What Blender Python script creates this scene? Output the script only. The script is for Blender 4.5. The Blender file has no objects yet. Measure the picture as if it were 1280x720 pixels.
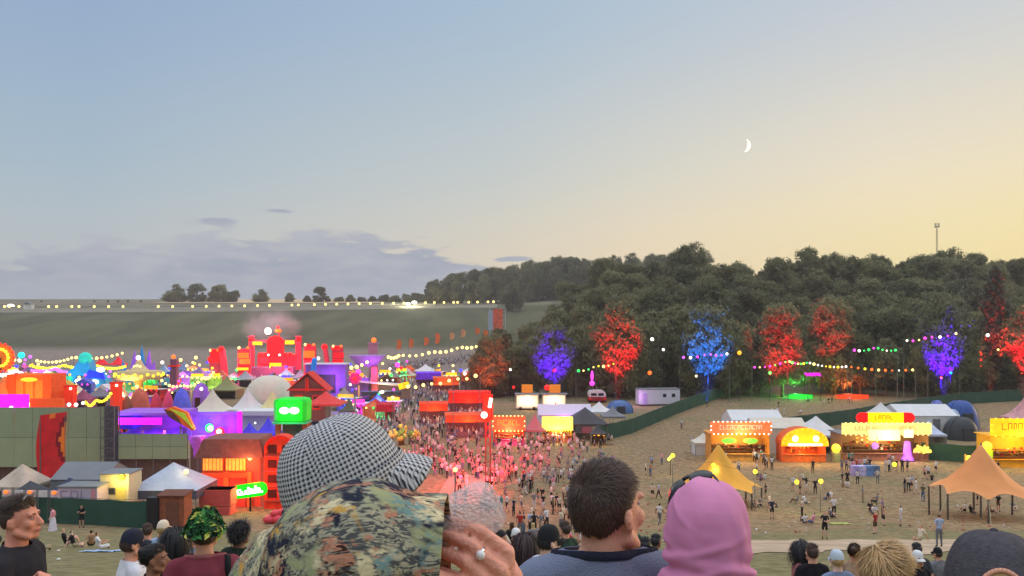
import bpy, bmesh, math, random
from mathutils import Vector, Matrix, noise as mnoise, Quaternion
from mathutils.bvhtree import BVHTree
R = math.radians
rnd = random.Random(7)
sc = bpy.context.scene
COL = sc.collection
# ---------------------------------------------------------------- camera, sky, sun, exposure
cam = bpy.data.cameras.new('camera'); cam_ob = bpy.data.objects.new('camera', cam); COL.objects.link(cam_ob)
cam_ob.location = (0, 0, 0); cam_ob.rotation_euler = (R(90), 0, 0)
cam.lens = 28.125; cam.sensor_width = 36; cam.shift_y = 0.03125
cam.clip_start = 0.05; cam.clip_end = 9000
sc.camera = cam_ob
sc.view_settings.view_transform = 'Standard'; sc.view_settings.look = 'None'
sc.view_settings.exposure = 0.0; sc.view_settings.gamma = 1
sc.cycles.use_denoising = True
sc.cycles.max_bounces = 5; sc.cycles.diffuse_bounces = 2; sc.cycles.glossy_bounces = 2
sc.cycles.transmission_bounces = 4; sc.cycles.transparent_max_bounces = 6; sc.cycles.volume_bounces = 0
sc.cycles.sample_clamp_indirect = 2.0; sc.cycles.sample_clamp_direct = 12.0
sc.cycles.caustics_reflective = False; sc.cycles.caustics_refractive = False

def lin(c):
    return tuple((v/255/12.92 if v/255 <= 0.04045 else ((v/255+0.055)/1.055)**2.4) for v in c)
def rgba(c): return (c[0], c[1], c[2], 1)

SUN_AZ, SUN_EL = 62, 5          # degrees right of the view axis, degrees up
def make_world():
    w = bpy.data.worlds.new('World'); sc.world = w; w.use_nodes = True
    nt = w.node_tree; N = nt.nodes; L = nt.links; N.clear()
    def nd(t, **k):
        n = N.new(t)
        for a, b in k.items(): setattr(n, a, b)
        return n
    def mth(op, a, b=None, c=None, clamp=False):
        n = nd('ShaderNodeMath', operation=op); n.use_clamp = clamp
        for i, v in enumerate((a, b, c)):
            if v is None: continue
            if isinstance(v, (int, float)): n.inputs[i].default_value = v
            else: L.new(v, n.inputs[i])
        return n.outputs[0]
    def ramp(fac, stops, interp='EASE'):
        n = nd('ShaderNodeValToRGB'); n.color_ramp.interpolation = interp
        el = n.color_ramp.elements
        while len(el) < len(stops): el.new(0.5)
        for e, (p, c) in zip(el, stops): e.position = p; e.color = rgba(lin(c))
        L.new(fac, n.inputs[0]); return n.outputs[0]
    def mixc(f, a, b):
        n = nd('ShaderNodeMix', data_type='RGBA')
        if isinstance(f, (int, float)): n.inputs[0].default_value = f
        else: L.new(f, n.inputs[0])
        for i, v in ((6, a), (7, b)):
            if isinstance(v, tuple): n.inputs[i].default_value = rgba(v)
            else: L.new(v, n.inputs[i])
        return n.outputs[2]
    def sstep(x, lo, hi):
        n = nd('ShaderNodeMapRange', interpolation_type='SMOOTHSTEP')
        L.new(x, n.inputs[0]); n.inputs[1].default_value = lo; n.inputs[2].default_value = hi
        return n.outputs[0]
    tc = nd('ShaderNodeTexCoord'); sp = nd('ShaderNodeSeparateXYZ'); L.new(tc.outputs['Generated'], sp.inputs[0])
    x, y, z = sp.outputs
    hl = mth('SQRT', mth('ADD', mth('MULTIPLY', x, x), mth('MULTIPLY', y, y)))
    s = mth('DIVIDE', mth('ADD', mth('MULTIPLY', x, math.sin(R(SUN_AZ))), mth('MULTIPLY', y, math.cos(R(SUN_AZ)))), mth('MAXIMUM', hl, 0.001))
    low = ramp(s, [(0.0, (194, 198, 200)), (0.35, (222, 212, 196)), (0.62, (250, 226, 186)), (0.85, (255, 234, 166)), (1.0, (255, 231, 142))], 'LINEAR')
    mid = ramp(s, [(0.0, (174, 194, 207)), (0.45, (206, 211, 207)), (0.8, (247, 233, 203)), (1.0, (253, 236, 188))], 'LINEAR')
    top = ramp(s, [(0.0, (150, 176, 209)), (0.5, (174, 196, 216)), (0.9, (204, 211, 220)), (1.0, (214, 217, 218))], 'LINEAR')
    c = mixc(sstep(z, 0.015, 0.20), low, mid)
    c = mixc(sstep(z, 0.11, 0.40), c, top)
    c = mixc(sstep(z, 0.42, 0.85), c, tuple(2.7*v for v in lin((196, 202, 214))))  # zenith made brighter than the real sky to lift the light below
    sky = nd('ShaderNodeTexSky'); sky.sky_type = 'NISHITA'; sky.sun_disc = False
    sky.sun_elevation = R(2); sky.sun_rotation = R(SUN_AZ)
    sk = nd('ShaderNodeVectorMath', operation='SCALE'); L.new(sky.outputs[0], sk.inputs[0]); sk.inputs['Scale'].default_value = 0.10
    c = mixc(0.06, c, sk.outputs[0])
    # low cloud bank in the west and two wisps above it
    az = mth('ARCTAN2', x, y)
    cb = nd('ShaderNodeCombineXYZ'); L.new(mth('MULTIPLY', az, 9.0), cb.inputs[0]); L.new(mth('MULTIPLY', z, 34.0), cb.inputs[1])
    def noise(scale, detail, off=0):
        n = nd('ShaderNodeTexNoise'); n.inputs['Scale'].default_value = scale; n.inputs['Detail'].default_value = detail
        m = nd('ShaderNodeVectorMath', operation='ADD'); L.new(cb.outputs[0], m.inputs[0]); m.inputs[1].default_value = (off, off*.7, off*1.3)
        L.new(m.outputs[0], n.inputs['Vector']); return n.outputs[0]
    n1 = noise(0.9, 6, 3.1); n2 = noise(2.6, 6, 9.4)
    nn = mth('ADD', mth('MULTIPLY', n1, 0.55), mth('MULTIPLY', n2, 0.45))
    def blob(a0, aw, z0, zu, zd):
        da = mth('DIVIDE', mth('SUBTRACT', az, a0), aw)
        dz = mth('SUBTRACT', z, z0)
        d = mth('MAXIMUM', mth('DIVIDE', dz, zu), mth('DIVIDE', mth('MULTIPLY', dz, -1), zd))
        r = mth('SQRT', mth('ADD', mth('MULTIPLY', da, da), mth('MULTIPLY', d, d)))
        return mth('SUBTRACT', 1.0, r)
    e = blob(-0.47, 0.17, 0.032, 0.055, 0.06)
    for a in ((-0.31, 0.14, 0.040, 0.060, 0.06), (-0.20, 0.13, 0.044, 0.064, 0.06), (-0.12, 0.11, 0.050, 0.052, 0.05), (-0.355, 0.07, 0.116, 0.012, 0.015), (0.0, 0.07, 0.076, 0.008, 0.01), (-0.28, 0.05, 0.130, 0.007, 0.009), (-0.62, 0.12, 0.03, 0.035, .05)):
        e = mth('MAXIMUM', e, blob(*a) if a[3] > .03 else mth('SUBTRACT', blob(*a), 0.5))
    f = mth('ADD', mth('MULTIPLY', e, 1.0), mth('MULTIPLY', mth('SUBTRACT', nn, 0.5), 2.6))
    mask = mth('MULTIPLY', sstep(f, -0.02, 0.26), 0.95)
    ccol = mixc(sstep(nn, 0.35, 0.65), lin((156, 165, 184)), lin((182, 185, 194)))
    ccol = mixc(sstep(z, 0.012, 0.06), lin((170, 178, 192)), ccol)
    c = mixc(mask, c, ccol)
    c = mixc(sstep(z, 0.0, -0.08), c, lin((120, 110, 95)))
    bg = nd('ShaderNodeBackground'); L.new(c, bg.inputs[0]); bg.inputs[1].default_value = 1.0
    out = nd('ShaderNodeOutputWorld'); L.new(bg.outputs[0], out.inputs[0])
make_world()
sl = bpy.data.lights.new('sun', 'SUN'); so = bpy.data.objects.new('sun', sl); COL.objects.link(so)
sl.energy = 1.15; sl.angle = R(12); sl.color = (1.0, 0.72, 0.45)
so.rotation_euler = (R(90-SUN_EL), 0, R(180-SUN_AZ))

# ---------------------------------------------------------------- helpers
def tag(o, label=None, cat=None, group=None, kind=None):
    if label: o['label'] = label
    if cat: o['category'] = cat
    if group: o['group'] = group
    if kind: o['kind'] = kind
    return o
def empty(name, loc, rz=0.0, label=None, cat=None, group=None):
    o = bpy.data.objects.new(name, None); COL.objects.link(o); o.empty_display_size = .3
    o.location = loc; o.rotation_euler = (0, 0, rz)
    return tag(o, label, cat, group)
MATS = {}
def mat(name, col, rough=0.8, var=0.12, scale=3.0, bump=0.0, emit=0.0, metal=0.0, sample=False, spec=0.3, ecol=None, trans=0.0, bscale=None):
    """a procedural paint / cloth / lamp material: col in sRGB 0-255"""
    if name in MATS: return MATS[name]
    m = bpy.data.materials.new(name); m.use_nodes = True; nt = m.node_tree; b = nt.nodes['Principled BSDF']
    c = lin(col)
    b.inputs['Roughness'].default_value = rough; b.inputs['Metallic'].default_value = metal
    b.inputs['Specular IOR Level'].default_value = spec
    b.inputs['Transmission Weight'].default_value = trans
    tc = nt.nodes.new('ShaderNodeTexCoord'); nz = nt.nodes.new('ShaderNodeTexNoise')
    nz.inputs['Scale'].default_value = scale; nz.inputs['Detail'].default_value = 5
    nt.links.new(tc.outputs['Object'], nz.inputs['Vector'])
    rp = nt.nodes.new('ShaderNodeValToRGB'); e = rp.color_ramp.elements
    e[0].position = .3; e[1].position = .7
    e[0].color = rgba(tuple(v*(1-var) for v in c)); e[1].color = rgba(tuple(min(1, v*(1+var)) for v in c))
    nt.links.new(nz.outputs[0], rp.inputs[0]); nt.links.new(rp.outputs[0], b.inputs['Base Color'])
    if bump:
        bp = nt.nodes.new('ShaderNodeBump'); bp.inputs['Strength'].default_value = bump; bp.inputs['Distance'].default_value = .02
        n2 = nt.nodes.new('ShaderNodeTexNoise'); n2.inputs['Scale'].default_value = bscale or scale*6; n2.inputs['Detail'].default_value = 3
        nt.links.new(tc.outputs['Object'], n2.inputs['Vector'])
        nt.links.new(n2.outputs[0], bp.inputs['Height']); nt.links.new(bp.outputs[0], b.inputs['Normal'])
    if emit:  # also puts a glow into scenery cloth and paint that are no lamps
        b.inputs['Emission Color'].default_value = rgba(lin(ecol or col)); b.inputs['Emission Strength'].default_value = emit
        if not sample: m.cycles.emission_sampling = 'NONE'
    MATS[name] = m; return m

class MB:
    """collects shapes; build() links them as one mesh object"""
    def __init__(s): s.v = []; s.f = []; s.mi = []; s.cur = 0
    def m(s, i): s.cur = i; return s
    def add(s, vs, fs):
        o = len(s.v); s.v += [tuple(v) for v in vs]; s.f += [tuple(i+o for i in f) for f in fs]; s.mi += [s.cur]*len(fs); return s
    def box(s, c, d, rz=0.0, tilt=None):
        hx, hy, hz = d[0]/2, d[1]/2, d[2]/2
        M = Matrix.Rotation(rz, 3, 'Z')
        if tilt is not None: M = M @ Matrix.Rotation(tilt[0], 3, tilt[1])
        vs = [Vector(c)+M @ Vector((x*hx, y*hy, z*hz)) for z in (-1, 1) for y in (-1, 1) for x in (-1, 1)]
        return s.add(vs, [(0, 2, 3, 1), (4, 5, 7, 6), (0, 1, 5, 4), (2, 6, 7, 3), (0, 4, 6, 2), (1, 3, 7, 5)])
    def tube(s, p, q, r1, r2=None, n=8, cap=True):
        p, q = Vector(p), Vector(q); r2 = r1 if r2 is None else r2
        d = (q-p).normalized() if (q-p).length > 1e-6 else Vector((0, 0, 1))
        a = d.orthogonal().normalized(); b = d.cross(a)
        vs = []
        for c, r in ((p, r1), (q, r2)):
            for i in range(n):
                t = 2*math.pi*i/n; vs.append(c+(a*math.cos(t)+b*math.sin(t))*r)
        fs = [(i, (i+1) % n, n+(i+1) % n, n+i) for i in range(n)]
        if cap: fs += [tuple(reversed(range(n))), tuple(range(n, 2*n))]
        return s.add(vs, fs)
    def path(s, pts, r, n=5):
        for a, b in zip(pts[:-1], pts[1:]): s.tube(a, b, r, r, n, False)
        return s
    def ball(s, c, r, nu=10, nv=6, sc3=(1, 1, 1), rot=None):
        vs = []; fs = []; c = Vector(c)
        for j in range(nv+1):
            t = math.pi*j/nv
            for i in range(nu):
                a = 2*math.pi*i/nu
                v = Vector((math.sin(t)*math.cos(a)*r*sc3[0], math.sin(t)*math.sin(a)*r*sc3[1], math.cos(t)*r*sc3[2]))
                if rot is not None: v = rot @ v
                vs.append(c+v)
        for j in range(nv):
            for i in range(nu):
                k = (i+1) % nu; fs.append((j*nu+i, (j+1)*nu+i, (j+1)*nu+k, j*nu+k))
        return s.add(vs, fs)
    def loft(s, rings, closed=True, cap0=False, cap1=False):
        n = len(rings[0]); vs = [v for r in rings for v in r]; fs = []
        for j in range(len(rings)-1):
            for i in range(n if closed else n-1):
                k = (i+1) % n; fs.append((j*n+i, j*n+k, (j+1)*n+k, (j+1)*n+i))
        if cap0: fs.append(tuple(reversed(range(n))))
        if cap1: fs.append(tuple(range((len(rings)-1)*n, len(rings)*n)))
        return s.add(vs, fs)
    def prism(s, poly, y0, y1):
        """outline in x,z pushed from y0 to y1"""
        n = len(poly); vs = [(x, y0, z) for x, z in poly]+[(x, y1, z) for x, z in poly]
        fs = [tuple(range(n)), tuple(reversed(range(n, 2*n)))]+[(i, n+i, n+(i+1) % n, (i+1) % n) for i in range(n)]
        return s.add(vs, fs)
    def build(s, name, mats, parent=None, smooth=False, loc=None):
        me = bpy.data.meshes.new(name); me.from_pydata([tuple(v) for v in s.v], [], s.f)
        for mm in (mats if isinstance(mats, (list, tuple)) else [mats]): me.materials.append(mm)
        me.polygons.foreach_set('material_index', s.mi)
        if smooth: me.polygons.foreach_set('use_smooth', [True]*len(s.f))
        me.update()
        bm = bmesh.new(); bm.from_mesh(me); bmesh.ops.recalc_face_normals(bm, faces=bm.faces); bm.to_mesh(me); bm.free()
        o = bpy.data.objects.new(name, me); COL.objects.link(o)
        if parent: o.parent = parent
        if loc is not None: o.location = loc
        return o
def link_copy(o, parent=None):
    c = o.copy(); COL.objects.link(c); c.parent = parent; return c
def copy_tree(o, parent=None):
    c = link_copy(o, parent)
    for ch in o.children: copy_tree(ch, c)
    return c

# ---------------------------------------------------------------- terrain
PROF = [(-60, 9.0), (-8, 0.15), (0, -1.65), (4, -2.7), (10, -4.45), (58, -15.6), (66, -16.85), (75, -17.8), (100, -19.5), (130, -20.0), (200, -18.9), (300, -17.4), (400, -15.6), (440, -12.5), (640, 11.2), (680, 13.0), (900, 23.5), (1500, 26), (4000, 30)]
def prof(y):
    if y <= PROF[0][0]: return PROF[0][1]
    for (a, za), (b, zb) in zip(PROF[:-1], PROF[1:]):
        if y <= b: return za+(zb-za)*(y-a)/(b-a)
    return PROF[-1][1]
def ss(x, a, b):
    t = max(0, min(1, (x-a)/(b-a))); return t*t*(3-2*t)
def gz(x, y):
    z = 0.25*prof(y-4)+0.5*prof(y)+0.25*prof(y+4) if y > 20 else prof(y)
    # wooded hillside on the right and the ridge behind it
    hill = 22*ss(y, 206, 320)*ss(x, -16+(y-206)*.05, 46)*(1-ss(y, 330, 640))
    ridge = 17*ss(y, 600, 720)*ss(x, -60, 170)
    dip = -.32*ss(x, -1, 2)*ss(y, 3, 7)*(1-ss(y, 20, 45))
    return z+hill+ridge+dip
def G(px, Y):
    x = (px-640)/1000*Y; return Vector((x, Y, gz(x, Y)))
def PX(px, py, Y): return Vector(((px-640)/1000*Y, Y, (400-py)/1000*Y))
def HT(row, px, Y): return (400-row)/1000*Y-gz((px-640)/1000*Y, Y)
def YG(px, row):
    """depth at which the ground shows in this row"""
    y = 8.0
    while y < 800:
        p = G(px, y)
        if 400-1000*p.z/y <= row: return y
        y += 0.25
    return y

def ground_material():
    m = bpy.data.materials.new('worn_grass_and_dry_earth'); m.use_nodes = True; nt = m.node_tree; N = nt.nodes; L = nt.links
    b = N['Principled BSDF']; b.inputs['Roughness'].default_value = .95; b.inputs['Specular IOR Level'].default_value = .1
    tc = N.new('ShaderNodeTexCoord'); sp = N.new('ShaderNodeSeparateXYZ'); L.new(tc.outputs['Object'], sp.inputs[0])
    def noise(s, d=5, y=1.0):
        mp = N.new('ShaderNodeMapping'); mp.inputs['Scale'].default_value = (1, y, 1); L.new(tc.outputs['Object'], mp.inputs[0])
        n = N.new('ShaderNodeTexNoise'); n.inputs['Scale'].default_value = s; n.inputs['Detail'].default_value = d
        L.new(mp.outputs[0], n.inputs['Vector']); return n.outputs[0]
    def rng(x, a, b_, lo=0, hi=1):
        n = N.new('ShaderNodeMapRange'); n.interpolation_type = 'SMOOTHSTEP'; L.new(x, n.inputs[0])
        for i, v in enumerate((a, b_, lo, hi)): n.inputs[i+1].default_value = v
        return n.outputs[0]
    def mth(op, a, c):
        n = N.new('ShaderNodeMath'); n.operation = op
        for i, v in enumerate((a, c)):
            if isinstance(v, (int, float)): n.inputs[i].default_value = v
            else: L.new(v, n.inputs[i])
        return n.outputs[0]
    def mix(f, a, c):
        n = N.new('ShaderNodeMix'); n.data_type = 'RGBA'
        if isinstance(f, float): n.inputs[0].default_value = f
        else: L.new(f, n.inputs[0])
        for i, v in ((6, a), (7, c)):
            if isinstance(v, tuple): n.inputs[i].default_value = rgba(v)
            else: L.new(v, n.inputs[i])
        return n.outputs[2]
    fine = noise(1.7, 8); big = noise(.06, 5); med = noise(.35, 6)
    y = sp.outputs[1]
    grass = mix(rng(fine, .3, .7), lin((104, 101, 70)), lin((138, 128, 92)))
    dry = mix(rng(fine, .3, .7), lin((122, 100, 74)), lin((160, 134, 101)))
    # trodden earth: patchy, strongest on the valley floor between the stalls
    band = mth('MULTIPLY', rng(y, 46, 70), rng(y, 230, 170))
    worn = rng(mth('ADD', mth('ADD', mth('MULTIPLY', band, .42), mth('MULTIPLY', big, .95)), mth('MULTIPLY', med, .75)), .98, 1.32)
    c = mix(worn, grass, dry)
    mid = mix(rng(med, .35, .65), lin((128, 112, 104)), lin((150, 132, 122)))
    c = mix(mth('MULTIPLY', rng(y, 190, 240), .8), c, mid)
    # the far pasture slope and the plateau
    st = noise(.05, 6, .25)
    hill = mix(rng(st, .3, .7), lin((80, 80, 57)), lin((101, 99, 72)))
    c = mix(rng(y, 395, 430), c, hill)
    c = mix(rng(y, 628, 650), c, mix(rng(st, .35, .65), lin((110, 104, 84)), lin((134, 124, 100))))
    L.new(c, b.inputs['Base Color'])
    bp = N.new('ShaderNodeBump'); bp.inputs['Strength'].default_value = .5; bp.inputs['Distance'].default_value = .08
    L.new(noise(5, 6), bp.inputs['Height']); L.new(bp.outputs[0], b.inputs['Normal'])
    return m
def grid_sheet(name, xs, ys, m, dz=0.0):
    mb = MB(); nx = len(xs)
    mb.add([(x, y, gz(x, y)+dz) for y in ys for x in xs], [(j*nx+i, j*nx+i+1, (j+1)*nx+i+1, (j+1)*nx+i) for j in range(len(ys)-1) for i in range(nx-1)])
    return mb.build(name, m, smooth=True)
def frange(a, b, s):
    o = []; v = a
    while v < b: o.append(v); v += s
    return o
xs = frange(-2600, -400, 220)+frange(-400, -160, 24)+frange(-160, 200, 5)+frange(200, 420, 22)+frange(420, 2800, 240)
ys = frange(-60, -8, 13)+frange(-8, 60, 2)+frange(60, 140, 3)+frange(140, 420, 7)+frange(420, 960, 18)+[1000, 1200, 1500, 2000, 3000, 4000]
tag(grid_sheet('ground', xs, ys, ground_material()), kind='structure')
def strip(name, pts, wid, m, dz, kind='structure', jit=0.0):
    """a ribbon over the ground through (x, y) points, wid metres across in y"""
    mb = MB(); v = []
    fine = []
    for (a, b) in zip(pts[:-1], pts[1:]):
        k = max(1, int(abs(b[0]-a[0])/(3 if not jit else .6))); fine += [(a[0]+(b[0]-a[0])*i/k, a[1]+(b[1]-a[1])*i/k) for i in range(k)]
    fine.append(pts[-1])
    K = 6
    for x, y in fine:
        for q in range(K+1):
            yy = y-wid/2+wid*q/K+(jit*mnoise.noise(Vector((x*.35, q//3*7.0, 1)))+jit*.4*mnoise.noise(Vector((x*1.5, q//3*7.0, 5))) if q in (0, K) else 0); v.append((x, yy, gz(x, yy)+dz))
    n = len(fine); K1 = K+1
    mb.add(v, [(i*K1+q, (i+1)*K1+q, (i+1)*K1+q+1, i*K1+q+1) for i in range(n-1) for q in range(K)])
    return tag(mb.build(name, m, smooth=True), kind=kind)
strip('path', [(9, 43), (20, 43.5), (40, 45), (80, 50)], 12.0, mat('pale_dry_dirt', (182, 160, 134), .95, .22, .5, .4, spec=.1), .03, jit=3.2)
tp = []
for px, Y in ((-60, 606), (40, 606), (160, 608), (280, 612), (400, 622), (500, 632), (622, 640)):
    p = G(px, Y); tp.append((p.x, p.y))
strip('trackway', tp, 34, mat('pale_gravel_track', (132, 126, 108), .95, .2, .15, spec=.1), .25)
strip('stubble_field', [(-330, 800), (-200, 800), (-120, 800)], 150, mat('cut_straw_stubble', (205, 176, 138), .95, .12, .08, spec=.1), .4)

# ---------------------------------------------------------------- moon and mast
mb = MB(); poly = []
for i in range(17):
    t = -math.pi/2+math.pi*i/16; poly.append((math.cos(t), math.sin(t)))
for i in range(15, 0, -1):
    t = -math.pi/2+math.pi*i/16; poly.append((math.cos(t)*.45, math.sin(t)))
mb.prism([(x*44, z*48) for x, z in poly], -4, 4)
mo = mb.build('moon', mat('moonlit_rock', (255, 250, 225), emit=1.0, var=.05), loc=PX(931, 182, 6000))
mo.rotation_euler = (0, R(12), 0)
tag(mo, 'thin pale crescent moon in the yellow evening sky above the wood', 'moon')
t = empty('radio_mast', (170, 320, gz(170, 320)), 0, 'slim lattice mast standing up behind the treetops of the wood', 'mast')
mb = MB(); h = HT(280, 1177, 320)
for a in range(3):
    x, y = .5*math.cos(a*2.1), .5*math.sin(a*2.1); mb.tube((x, y, 0), (x*.5, y*.5, h-2), .06, .05, 5)
for k in range(int(h/2)):
    mb.tube((.4, 0, k*2), (-.2, .35, k*2+2), .05, .05, 4); mb.tube((-.2, .35, k*2), (-.2, -.35, k*2+2), .05, .05, 4)
mb.build('lattice', mat('grey_steel', (120, 120, 118), .5, .1, metal=.4), t)
mb = MB(); mb.box((0, 0, h-1.2), (1.5, 1.5, .25)); mb.tube((0, 0, h-1.2), (0, 0, h), .08)
for a in range(3): mb.box((.75*math.cos(a*2.1), .75*math.sin(a*2.1), h-.3), (.3, .25, 1.4), a*2.1)
mb.build('antenna', mat('grey_steel', (120, 120, 118)), t)

# ---------------------------------------------------------------- trees
def leaf_material(name, c1, c2):
    m = bpy.data.materials.new(name); m.use_nodes = True; nt = m.node_tree; N = nt.nodes; L = nt.links; b = N['Principled BSDF']
    b.inputs['Roughness'].default_value = .75; b.inputs['Specular IOR Level'].default_value = .2
    oi = N.new('ShaderNodeObjectInfo'); tc = N.new('ShaderNodeTexCoord')
    nz = N.new('ShaderNodeTexNoise'); nz.inputs['Scale'].default_value = .7; nz.inputs['Detail'].default_value = 4; L.new(tc.outputs['Object'], nz.inputs['Vector'])
    ad = N.new('ShaderNodeMath'); ad.operation = 'ADD'; L.new(oi.outputs['Random'], ad.inputs[0]); L.new(nz.outputs[0], ad.inputs[1])
    mr = N.new('ShaderNodeMapRange'); L.new(ad.outputs[0], mr.inputs[0]); mr.inputs[1].default_value = .45; mr.inputs[2].default_value = 1.55
    mx = N.new('ShaderNodeMix'); mx.data_type = 'RGBA'; L.new(mr.outputs[0], mx.inputs[0]); mx.inputs[6].default_value = rgba(c1); mx.inputs[7].default_value = rgba(c2)
    L.new(mx.outputs[2], b.inputs['Base Color'])
    gm = N.new('ShaderNodeNewGeometry'); sb = N.new('ShaderNodeVectorMath'); sb.operation = 'SUBTRACT'; L.new(tc.outputs['Object'], sb.inputs[0]); sb.inputs[1].default_value = (0, 0, 7)
    nm = N.new('ShaderNodeVectorMath'); nm.operation = 'NORMALIZE'; L.new(sb.outputs[0], nm.inputs[0]); vt = N.new('ShaderNodeVectorTransform'); vt.vector_type = 'NORMAL'; vt.convert_from = 'OBJECT'; vt.convert_to = 'WORLD'; L.new(nm.outputs[0], vt.inputs[0])
    vm = N.new('ShaderNodeMix'); vm.data_type = 'VECTOR'; vm.inputs[0].default_value = .4; L.new(gm.outputs['Normal'], vm.inputs[4]); L.new(vt.outputs[0], vm.inputs[5]); n2 = N.new('ShaderNodeVectorMath'); n2.operation = 'NORMALIZE'; L.new(vm.outputs[1], n2.inputs[0]); L.new(n2.outputs[0], b.inputs['Normal'])
    tr = N.new('ShaderNodeBsdfTranslucent'); L.new(mx.outputs[2], tr.inputs[0]); ms = N.new('ShaderNodeMixShader'); ms.inputs[0].default_value = .3
    L.new(b.outputs[0], ms.inputs[1]); L.new(tr.outputs[0], ms.inputs[2]); L.new(ms.outputs[0], N['Material Output'].inputs[0])
    return m
LEAF = leaf_material('broadleaf_foliage', (.115, .118, .05), (.25, .24, .105))
LEAFD = leaf_material('dark_needle_foliage', (.06, .07, .046), (.10, .108, .066))
BARK = mat('rough_bark', (96, 84, 70), .95, .25, 1.5, .6)
def tree_proto(seed, h, w, kind):
    r = random.Random(seed); tr = MB(); cr = MB()
    th = h*(.30 if kind != 'conifer' else .95)
    top = Vector((r.uniform(-.4, .4), r.uniform(-.4, .4), th))
    tr.tube((0, 0, -.6), (0, 0, 1.2), h*.026, h*.020, 9); tr.tube((0, 0, 1.2), top, h*.020, h*.013 if kind != 'conifer' else .04, 9)
    clumps = []
    if kind == 'conifer':
        for k in range(46):
            f = r.random()**.8; z = h*(.14+.84*f); rad = w*.5*(1-f)**.75*r.uniform(.55, 1)
            a = r.uniform(0, 6.283); clumps.append((Vector((rad*math.cos(a), rad*math.sin(a), z-rad*.25)), .5+.9*(1-f)))
            if k % 3 == 0: tr.tube((0, 0, z), clumps[-1][0], .07, .03, 4)
    else:
        lobes = []
        for k in range(15):
            a = k*2.4+r.uniform(-.4, .4); f = r.uniform(.0, 1)
            rad = w*.5*(.25+.58*math.sin(math.pi*min(1, f*.75+.22)))*r.uniform(.55, 1)
            lobes.append((Vector((rad*math.cos(a), rad*math.sin(a), h*(.15+.68*f))), w*r.uniform(.17, .27)))
        lobes.append((Vector((0, 0, h*.84)), w*.22))
        for c, R_ in lobes:
            tr.tube(top*.9, c, h*.009, h*.003, 5)
            for q in range(12):
                d = Vector((r.gauss(0, 1), r.gauss(0, 1), r.gauss(0.25, .9))).normalized()*R_*r.uniform(.65, 1.05)
                clumps.append((c+d, R_*r.uniform(.34, .58)))
    per = 84 if kind != 'conifer' else 90
    for c, R_ in clumps:
        for q in range(per):
            d = Vector((r.gauss(0, .5), r.gauss(0, .5), r.gauss(0, .42)))*R_
            p = c+d; s_ = r.uniform(.17, .40)*(1.0 if kind != 'conifer' else .9)
            n = (d.normalized()+Vector((r.uniform(-1, 1), r.uniform(-1, 1), r.uniform(-.4, 1)))).normalized()
            u = n.orthogonal().normalized(); u = Quaternion(n, r.uniform(0, 6.28)) @ u; v = n.cross(u)
            cr.add([p-u*s_*1.25, p-v*s_*.62, p+u*s_*1.25+n*s_*.2, p+v*s_*.62], [(0, 1, 2, 3)])
    return tr, cr
PROTO = []
for i, (seed, h, w, kind) in enumerate(((1, 17, 12, 'broad'), (2, 19, 10, 'broad'), (3, 15, 11, 'broad'), (4, 21, 13, 'broad'), (5, 19, 7.5, 'conifer'), (6, 16, 9, 'broad'))):
    tr, cr = tree_proto(seed, h, w, kind)
    PROTO.append((tr, cr, h, kind, [None, None]))
def tree(k, loc, s, rz, label, group, sz=1.0, name='woodland_tree'):
    tr, cr, h, kind, cache = PROTO[k]
    o = empty(name, loc, rz, label, 'tree', group)
    o.scale = (s, s, s*sz)
    if cache[0] is None:
        a = tr.build('trunk', BARK, o, True); b = cr.build('crown', LEAFD if kind == 'conifer' else LEAF, o); cache[0], cache[1] = a, b
    else:
        for q in cache: link_copy(q, o)
    return o
SHAPE = ['broad round-topped', 'tall narrow-crowned', 'low spreading', 'great domed', 'dark pointed conifer-like', 'small open-crowned']
LIT = [(690, 'the violet-lit tree'), (773, 'the bright red-lit tree'), (885, 'the bright blue-lit tree'), (980, 'the crimson-lit tree'), (1178, 'the indigo-lit tree'), (1272, 'the scarlet-lit tree')]
def near_lit(px): return min(LIT, key=lambda q: abs(q[0]-px))[1]
rows = [(203, 'front row of the wood'), (213, 'second row of the wood'), (225, 'third row up the wood'), (238, 'fourth row up the wood'), (253, 'fifth row up the wood'), (270, 'high row of the wood'), (290, 'skyline row of the wood'), (312, 'last skyline row')]
LITTREES = {}
nt_ = 0
for ri, (Y, rl) in enumerate(rows):
    px0 = (612, 628, 640, 652, 664, 676, 690, 704)[ri]
    step = 1000*(6.2+.1*ri if ri < 4 else 5.0)/Y; px = px0
    while px < 1330:
        jx = px+rnd.uniform(-8, 8); jy = Y+rnd.uniform(-3.5, 3.5)
        k = rnd.choice((0, 1, 2, 3, 3, 5, 1) if ri else (0, 1, 2, 5, 5, 4))
        g = G(jx, jy); s = rnd.uniform(.8, 1.12)*(.92 if ri == 0 else 1)*(.55+.45*ss(jx, 600, 760))
        if ri < 2 and min(abs(jx-q) for q in (690, 773, 885, 978, 1178, 1283)) < 27: px += step*.6; continue
        tree(k, g, s, rnd.uniform(0, 6.28), f'{SHAPE[k]} tree in the {rl}, near {near_lit(jx)}', 'trees of the wood', rnd.uniform(.98, 1.14))
        px += step*rnd.uniform(.85, 1.15); nt_ += 1
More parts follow.
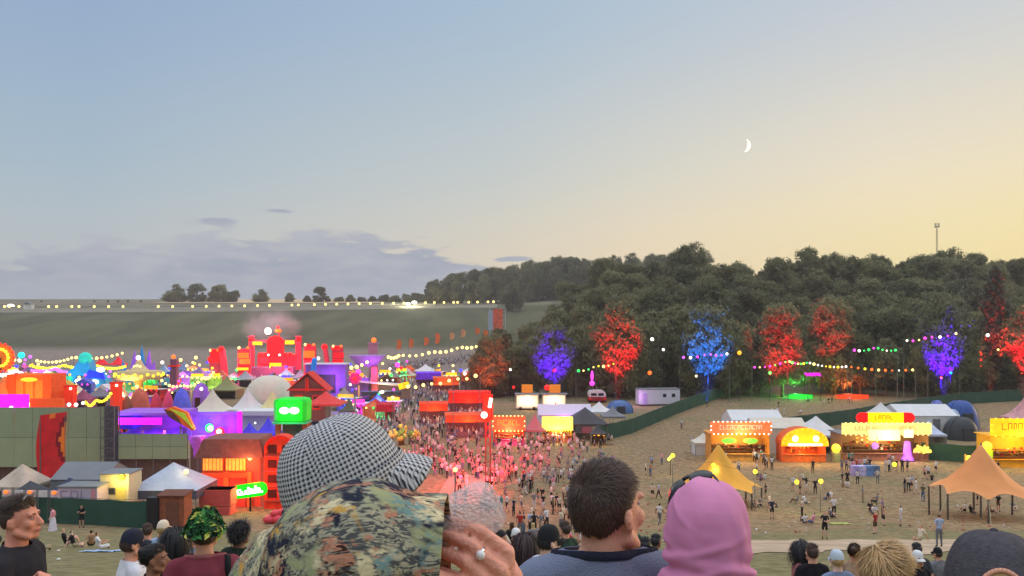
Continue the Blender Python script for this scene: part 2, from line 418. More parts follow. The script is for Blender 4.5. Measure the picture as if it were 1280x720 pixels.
# the seven trees that coloured floodlights pick out at the foot of the wood
def flood(px, row, Y, col, power, tgt, size, label):
    loc = G(px, Y)
    o = empty('tree_floodlight', loc, 0, label, 'floodlight', 'floodlights at the foot of the wood')
    mb = MB(); mb.tube((0, 0, 0), (0, 0, .7), .04); mb.box((0, 0, .05), (.5, .5, .06)); mb.build('stand', mat('black_steel', (30, 30, 32), .5), o)
    mb = MB(); mb.box((0, .05, .85), (.42, .28, .32), tilt=(R(40), 'X')); mb.build('housing', mat('black_steel', (30, 30, 32), .5), o)
    mb = MB(); mb.box((0, .14, .98), (.34, .02, .24), tilt=(R(40), 'X')); mb.build('lens', mat('lens_'+label.split()[1], (255, 255, 255), emit=1.2, ecol=tuple(int(255*min(1, c)) for c in col)), o)
    l = bpy.data.lights.new('flood_beam', 'SPOT'); l.energy = power; l.color = col; l.spot_size = R(size); l.spot_blend = .8; l.shadow_soft_size = .3
    lo = bpy.data.objects.new('flood_beam', l); COL.objects.link(lo); lo.parent = o; lo.location = (0, .1, 1.0)
    d = Vector(tgt)-(loc+Vector((0, .1, 1.0))); lo.rotation_euler = d.to_track_quat('-Z', 'Y').to_euler()
for (px, row, Yt, col, power, size, k, s, w) in (
    (690, 436, 198, (.05, .0, 1), 22000, 46, 2, .95, 'violet'), (773, 408, 197, (1, .0, .015), 12000, 48, 0, 1.15, 'red'), (885, 416, 197, (.0, .09, 1), 22000, 48, 2, 1.2, 'blue'),
    (978, 405, 197, (1, .0, .02), 6500, 58, 1, 1.05, 'crimson'), (1178, 400, 196, (.05, .0, 1), 36000, 52, 0, 1.15, 'indigo'), (1283, 398, 196, (1, .0, .02), 9000, 48, 5, 1.2, 'scarlet'), (1040, 372, 204, (1, .0, .02), 3500, 50, 3, 1.0, 'maroon'), (1244, 345, 202, (1, .02, .02), 2600, 46, 4, 1.45, 'rust'), (612, 445, 199, (1, .10, .04), 2200, 50, 2, .80, 'copper')):
    g = G(px, Yt); lt = tree(k, g, s*.97, px*.1, f'tree glowing {w} under a floodlight in the front of the wood', 'floodlit trees', 1.22, 'floodlit_tree')
    for dz, an, sc_ in ((1.2, 2.1, .92), (.4, 4.0, 1.0)): c2 = link_copy([q for q in lt.children if q.name.startswith('crown')][0], lt); c2.location = (0, 0, dz); c2.rotation_euler = (0, 0, an); c2.scale = (sc_,)*3
    tgt = PX(px, row, Yt); Yf = Yt-(12 if w in ('indigo', 'rust', 'scarlet') else 19)
    flood(px+rnd.uniform(-6, 6), row, Yf, col, power*42.0*(3 if w == 'rust' else 1), tgt, max(34, size-10), f'small {w} floodlight on the ground aimed up at the {w} tree')
# orange-lit thicket at the left end of the wood
for i, px in enumerate((606, 616, 628)):
    tree((2, 5, 0)[i], G(px, 196+i*3), (.7, .85, .98)[i], i*1.3, ('low spreading tree at the left tip of the wood, glowing rust red', 'small open tree second from the left tip of the wood', 'round tree third from the left tip of the wood')[i], 'trees of the wood')
# far ridge wood
FAR = [(535, 350), (552, 343), (568, 339), (585, 337), (602, 333), (620, 330), (638, 329), (656, 327), (674, 324), (692, 321), (710, 319), (728, 320), (746, 319), (765, 320), (785, 318), (805, 317), (825, 317), (845, 316), (868, 314)]
for j, (Y, off) in enumerate(((672, 0), (688, 7), (700, 2))):
    for i, (px, row) in enumerate(FAR):
        px2 = px+off+rnd.uniform(-4, 4); g = G(px2, Y); k = rnd.choice((0, 3, 1, 3))
        hh = HT(row+rnd.uniform(-3, 4)+(10 if j == 0 else 0), px2, Y); s = hh/PROTO[k][2]
        o = tree(k, g, s, rnd.uniform(0, 6.28), f'{SHAPE[k]} tree in the dark far wood, '+('front edge' if j == 0 else 'middle' if j == 1 else 'back')+(' at its low left end' if px < 600 else ' above the dark single tree' if px < 680 else ' over the purple-lit tree' if px < 740 else ' over the red-lit tree' if px < 820 else ' where it meets the near wood'), 'trees of the far ridge wood')
        o.scale.x *= .95; o.scale.y *= .9
o = tree(2, G(641, 600), 1.25, 1.0, 'single dark round tree standing in front of the far wood at the fence end', None, 1.0); o.scale *= 1.15
for px, row, k, s, lb in ((219, 356, 0, .78, 'left-hand of three round dark trees on the far skyline'), (246, 354, 3, .80, 'middle and tallest of three round dark trees on the far skyline'), (274, 357, 2, .92, 'right-hand of three round dark trees on the far skyline'), (292, 364, 2, .66, 'low tree at the right foot of the three skyline trees'), (326, 362, 0, .52, 'small round tree alone on the skyline right of the three'), (362, 366, 5, .50, 'small thin tree on the skyline above the red stage'), (400, 358, 1, .62, 'narrow tree at the left end of the skyline hedge'), (384, 370, 2, .45, 'bushy tree beside the narrow skyline tree')):
    g = G(px, 760); hh = HT(row, px, 760); s = hh/PROTO[k][2]; s *= 1.28; g.z -= hh*.24; o = tree(k, g, s, px, lb, 'skyline trees', 1.0, 'skyline_tree'); o.scale.x *= 1.3; o.scale.y *= 1.3
for i, (px, row) in enumerate(((118, 377), (135, 378), (148, 376), (160, 378), (176, 376), (52, 379), (410, 370), (424, 371), (438, 368), (452, 371), (466, 370), (480, 368), (494, 369), (508, 367), (522, 366))):
    g = G(px, 770); hh = max(2.0, HT(row, px, 770)); s = hh/PROTO[2][2]
    o = tree(2, g, s, px, 'small bush dotted along the left skyline of the plateau' if px < 200 else 'bush of the long low hedge between the narrow tree and far wood', 'skyline bushes', 1.0, 'hedge_bush'); o.scale.x *= 3.0 if px > 300 else 1.6; o.location.z -= hh*.3; o.scale.z *= 1.25

# ================================================================ festival helpers
BULB = {}
def bulb(kind, parent, loc, r=.12, name='bulb'):
    cols = {'warm': ((255, 226, 130), 2.2), 'white': ((255, 246, 228), 2.5), 'amber': ((255, 170, 40), 1.6), 'red': ((255, 30, 30), 1.6), 'blue': ((60, 60, 255), 2), 'violet': ((190, 90, 255), 2), 'green': ((60, 255, 110), 1.4), 'pink': ((255, 70, 220), 1.6), 'teal': ((30, 230, 230), 1.2), 'yellow': ((255, 226, 50), 1.8), 'orange': ((255, 110, 30), 1.5)}
    if kind not in BULB:
        mb = MB().ball((0, 0, 0), 1.0, 8, 6); c, e = cols[kind]
        o = mb.build(name, mat('lamp_glass_'+kind, c, .3, 0.0, emit=e), parent, True); BULB[kind] = o
    else:
        o = link_copy(BULB[kind], parent); o.name = name
    o.name = name; o.location = loc; o.scale = (r, r, r); o.parent = parent
    return o
def glow(parent, loc, col, power, r=.4, name='lamp_light'):
    l = bpy.data.lights.new(name, 'POINT'); l.energy = power; l.color = col; l.shadow_soft_size = r
    o = bpy.data.objects.new(name, l); COL.objects.link(o); o.parent = parent; o.location = loc; return o
def beam(parent, loc, target, col, power, size, r=.3, name='lamp_beam'):
    l = bpy.data.lights.new(name, 'SPOT'); l.energy = power; l.color = col; l.spot_size = R(size); l.spot_blend = .7; l.shadow_soft_size = r
    o = bpy.data.objects.new(name, l); COL.objects.link(o); o.parent = parent; o.location = loc
    o.rotation_euler = (Vector(target)-Vector(loc)).to_track_quat('-Z', 'Y').to_euler(); return o
CABLE = mat('black_rubber_cable', (25, 25, 26), .6)
def festoon(pts, n, sag, r, kind, label, group, posts=False):
    """a sagging cable through world points with n bulbs on every span"""
    o0 = Vector(pts[0]); o = empty('festoon_lights', o0, 0, label, 'festoon lights', group)
    line = []; bl = []
    for a, b in zip(pts[:-1], pts[1:]):
        a, b = Vector(a)-o0, Vector(b)-o0; K = max(n, 8)
        for i in range(K): t = i/K; line.append(a.lerp(b, t)-Vector((0, 0, sag*4*t*(1-t))))
        for i in range(n): t = (i+.5)/n; bl.append(a.lerp(b, t)-Vector((0, 0, sag*4*t*(1-t)+r*.8)))
    line.append(Vector(pts[-1])-o0)
    MB().path(line, .025, 4).build('cable', CABLE, o)
    for p in bl: bulb(kind, o, p, r*rnd.uniform(.85, 1.15))
    if posts:
        for p in pts:
            p = Vector(p); g = gz(p.x, p.y)
            MB().tube(Vector((p.x, p.y, g))-o0, p-o0, .06, .05, 6).build('post', mat('grey_steel', (120, 120, 118)), o)
    return o
def place(name, pxa, pxb, Y, label, cat, group=None, rz=0.0):
    """an Empty on the ground in the middle of columns pxa..pxb; returns it with the width in metres"""
    g = G((pxa+pxb)/2, Y); o = empty(name, g, rz, label, cat, group); return o, (pxb-pxa)*Y/1000
def top(row, px, Y): return HT(row, px, Y)
def depth_for(row, px, h):
    '''depth at which something h metres tall on the ground reaches up to this row'''
    y = 60.0
    while y < 330 and HT(row, px, y) > h: y += 1
    return y
WHITE_PVC = mat('white_pvc_canvas', (214, 212, 208), .6, .05, .8)
WARMW_PVC = mat('cream_pvc_canvas', (214, 204, 184), .6, .06, .8)
GREY_PVC = mat('grey_pvc_canvas', (120, 122, 124), .6, .08, .8)
DARK_PVC = mat('charcoal_pvc_canvas', (62, 62, 66), .6, .1, .8)
NAVY_PVC = mat('navy_pvc_canvas', (52, 56, 84), .6, .1, .8)
STEEL = mat('grey_steel', (120, 120, 118)); BLACK = mat('black_steel', (30, 30, 32), .5)
GREEN_NET = mat('dark_green_debris_netting', (50, 82, 66), .85, .12, .6, .3)
WOOD = mat('weathered_plywood', (150, 108, 74), .8, .2, 2.0, .2)
TYRE = mat('black_tyre_rubber', (26, 26, 27), .8)
GLASS = mat('dark_window_glass', (36, 42, 50), .15, .1, spec=.6)

def peaked_roof(w, d, ze, zp, curve=1.6, n=8, sides=4, rot=math.pi/4, flap=0.0):
    mb = MB(); rings = []
    for j in range(n+1):
        t = j/n; f = (1-t); z = ze+(zp-ze)*(t**curve) if curve > 1 else ze+(zp-ze)*t
        ring = []
        for q in range(sides):
            for u in range(3):
                a0 = rot+2*math.pi*q/sides; a1 = rot+2*math.pi*(q+1)/sides
                p0 = Vector((math.cos(a0), math.sin(a0), 0)); p1 = Vector((math.cos(a1), math.sin(a1), 0)); p = p0.lerp(p1, u/3)
                k = 1/math.cos(math.pi/sides) if sides > 4 else math.sqrt(2)
                ring.append((p.x*k*w/2*max(f, .015), p.y*k*d/2*max(f, .015), z-flap*0))
        rings.append(ring)
    if flap: rings.insert(0, [(x, y, ze-flap) for x, y, z in rings[0]])
    mb.loft(rings); return mb
def gazebo(name, pxa, pxb, Y, row_top, row_eave, roof_m, label, cat='gazebo', group=None, d=None, curve=1.6, flap=.3, wall=None, rz=0.0, flap_m=None, walls=('back', 'left', 'right')):
    o, w = place(name, pxa, pxb, Y, label, cat, group, rz); px = (pxa+pxb)/2; d = d or w
    ze = max(1.9, top(row_eave, px, Y)); zp = max(ze+.6, top(row_top, px, Y))
    peaked_roof(w, d, ze, zp, curve).build('roof', roof_m, o, True)
    mb = MB()
    for (cx, cy, lx, ly) in ((0, -d/2, w, .03), (0, d/2, w, .03), (-w/2, 0, .03, d), (w/2, 0, .03, d)): mb.box((cx, cy, ze-flap/2-.01), (lx, ly, flap))
    mb.build('valance', flap_m or roof_m, o)
    for sx in (-1, 1):
        for sy in (-1, 1): MB().tube((sx*(w/2-.08), sy*(d/2-.08), 0), (sx*(w/2-.08), sy*(d/2-.08), ze), .045, n=6).build('leg', STEEL, o)
    if wall:
        if 'back' in walls: MB().box((0, d/2-.1, ze/2), (w-.2, .03, ze-.1)).build('back_wall', wall, o)
        if 'left' in walls: MB().box((-w/2+.1, 0, ze/2), (.03, d-.3, ze-.1)).build('side_wall', wall, o)
        if 'right' in walls: MB().box((w/2-.1, 0, ze/2), (.03, d-.3, ze-.1)).build('side_wall', wall, o)
        if 'front' in walls: MB().box((0, -d/2+.1, ze/2), (w-.2, .03, ze-.1)).build('front_wall', wall, o)
    return o
def marquee(name, pxa, pxb, Y, row_top, row_eave, m, label, group=None, d=None, axis='x', rz=0.0, doors=True):
    """ridge tent with walls; axis = the ridge direction"""
    o, w = place(name, pxa, pxb, Y, label, 'marquee', group, rz); px = (pxa+pxb)/2; d = d or w*.7
    ze = max(1.8, top(row_eave, px, Y)); zp = max(ze+.5, top(row_top, px, Y)); mb = MB()
    if axis == 'x':
        n = 6; rings = []
        for i in range(n+1):
            x = -w/2+w*i/n; s = -.05 if i % 2 else 0
            rings.append([(x, -d/2-.15, ze-.06), (x, -d/4, (ze+zp)/2+s), (x, 0, zp), (x, d/4, (ze+zp)/2+s), (x, d/2+.15, ze-.06)])
        mb.loft(rings, closed=False)
        mb.build('roof', m, o, False)
        mb = MB()
        mb.prism([(-d/2, 0), (d/2, 0), (d/2, ze), (0, zp-.05), (-d/2, ze)], -.02, .02)
        for sx in (-1, 1):
            e = MB().add([(v[1]+sx*(w/2-.05), v[0], v[2]) for v in mb.v], mb.f); e.build('end_wall', m, o)
        MB().box((0, -d/2, ze/2), (w, .04, ze)).build('front_wall', m, o); MB().box((0, d/2, ze/2), (w, .04, ze)).build('back_wall', m, o)
    else:
        rings = [[(-w/2-.15, y, ze-.06), (-w/4, y, (ze+zp)/2), (0, y, zp), (w/4, y, (ze+zp)/2), (w/2+.15, y, ze-.06)] for y in (-d/2, -d/6, d/6, d/2)]
        mb.loft(rings, closed=False); mb.build('roof', m, o)
        for sy in (-1, 1): MB().prism([(-w/2, 0), (w/2, 0), (w/2, ze), (0, zp-.05), (-w/2, ze)], sy*(d/2-.06)-.02, sy*(d/2-.06)+.02).build('end_wall', m, o)
        for sx in (-1, 1): MB().box((sx*w/2, 0, ze/2), (.04, d, ze)).build('side_wall', m, o)
    if doors: MB().box((w*.12 if axis == 'x' else 0, -d/2-.03, ze*.42), (min(1.3, w*.3), .03, ze*.84)).build('door', GREY_PVC, o)
    return o
def dome_tent(pxa, pxb, Y, row_top, m, label, group=None):
    o, w = place('dome_tent', pxa, pxb, Y, label, 'tent', group); h = max(.8, top(row_top, (pxa+pxb)/2, Y)); mb = MB(); rings = []
    for j in range(8):
        t = j/7*math.pi/2; rings.append([(math.cos(a)*w/2*math.cos(t)**.7, math.sin(a)*w*.42*math.cos(t)**.7, h*math.sin(t)) for a in [2*math.pi*i/16 for i in range(16)]])
    mb.loft(rings, cap1=True); mb.build('canopy', m, o, True)
    mb = MB()
    for a in (.5, 2.64):
        pts = [(math.cos(a)*w/2*math.cos(t)**.7*1.02, math.sin(a)*w*.43*math.cos(t)**.7, h*1.015*math.sin(t)) for t in [math.pi/2*i/8 for i in range(9)]]; mb.path(pts, .03)
        pts = [(-x, -y, z) for x, y, z in pts]; mb.path(pts, .03)
    mb.build('pole', BLACK, o)
    MB().box((0, -w*.40, h*.3), (w*.3, .25, h*.55)).build('door', DARK_PVC, o); return o
def glyph_row(mb, x0, x1, z0, z1, y, r):
    """a row of unreadable dark strokes like distant lettering"""
    x = x0; h = z1-z0
    while x < x1-.6*h:
        cw = h*r.uniform(.4, .8); k = r.randrange(4); t = h*.10
        mb.box((x+t/2, y, (z0+z1)/2), (t, .02, h))
        if k != 1: mb.box((x+cw/2+t*.5, y, z1-t/2), (cw-t, .02, t))
        if k in (1, 2): mb.box((x+cw/2+t*.5, y, z0+t/2), (cw-t, .02, t))
        if k in (0, 3): mb.box((x+cw-t/2+.01, y, (z0+z1)/2), (t, .02, h*.98-2*t))
        if k == 3: mb.box((x+cw/2, y, (z0+z1)/2), (cw-2*t, .02, t))
        x += cw+h*.25
    return mb
def stall(pxa, pxb, Y, row_top, label, body, sign, lett, bulbs='warm', d=3.0, name='food_stall', cat='food stall', group='food stalls', glow_col=(1, .72, .3), power=220, sign_e=.8, roofm=None, rz=0.0, sign_h=None, nb=9, counter=None, two_rows=True, awn=None):
    """an open fronted food stall: back, sides, counter, roof, sign board with bulbs, goods under warm light"""
    o, w = place(name, pxa, pxb, Y, label, cat, group, rz); h = top(row_top, (pxa+pxb)/2, Y); sh = sign_h or h*.30; hb = h-sh
    nm = label.replace(' ', '_')[:30]
    bm_ = mat('paint_'+nm, body, .6, .12, 1.2)
    MB().box((0, d/2, hb/2), (w, .08, hb)).build('back_wall', bm_, o)
    for s in (-1, 1): MB().box((s*(w/2-.05), 0, hb/2), (.08, d-.1, hb)).build('side_wall', bm_, o)
    MB().box((0, 0, hb+.06), (w+.5, d+.6, .12)).build('roof', roofm or bm_, o)
    MB().box((0, -d/2+.05, .52), (w-.2, .10, 1.04)).box((0, -d/2-.05, 1.07), (w-.1, .5, .06)).build('counter', mat('counter_'+nm, counter or body, .5, .15, 2), o)
    r = random.Random(pxa*7+pxb); g = MB()
    for q in range(int(w*3.2)):
        s = r.uniform(.10, .2); g.m(q % 4).box((r.uniform(-w/2+.3, w/2-.3), d*.1+r.uniform(0, .8), 1.15+r.choice((0, .45, .9))+s), (s*1.6, s, s*2))
    for z in (1.15, 1.6, 2.05): g.m(4).box((0, d*.1+.4, z), (w-.3, .9, .03))
    g.build('goods', [mat('goods_red', (200, 60, 40)), mat('goods_amber', (230, 160, 60)), mat('goods_cream', (236, 222, 190)), mat('goods_brown', (120, 70, 40)), WOOD], o)
    sg = MB().box((0, -d/2-.35, hb+sh/2+.1), (w+.3, .12, sh)).build('sign_board', mat('sign_'+nm, sign, .5, .22, 1.6, emit=sign_e), o)
    glyph_row(MB(), -w*.36, w*.36, hb+sh*.36+.1, hb+sh*.78, -d/2-.43, r).build('lettering', mat('lettering_'+nm, lett, .5, .02, emit=.35), sg)
    br = max(.055, .00085*Y)
    for q in range(nb):
        x = -w/2+(q+.5)*w/nb
        bulb(bulbs, o, (x, -d/2-.5, hb+sh+.12), br)
        if two_rows: bulb(bulbs, o, (x, -d/2-.5, hb+.05), br)
    if two_rows:
        for s in (-1, 1):
            for q in (1, 2): bulb(bulbs, o, (s*(w/2+.05), -d/2-.5, hb+sh*q/3+.05), br)
    MB().box((0, -d/4, hb-.08), (w*.8, .16, .06)).build('strip_lamp', mat('lamp_glass_white', (255, 246, 228), .3, 0, emit=2.5), o)
    if awn: MB().box((0, -d/2-.75, hb-.12), (w+.2, 1.0, .05), tilt=(R(-22), 'X')).build('awning', awn, o)
    glow(o, (0, -d*.15, hb-.3), glow_col, power, .4); glow(o, (0, -d/2-1.6, hb*.95), glow_col, power*.75, .5)
    return o

# ================================================================ right-hand field: stalls, tents, fences
stall(885, 958, 113, 526, 'food stall with white lights, red sign and two green discs behind mustard tent', (226, 150, 60), (255, 120, 70), (255, 240, 220), 'white', nb=13, sign_e=.55, power=700, counter=(230, 170, 80))
o = COL.objects[-1]
st = [q for q in COL.objects if q.get('label', '').startswith('food stall with white lights')][0]
for x in (-1.7, 1.3):
    MB().tube((x, -2.0, 2.95), (x, -1.96, 2.95), 1.0, 1.0, 16).build('green_disc', mat('green_plastic_disc', (110, 220, 70), .5, .1, emit=.7), st).scale = (1, 1, .38)
for q in st.children:
    if q.name.startswith('green_disc'): q.location.z = 2.95*(1-.38)
# arch-fronted stall that glows like a lantern
o, w = place('arch_stall', 972, 1030, 112, 'orange stall with a glowing arched yellow front and two round lamps', 'food stall', 'food stalls'); h = top(533, 1001, 112)
MB().box((0, 1.4, 1.25), (w*.92, .1, 2.5)).build('back_wall', mat('orange_stall_paint', (224, 96, 34), .6, .15), o)
for s in (-1, 1): MB().box((s*w*.44, 0, 1.25), (.25, 2.7, 2.5)).build('side_wall', mat('orange_stall_paint', (224, 96, 34)), o)
MB().box((0, -1.3, .55), (w*.86, .12, 1.1)).box((0, -1.42, 1.12), (w*.9, .5, .08)).build('counter', mat('orange_counter', (214, 104, 40), .6, .25, 4, emit=.12), o)
arc = [(-w/2, 2.3), (w/2, 2.3)]+[(w/2*math.cos(t), 2.55+(h-2.55)*math.sin(t)) for t in [math.pi*i/14 for i in range(15)]]
MB().prism(arc, -1.7, -1.5).build('arched_front', mat('amber_backlit_panel', (255, 178, 20), .5, .2, 1.2, emit=.75), o)
MB().prism([(x*.97, z-.12) for x, z in arc[2:]], -1.5, 1.4).build('roof', mat('orange_stall_paint', (224, 96, 34)), o)
for s in (-1, 1): bulb('white', o, (s*w*.22, -1.85, 3.35), .42, 'round_lamp')
MB().box((0, -1.78, 2.5), (w*.72, .08, .28)).build('strip_lamp', mat('lamp_glass_white', (255, 246, 228)), o)
for q in range(12): t = math.pi*(q+.5)/12; bulb('amber', o, (w/2*math.cos(t)*.94, -1.75, 2.5+(h-2.65)*math.sin(t)), .12)
g = MB(); r = random.Random(4)
for q in range(26): g.m(q % 3).box((r.uniform(-w*.38, w*.38), .3+r.uniform(0, .7), 1.25+r.choice((0, .5))), (.22, .2, .3))
g.build('goods', [mat('goods_red', (200, 60, 40)), mat('goods_amber', (230, 160, 60)), mat('goods_brown', (120, 70, 40))], o)
glow(o, (0, -.4, 2.1), (1, .5, .12), 700); glow(o, (0, -3.2, 2.4), (1, .6, .15), 420)
# the big stall with the long rounded red and yellow sign
big = stall(1045, 1152, 114, 527, 'long stall with rows of bulbs under a rounded red and yellow sign', (176, 132, 84), (255, 226, 140), (240, 120, 90), 'warm', d=4.0, nb=17, sign_e=.6, power=900, roofm=GREY_PVC, counter=(170, 110, 90))
h = top(527, 1098, 114); w = 107*.114
sg = MB(); zc = top(520, 1098, 114); sh = .72
sg.m(0).box((0, -2.0, zc), (5.0, .3, 2*sh))
for s in (-1, 1):
    pts = [(s*2.5, zc+sh), (s*2.5, zc-sh)]+[(s*(3.35+math.cos(t)*sh), zc+math.sin(t)*sh) for t in [-math.pi/2+math.pi*i/10 for i in range(11)]]
    sg.m(1).prism(pts, -2.15, -1.85)
sb = sg.build('roof_sign', [mat('yellow_lightbox', (255, 214, 0), .4, .03, emit=.8), mat('red_lightbox', (235, 10, 20), .4, .03, emit=.75)], big)
glyph_row(MB(), -1.5, 1.5, zc-.3, zc+.35, -2.17, random.Random(3)).build('lettering', mat('dark_red_lettering', (120, 40, 20), .5), sb)
for x, m_ in ((-4.2, 'amber'), (-2.8, 'amber'), (-1.4, 'amber')):
    for z in (3.3, 2.75): bulb('amber', big, (x, -2.6, z), .12); bulb('warm', big, (x+.7, -2.6, z+.3), .11)
MB().box((3.0, -2.5, 3.9), (1.3, .1, 1.1)).build('menu_board', mat('white_backlit_menu', (255, 244, 200), .4, .1, 3, emit=1.0), big)
MB().box((-.4, -2.52, 3.7), (4.4, .1, 1.5)).build('menu_board', mat('cream_backlit_menu', (255, 226, 170), .4, .3, 1.5, emit=.8), big)
MB().tube((0, 0, 0), (0, 0, .05), .5, .5, 14).build('badge', mat('violet_backlit_disc', (170, 120, 230), .4, .3, emit=.5), big, loc=(-1.7, -2.55, 2.2)).rotation_euler = (R(90), 0, 0)
o, w = place('flared_column', 1126, 1142, 112, 'glowing lilac flared column at the right end of the long stall', 'inflatable column')
MB().loft([[(math.cos(a)*rr, math.sin(a)*rr, z) for a in [2*math.pi*i/14 for i in range(14)]] for z, rr in ((0, .95), (.2, .9), (.7, .62), (1.6, .5), (2.6, .42), (2.75, .2))], cap0=True, cap1=True).build('skin', mat('lilac_glowing_nylon', (190, 110, 240), .5, .12, 1, emit=.55), o, True)
MB().tube((0, 0, 0), (0, 0, .12), 1.05, 1.05, 16).build('base', BLACK, o); glow(o, (0, -1.5, 1.0), (.7, .3, 1), 60)
for pxa, pxb, lb in ((1038, 1052, 'yellow lit bin-shaped drum at the left corner of the long stall'), (1142, 1164, 'pale yellow lit leafy plume at the right corner of the long stall')):
    o, w = place('lit_drum' if pxa < 1100 else 'lit_plume', pxa, pxb, 111, lb, 'drum' if pxa < 1100 else 'decoration')
    if pxa < 1100:
        MB().tube((0, 0, 0), (0, 0, 1.3), .55, .6, 14).build('body', mat('olive_drum_paint', (150, 150, 110), .5), o); bulb('yellow', o, (0, 0, 1.9), .62, 'lamp_globe')
    else:
        mb = MB(); r = random.Random(8); mb.tube((0, 0, 0), (0, 0, 1.4), .12, .08)
        mb.build('stem', WOOD, o); mb = MB()
        for q in range(34):
            a = r.uniform(0, 6.28); e = r.uniform(.1, 1.4); d_ = Vector((math.cos(a)*math.cos(e), math.sin(a)*math.cos(e), math.sin(e))); mb.tube(Vector((0, 0, 1.2))+d_*.1, Vector((0, 0, 1.2))+d_*r.uniform(.8, 1.35), .03, .17, 5)
        mb.build('fronds', mat('pale_yellow_feathers', (240, 220, 110), .7, .2, 2, emit=.25), o)
    glow(o, (0, -1.2, 2.2), (1, .85, .25), 120)
# yellow stall cut by the right edge of the frame
yst = stall(1229, 1318, 108, 522, 'bright yellow stall with big lettering on the right behind the orange tent', (250, 180, 40), (255, 200, 20), (170, 90, 10), 'yellow', nb=10, sign_e=.7, sign_h=2.3, power=800, glow_col=(1, .66, .15), counter=(255, 170, 30))
o, w = place('lamp_drum', 1226, 1242, 106, 'yellow-green glowing drum lamp at the left corner of the yellow stall', 'lamp')
MB().tube((0, 0, 0), (0, 0, 2.4), .6, .66, 14).build('body', mat('green_yellow_glow', (180, 220, 30), .5, .1, emit=.55), o); bulb('yellow', o, (0, 0, 2.9), .6, 'lamp_globe'); glow(o, (-1, -1.4, 2.5), (1, .9, .2), 120)
o, w = place('lamp_box', 1200, 1213, 106, 'square yellow flood lamp on the low fence right of the long stall', 'lamp'); MB().box((0, 0, .9), (.25, .2, 1.8)).build('post', WOOD, o); bulb('yellow', o, (.45, -.1, 1.25), .42, 'lamp_globe'); glow(o, (.3, -1.2, 1.5), (1, .85, .2), 200)
# white tents behind the right stalls
marquee('marquee', 908, 972, 126, 512, 522, WHITE_PVC, 'long white frame tent behind the white-lit stall', 'white tents behind the stalls', d=6)
marquee('marquee', 936, 1002, 121, 522, 532, WARMW_PVC, 'cream ridge tent between the white-lit stall and the arched stall', 'white tents behind the stalls', d=5)
gazebo('gazebo', 866, 892, 118, 541, 552, WARMW_PVC, 'small pale lilac-lit tent at the left side of the white-lit stall', 'gazebo', 'white tents behind the stalls', wall=WHITE_PVC, walls=('back', 'left', 'right', 'front'))
gazebo('gazebo', 990, 1050, 122, 520, 540, WHITE_PVC, 'grey white pointed tent behind the arched stall', 'gazebo', 'white tents behind the stalls', wall=WARMW_PVC)
gazebo('gazebo', 1086, 1116, 134, 503, 518, WHITE_PVC, 'sharp white peak tent behind the red and yellow sign', 'gazebo', 'white tents behind the stalls', wall=WHITE_PVC, curve=1.3)
marquee('marquee', 1112, 1182, 140, 505, 516, WHITE_PVC, 'big white marquee right of the red and yellow sign', 'white tents behind the stalls', d=8)
gazebo('gazebo', 1146, 1176, 122, 525, 541, mat('pale_blue_pvc', (190, 200, 222), .6, .06), 'pale blue white gazebo at the right back of the long stall', 'gazebo', 'white tents behind the stalls', wall=WHITE_PVC)
dome_tent(1178, 1222, 146, 500, mat('royal_blue_nylon', (52, 84, 150), .5, .15, .8), 'big royal blue dome tent behind the white marquee')
dome_tent(1178, 1202, 139, 511, mat('pale_blue_nylon', (156, 180, 206), .5, .1, .8), 'small pale blue dome tent in front of the royal blue one')
dome_tent(1180, 1222, 134, 521, mat('dark_grey_nylon', (58, 62, 64), .5, .1, .8), 'low dark grey tent in front of the pale blue dome')
dome_tent(1160, 1182, 150, 500, mat('violet_blue_nylon', (110, 120, 190), .5, .1, .8), 'small violet blue dome tent left of the royal blue one')
dome_tent(870, 895, 196, 484, mat('lilac_nylon', (160, 160, 214), .5, .1, .8), 'lilac dome tent against the foot of the wood')
gazebo('gazebo', 1262, 1300, 116, 496, 522, mat('pink_striped_canvas', (206, 150, 150), .6, .2, 1.5), 'pink grey canopy behind the yellow stall', 'gazebo', None)
o, w = place('dark_van', 1028, 1048, 128, 'dark maroon trailer with white lamps between the white tents', 'trailer'); MB().box((0, 0, 1.5), (w, 2, 2.0)).build('body', mat('maroon_paint', (88, 40, 44), .5), o)
for s in (-1, 1): MB().tube((s*w*.3, -1.05, .4), (s*w*.3, -.85, .4), .4, .4, 14).build('wheel', TYRE, o)
bulb('white', o, (-w*.5, -1.05, 2.3), .18, 'lamp')

def net_fence(px_pts, h, label, group='green netting fences', m=GREEN_NET):
    """green debris netting fence through (column, depth) points"""
    P = [G(px, Y) for px, Y in px_pts]; o = empty('netting_fence', P[0], 0, label, 'fence', group)
    mb = MB(); posts = []
    for a, b in zip(P[:-1], P[1:]):
        L_ = (b-a).length; n = max(1, int(L_/3)); prev = None
        for i in range(n+1):
            q = a.lerp(b, i/n); q.z = gz(q.x, q.y); q = q-P[0]; posts.append(q)
            if prev is not None:
                s = .04*(1 if i % 2 else -1); m1 = prev.lerp(q, .5)+Vector((0, s*2, 0))
                mb.add([prev, m1, q, q+Vector((0, 0, h)), m1+Vector((0, 0, h-.07)), prev+Vector((0, 0, h))], [(0, 1, 4, 5), (1, 2, 3, 4)])
            prev = q
    mb.build('netting', m, o)
    pm = MB(); rail = MB()
    for i, q in enumerate(posts[:100]): MB().tube(q+Vector((0, .06, 0)), q+Vector((0, .06, h+.06)), .035, n=5).build('post', STEEL, o)
    rail.path([q+Vector((0, .06, h+.03)) for q in posts], .025, 4).build('top_rail', STEEL, o)
    return o
net_fence([(748, 131), (790, 140), (845, 165), (914, 204)], 2.6, 'dark green netting fence running up from the stalls to the wood')
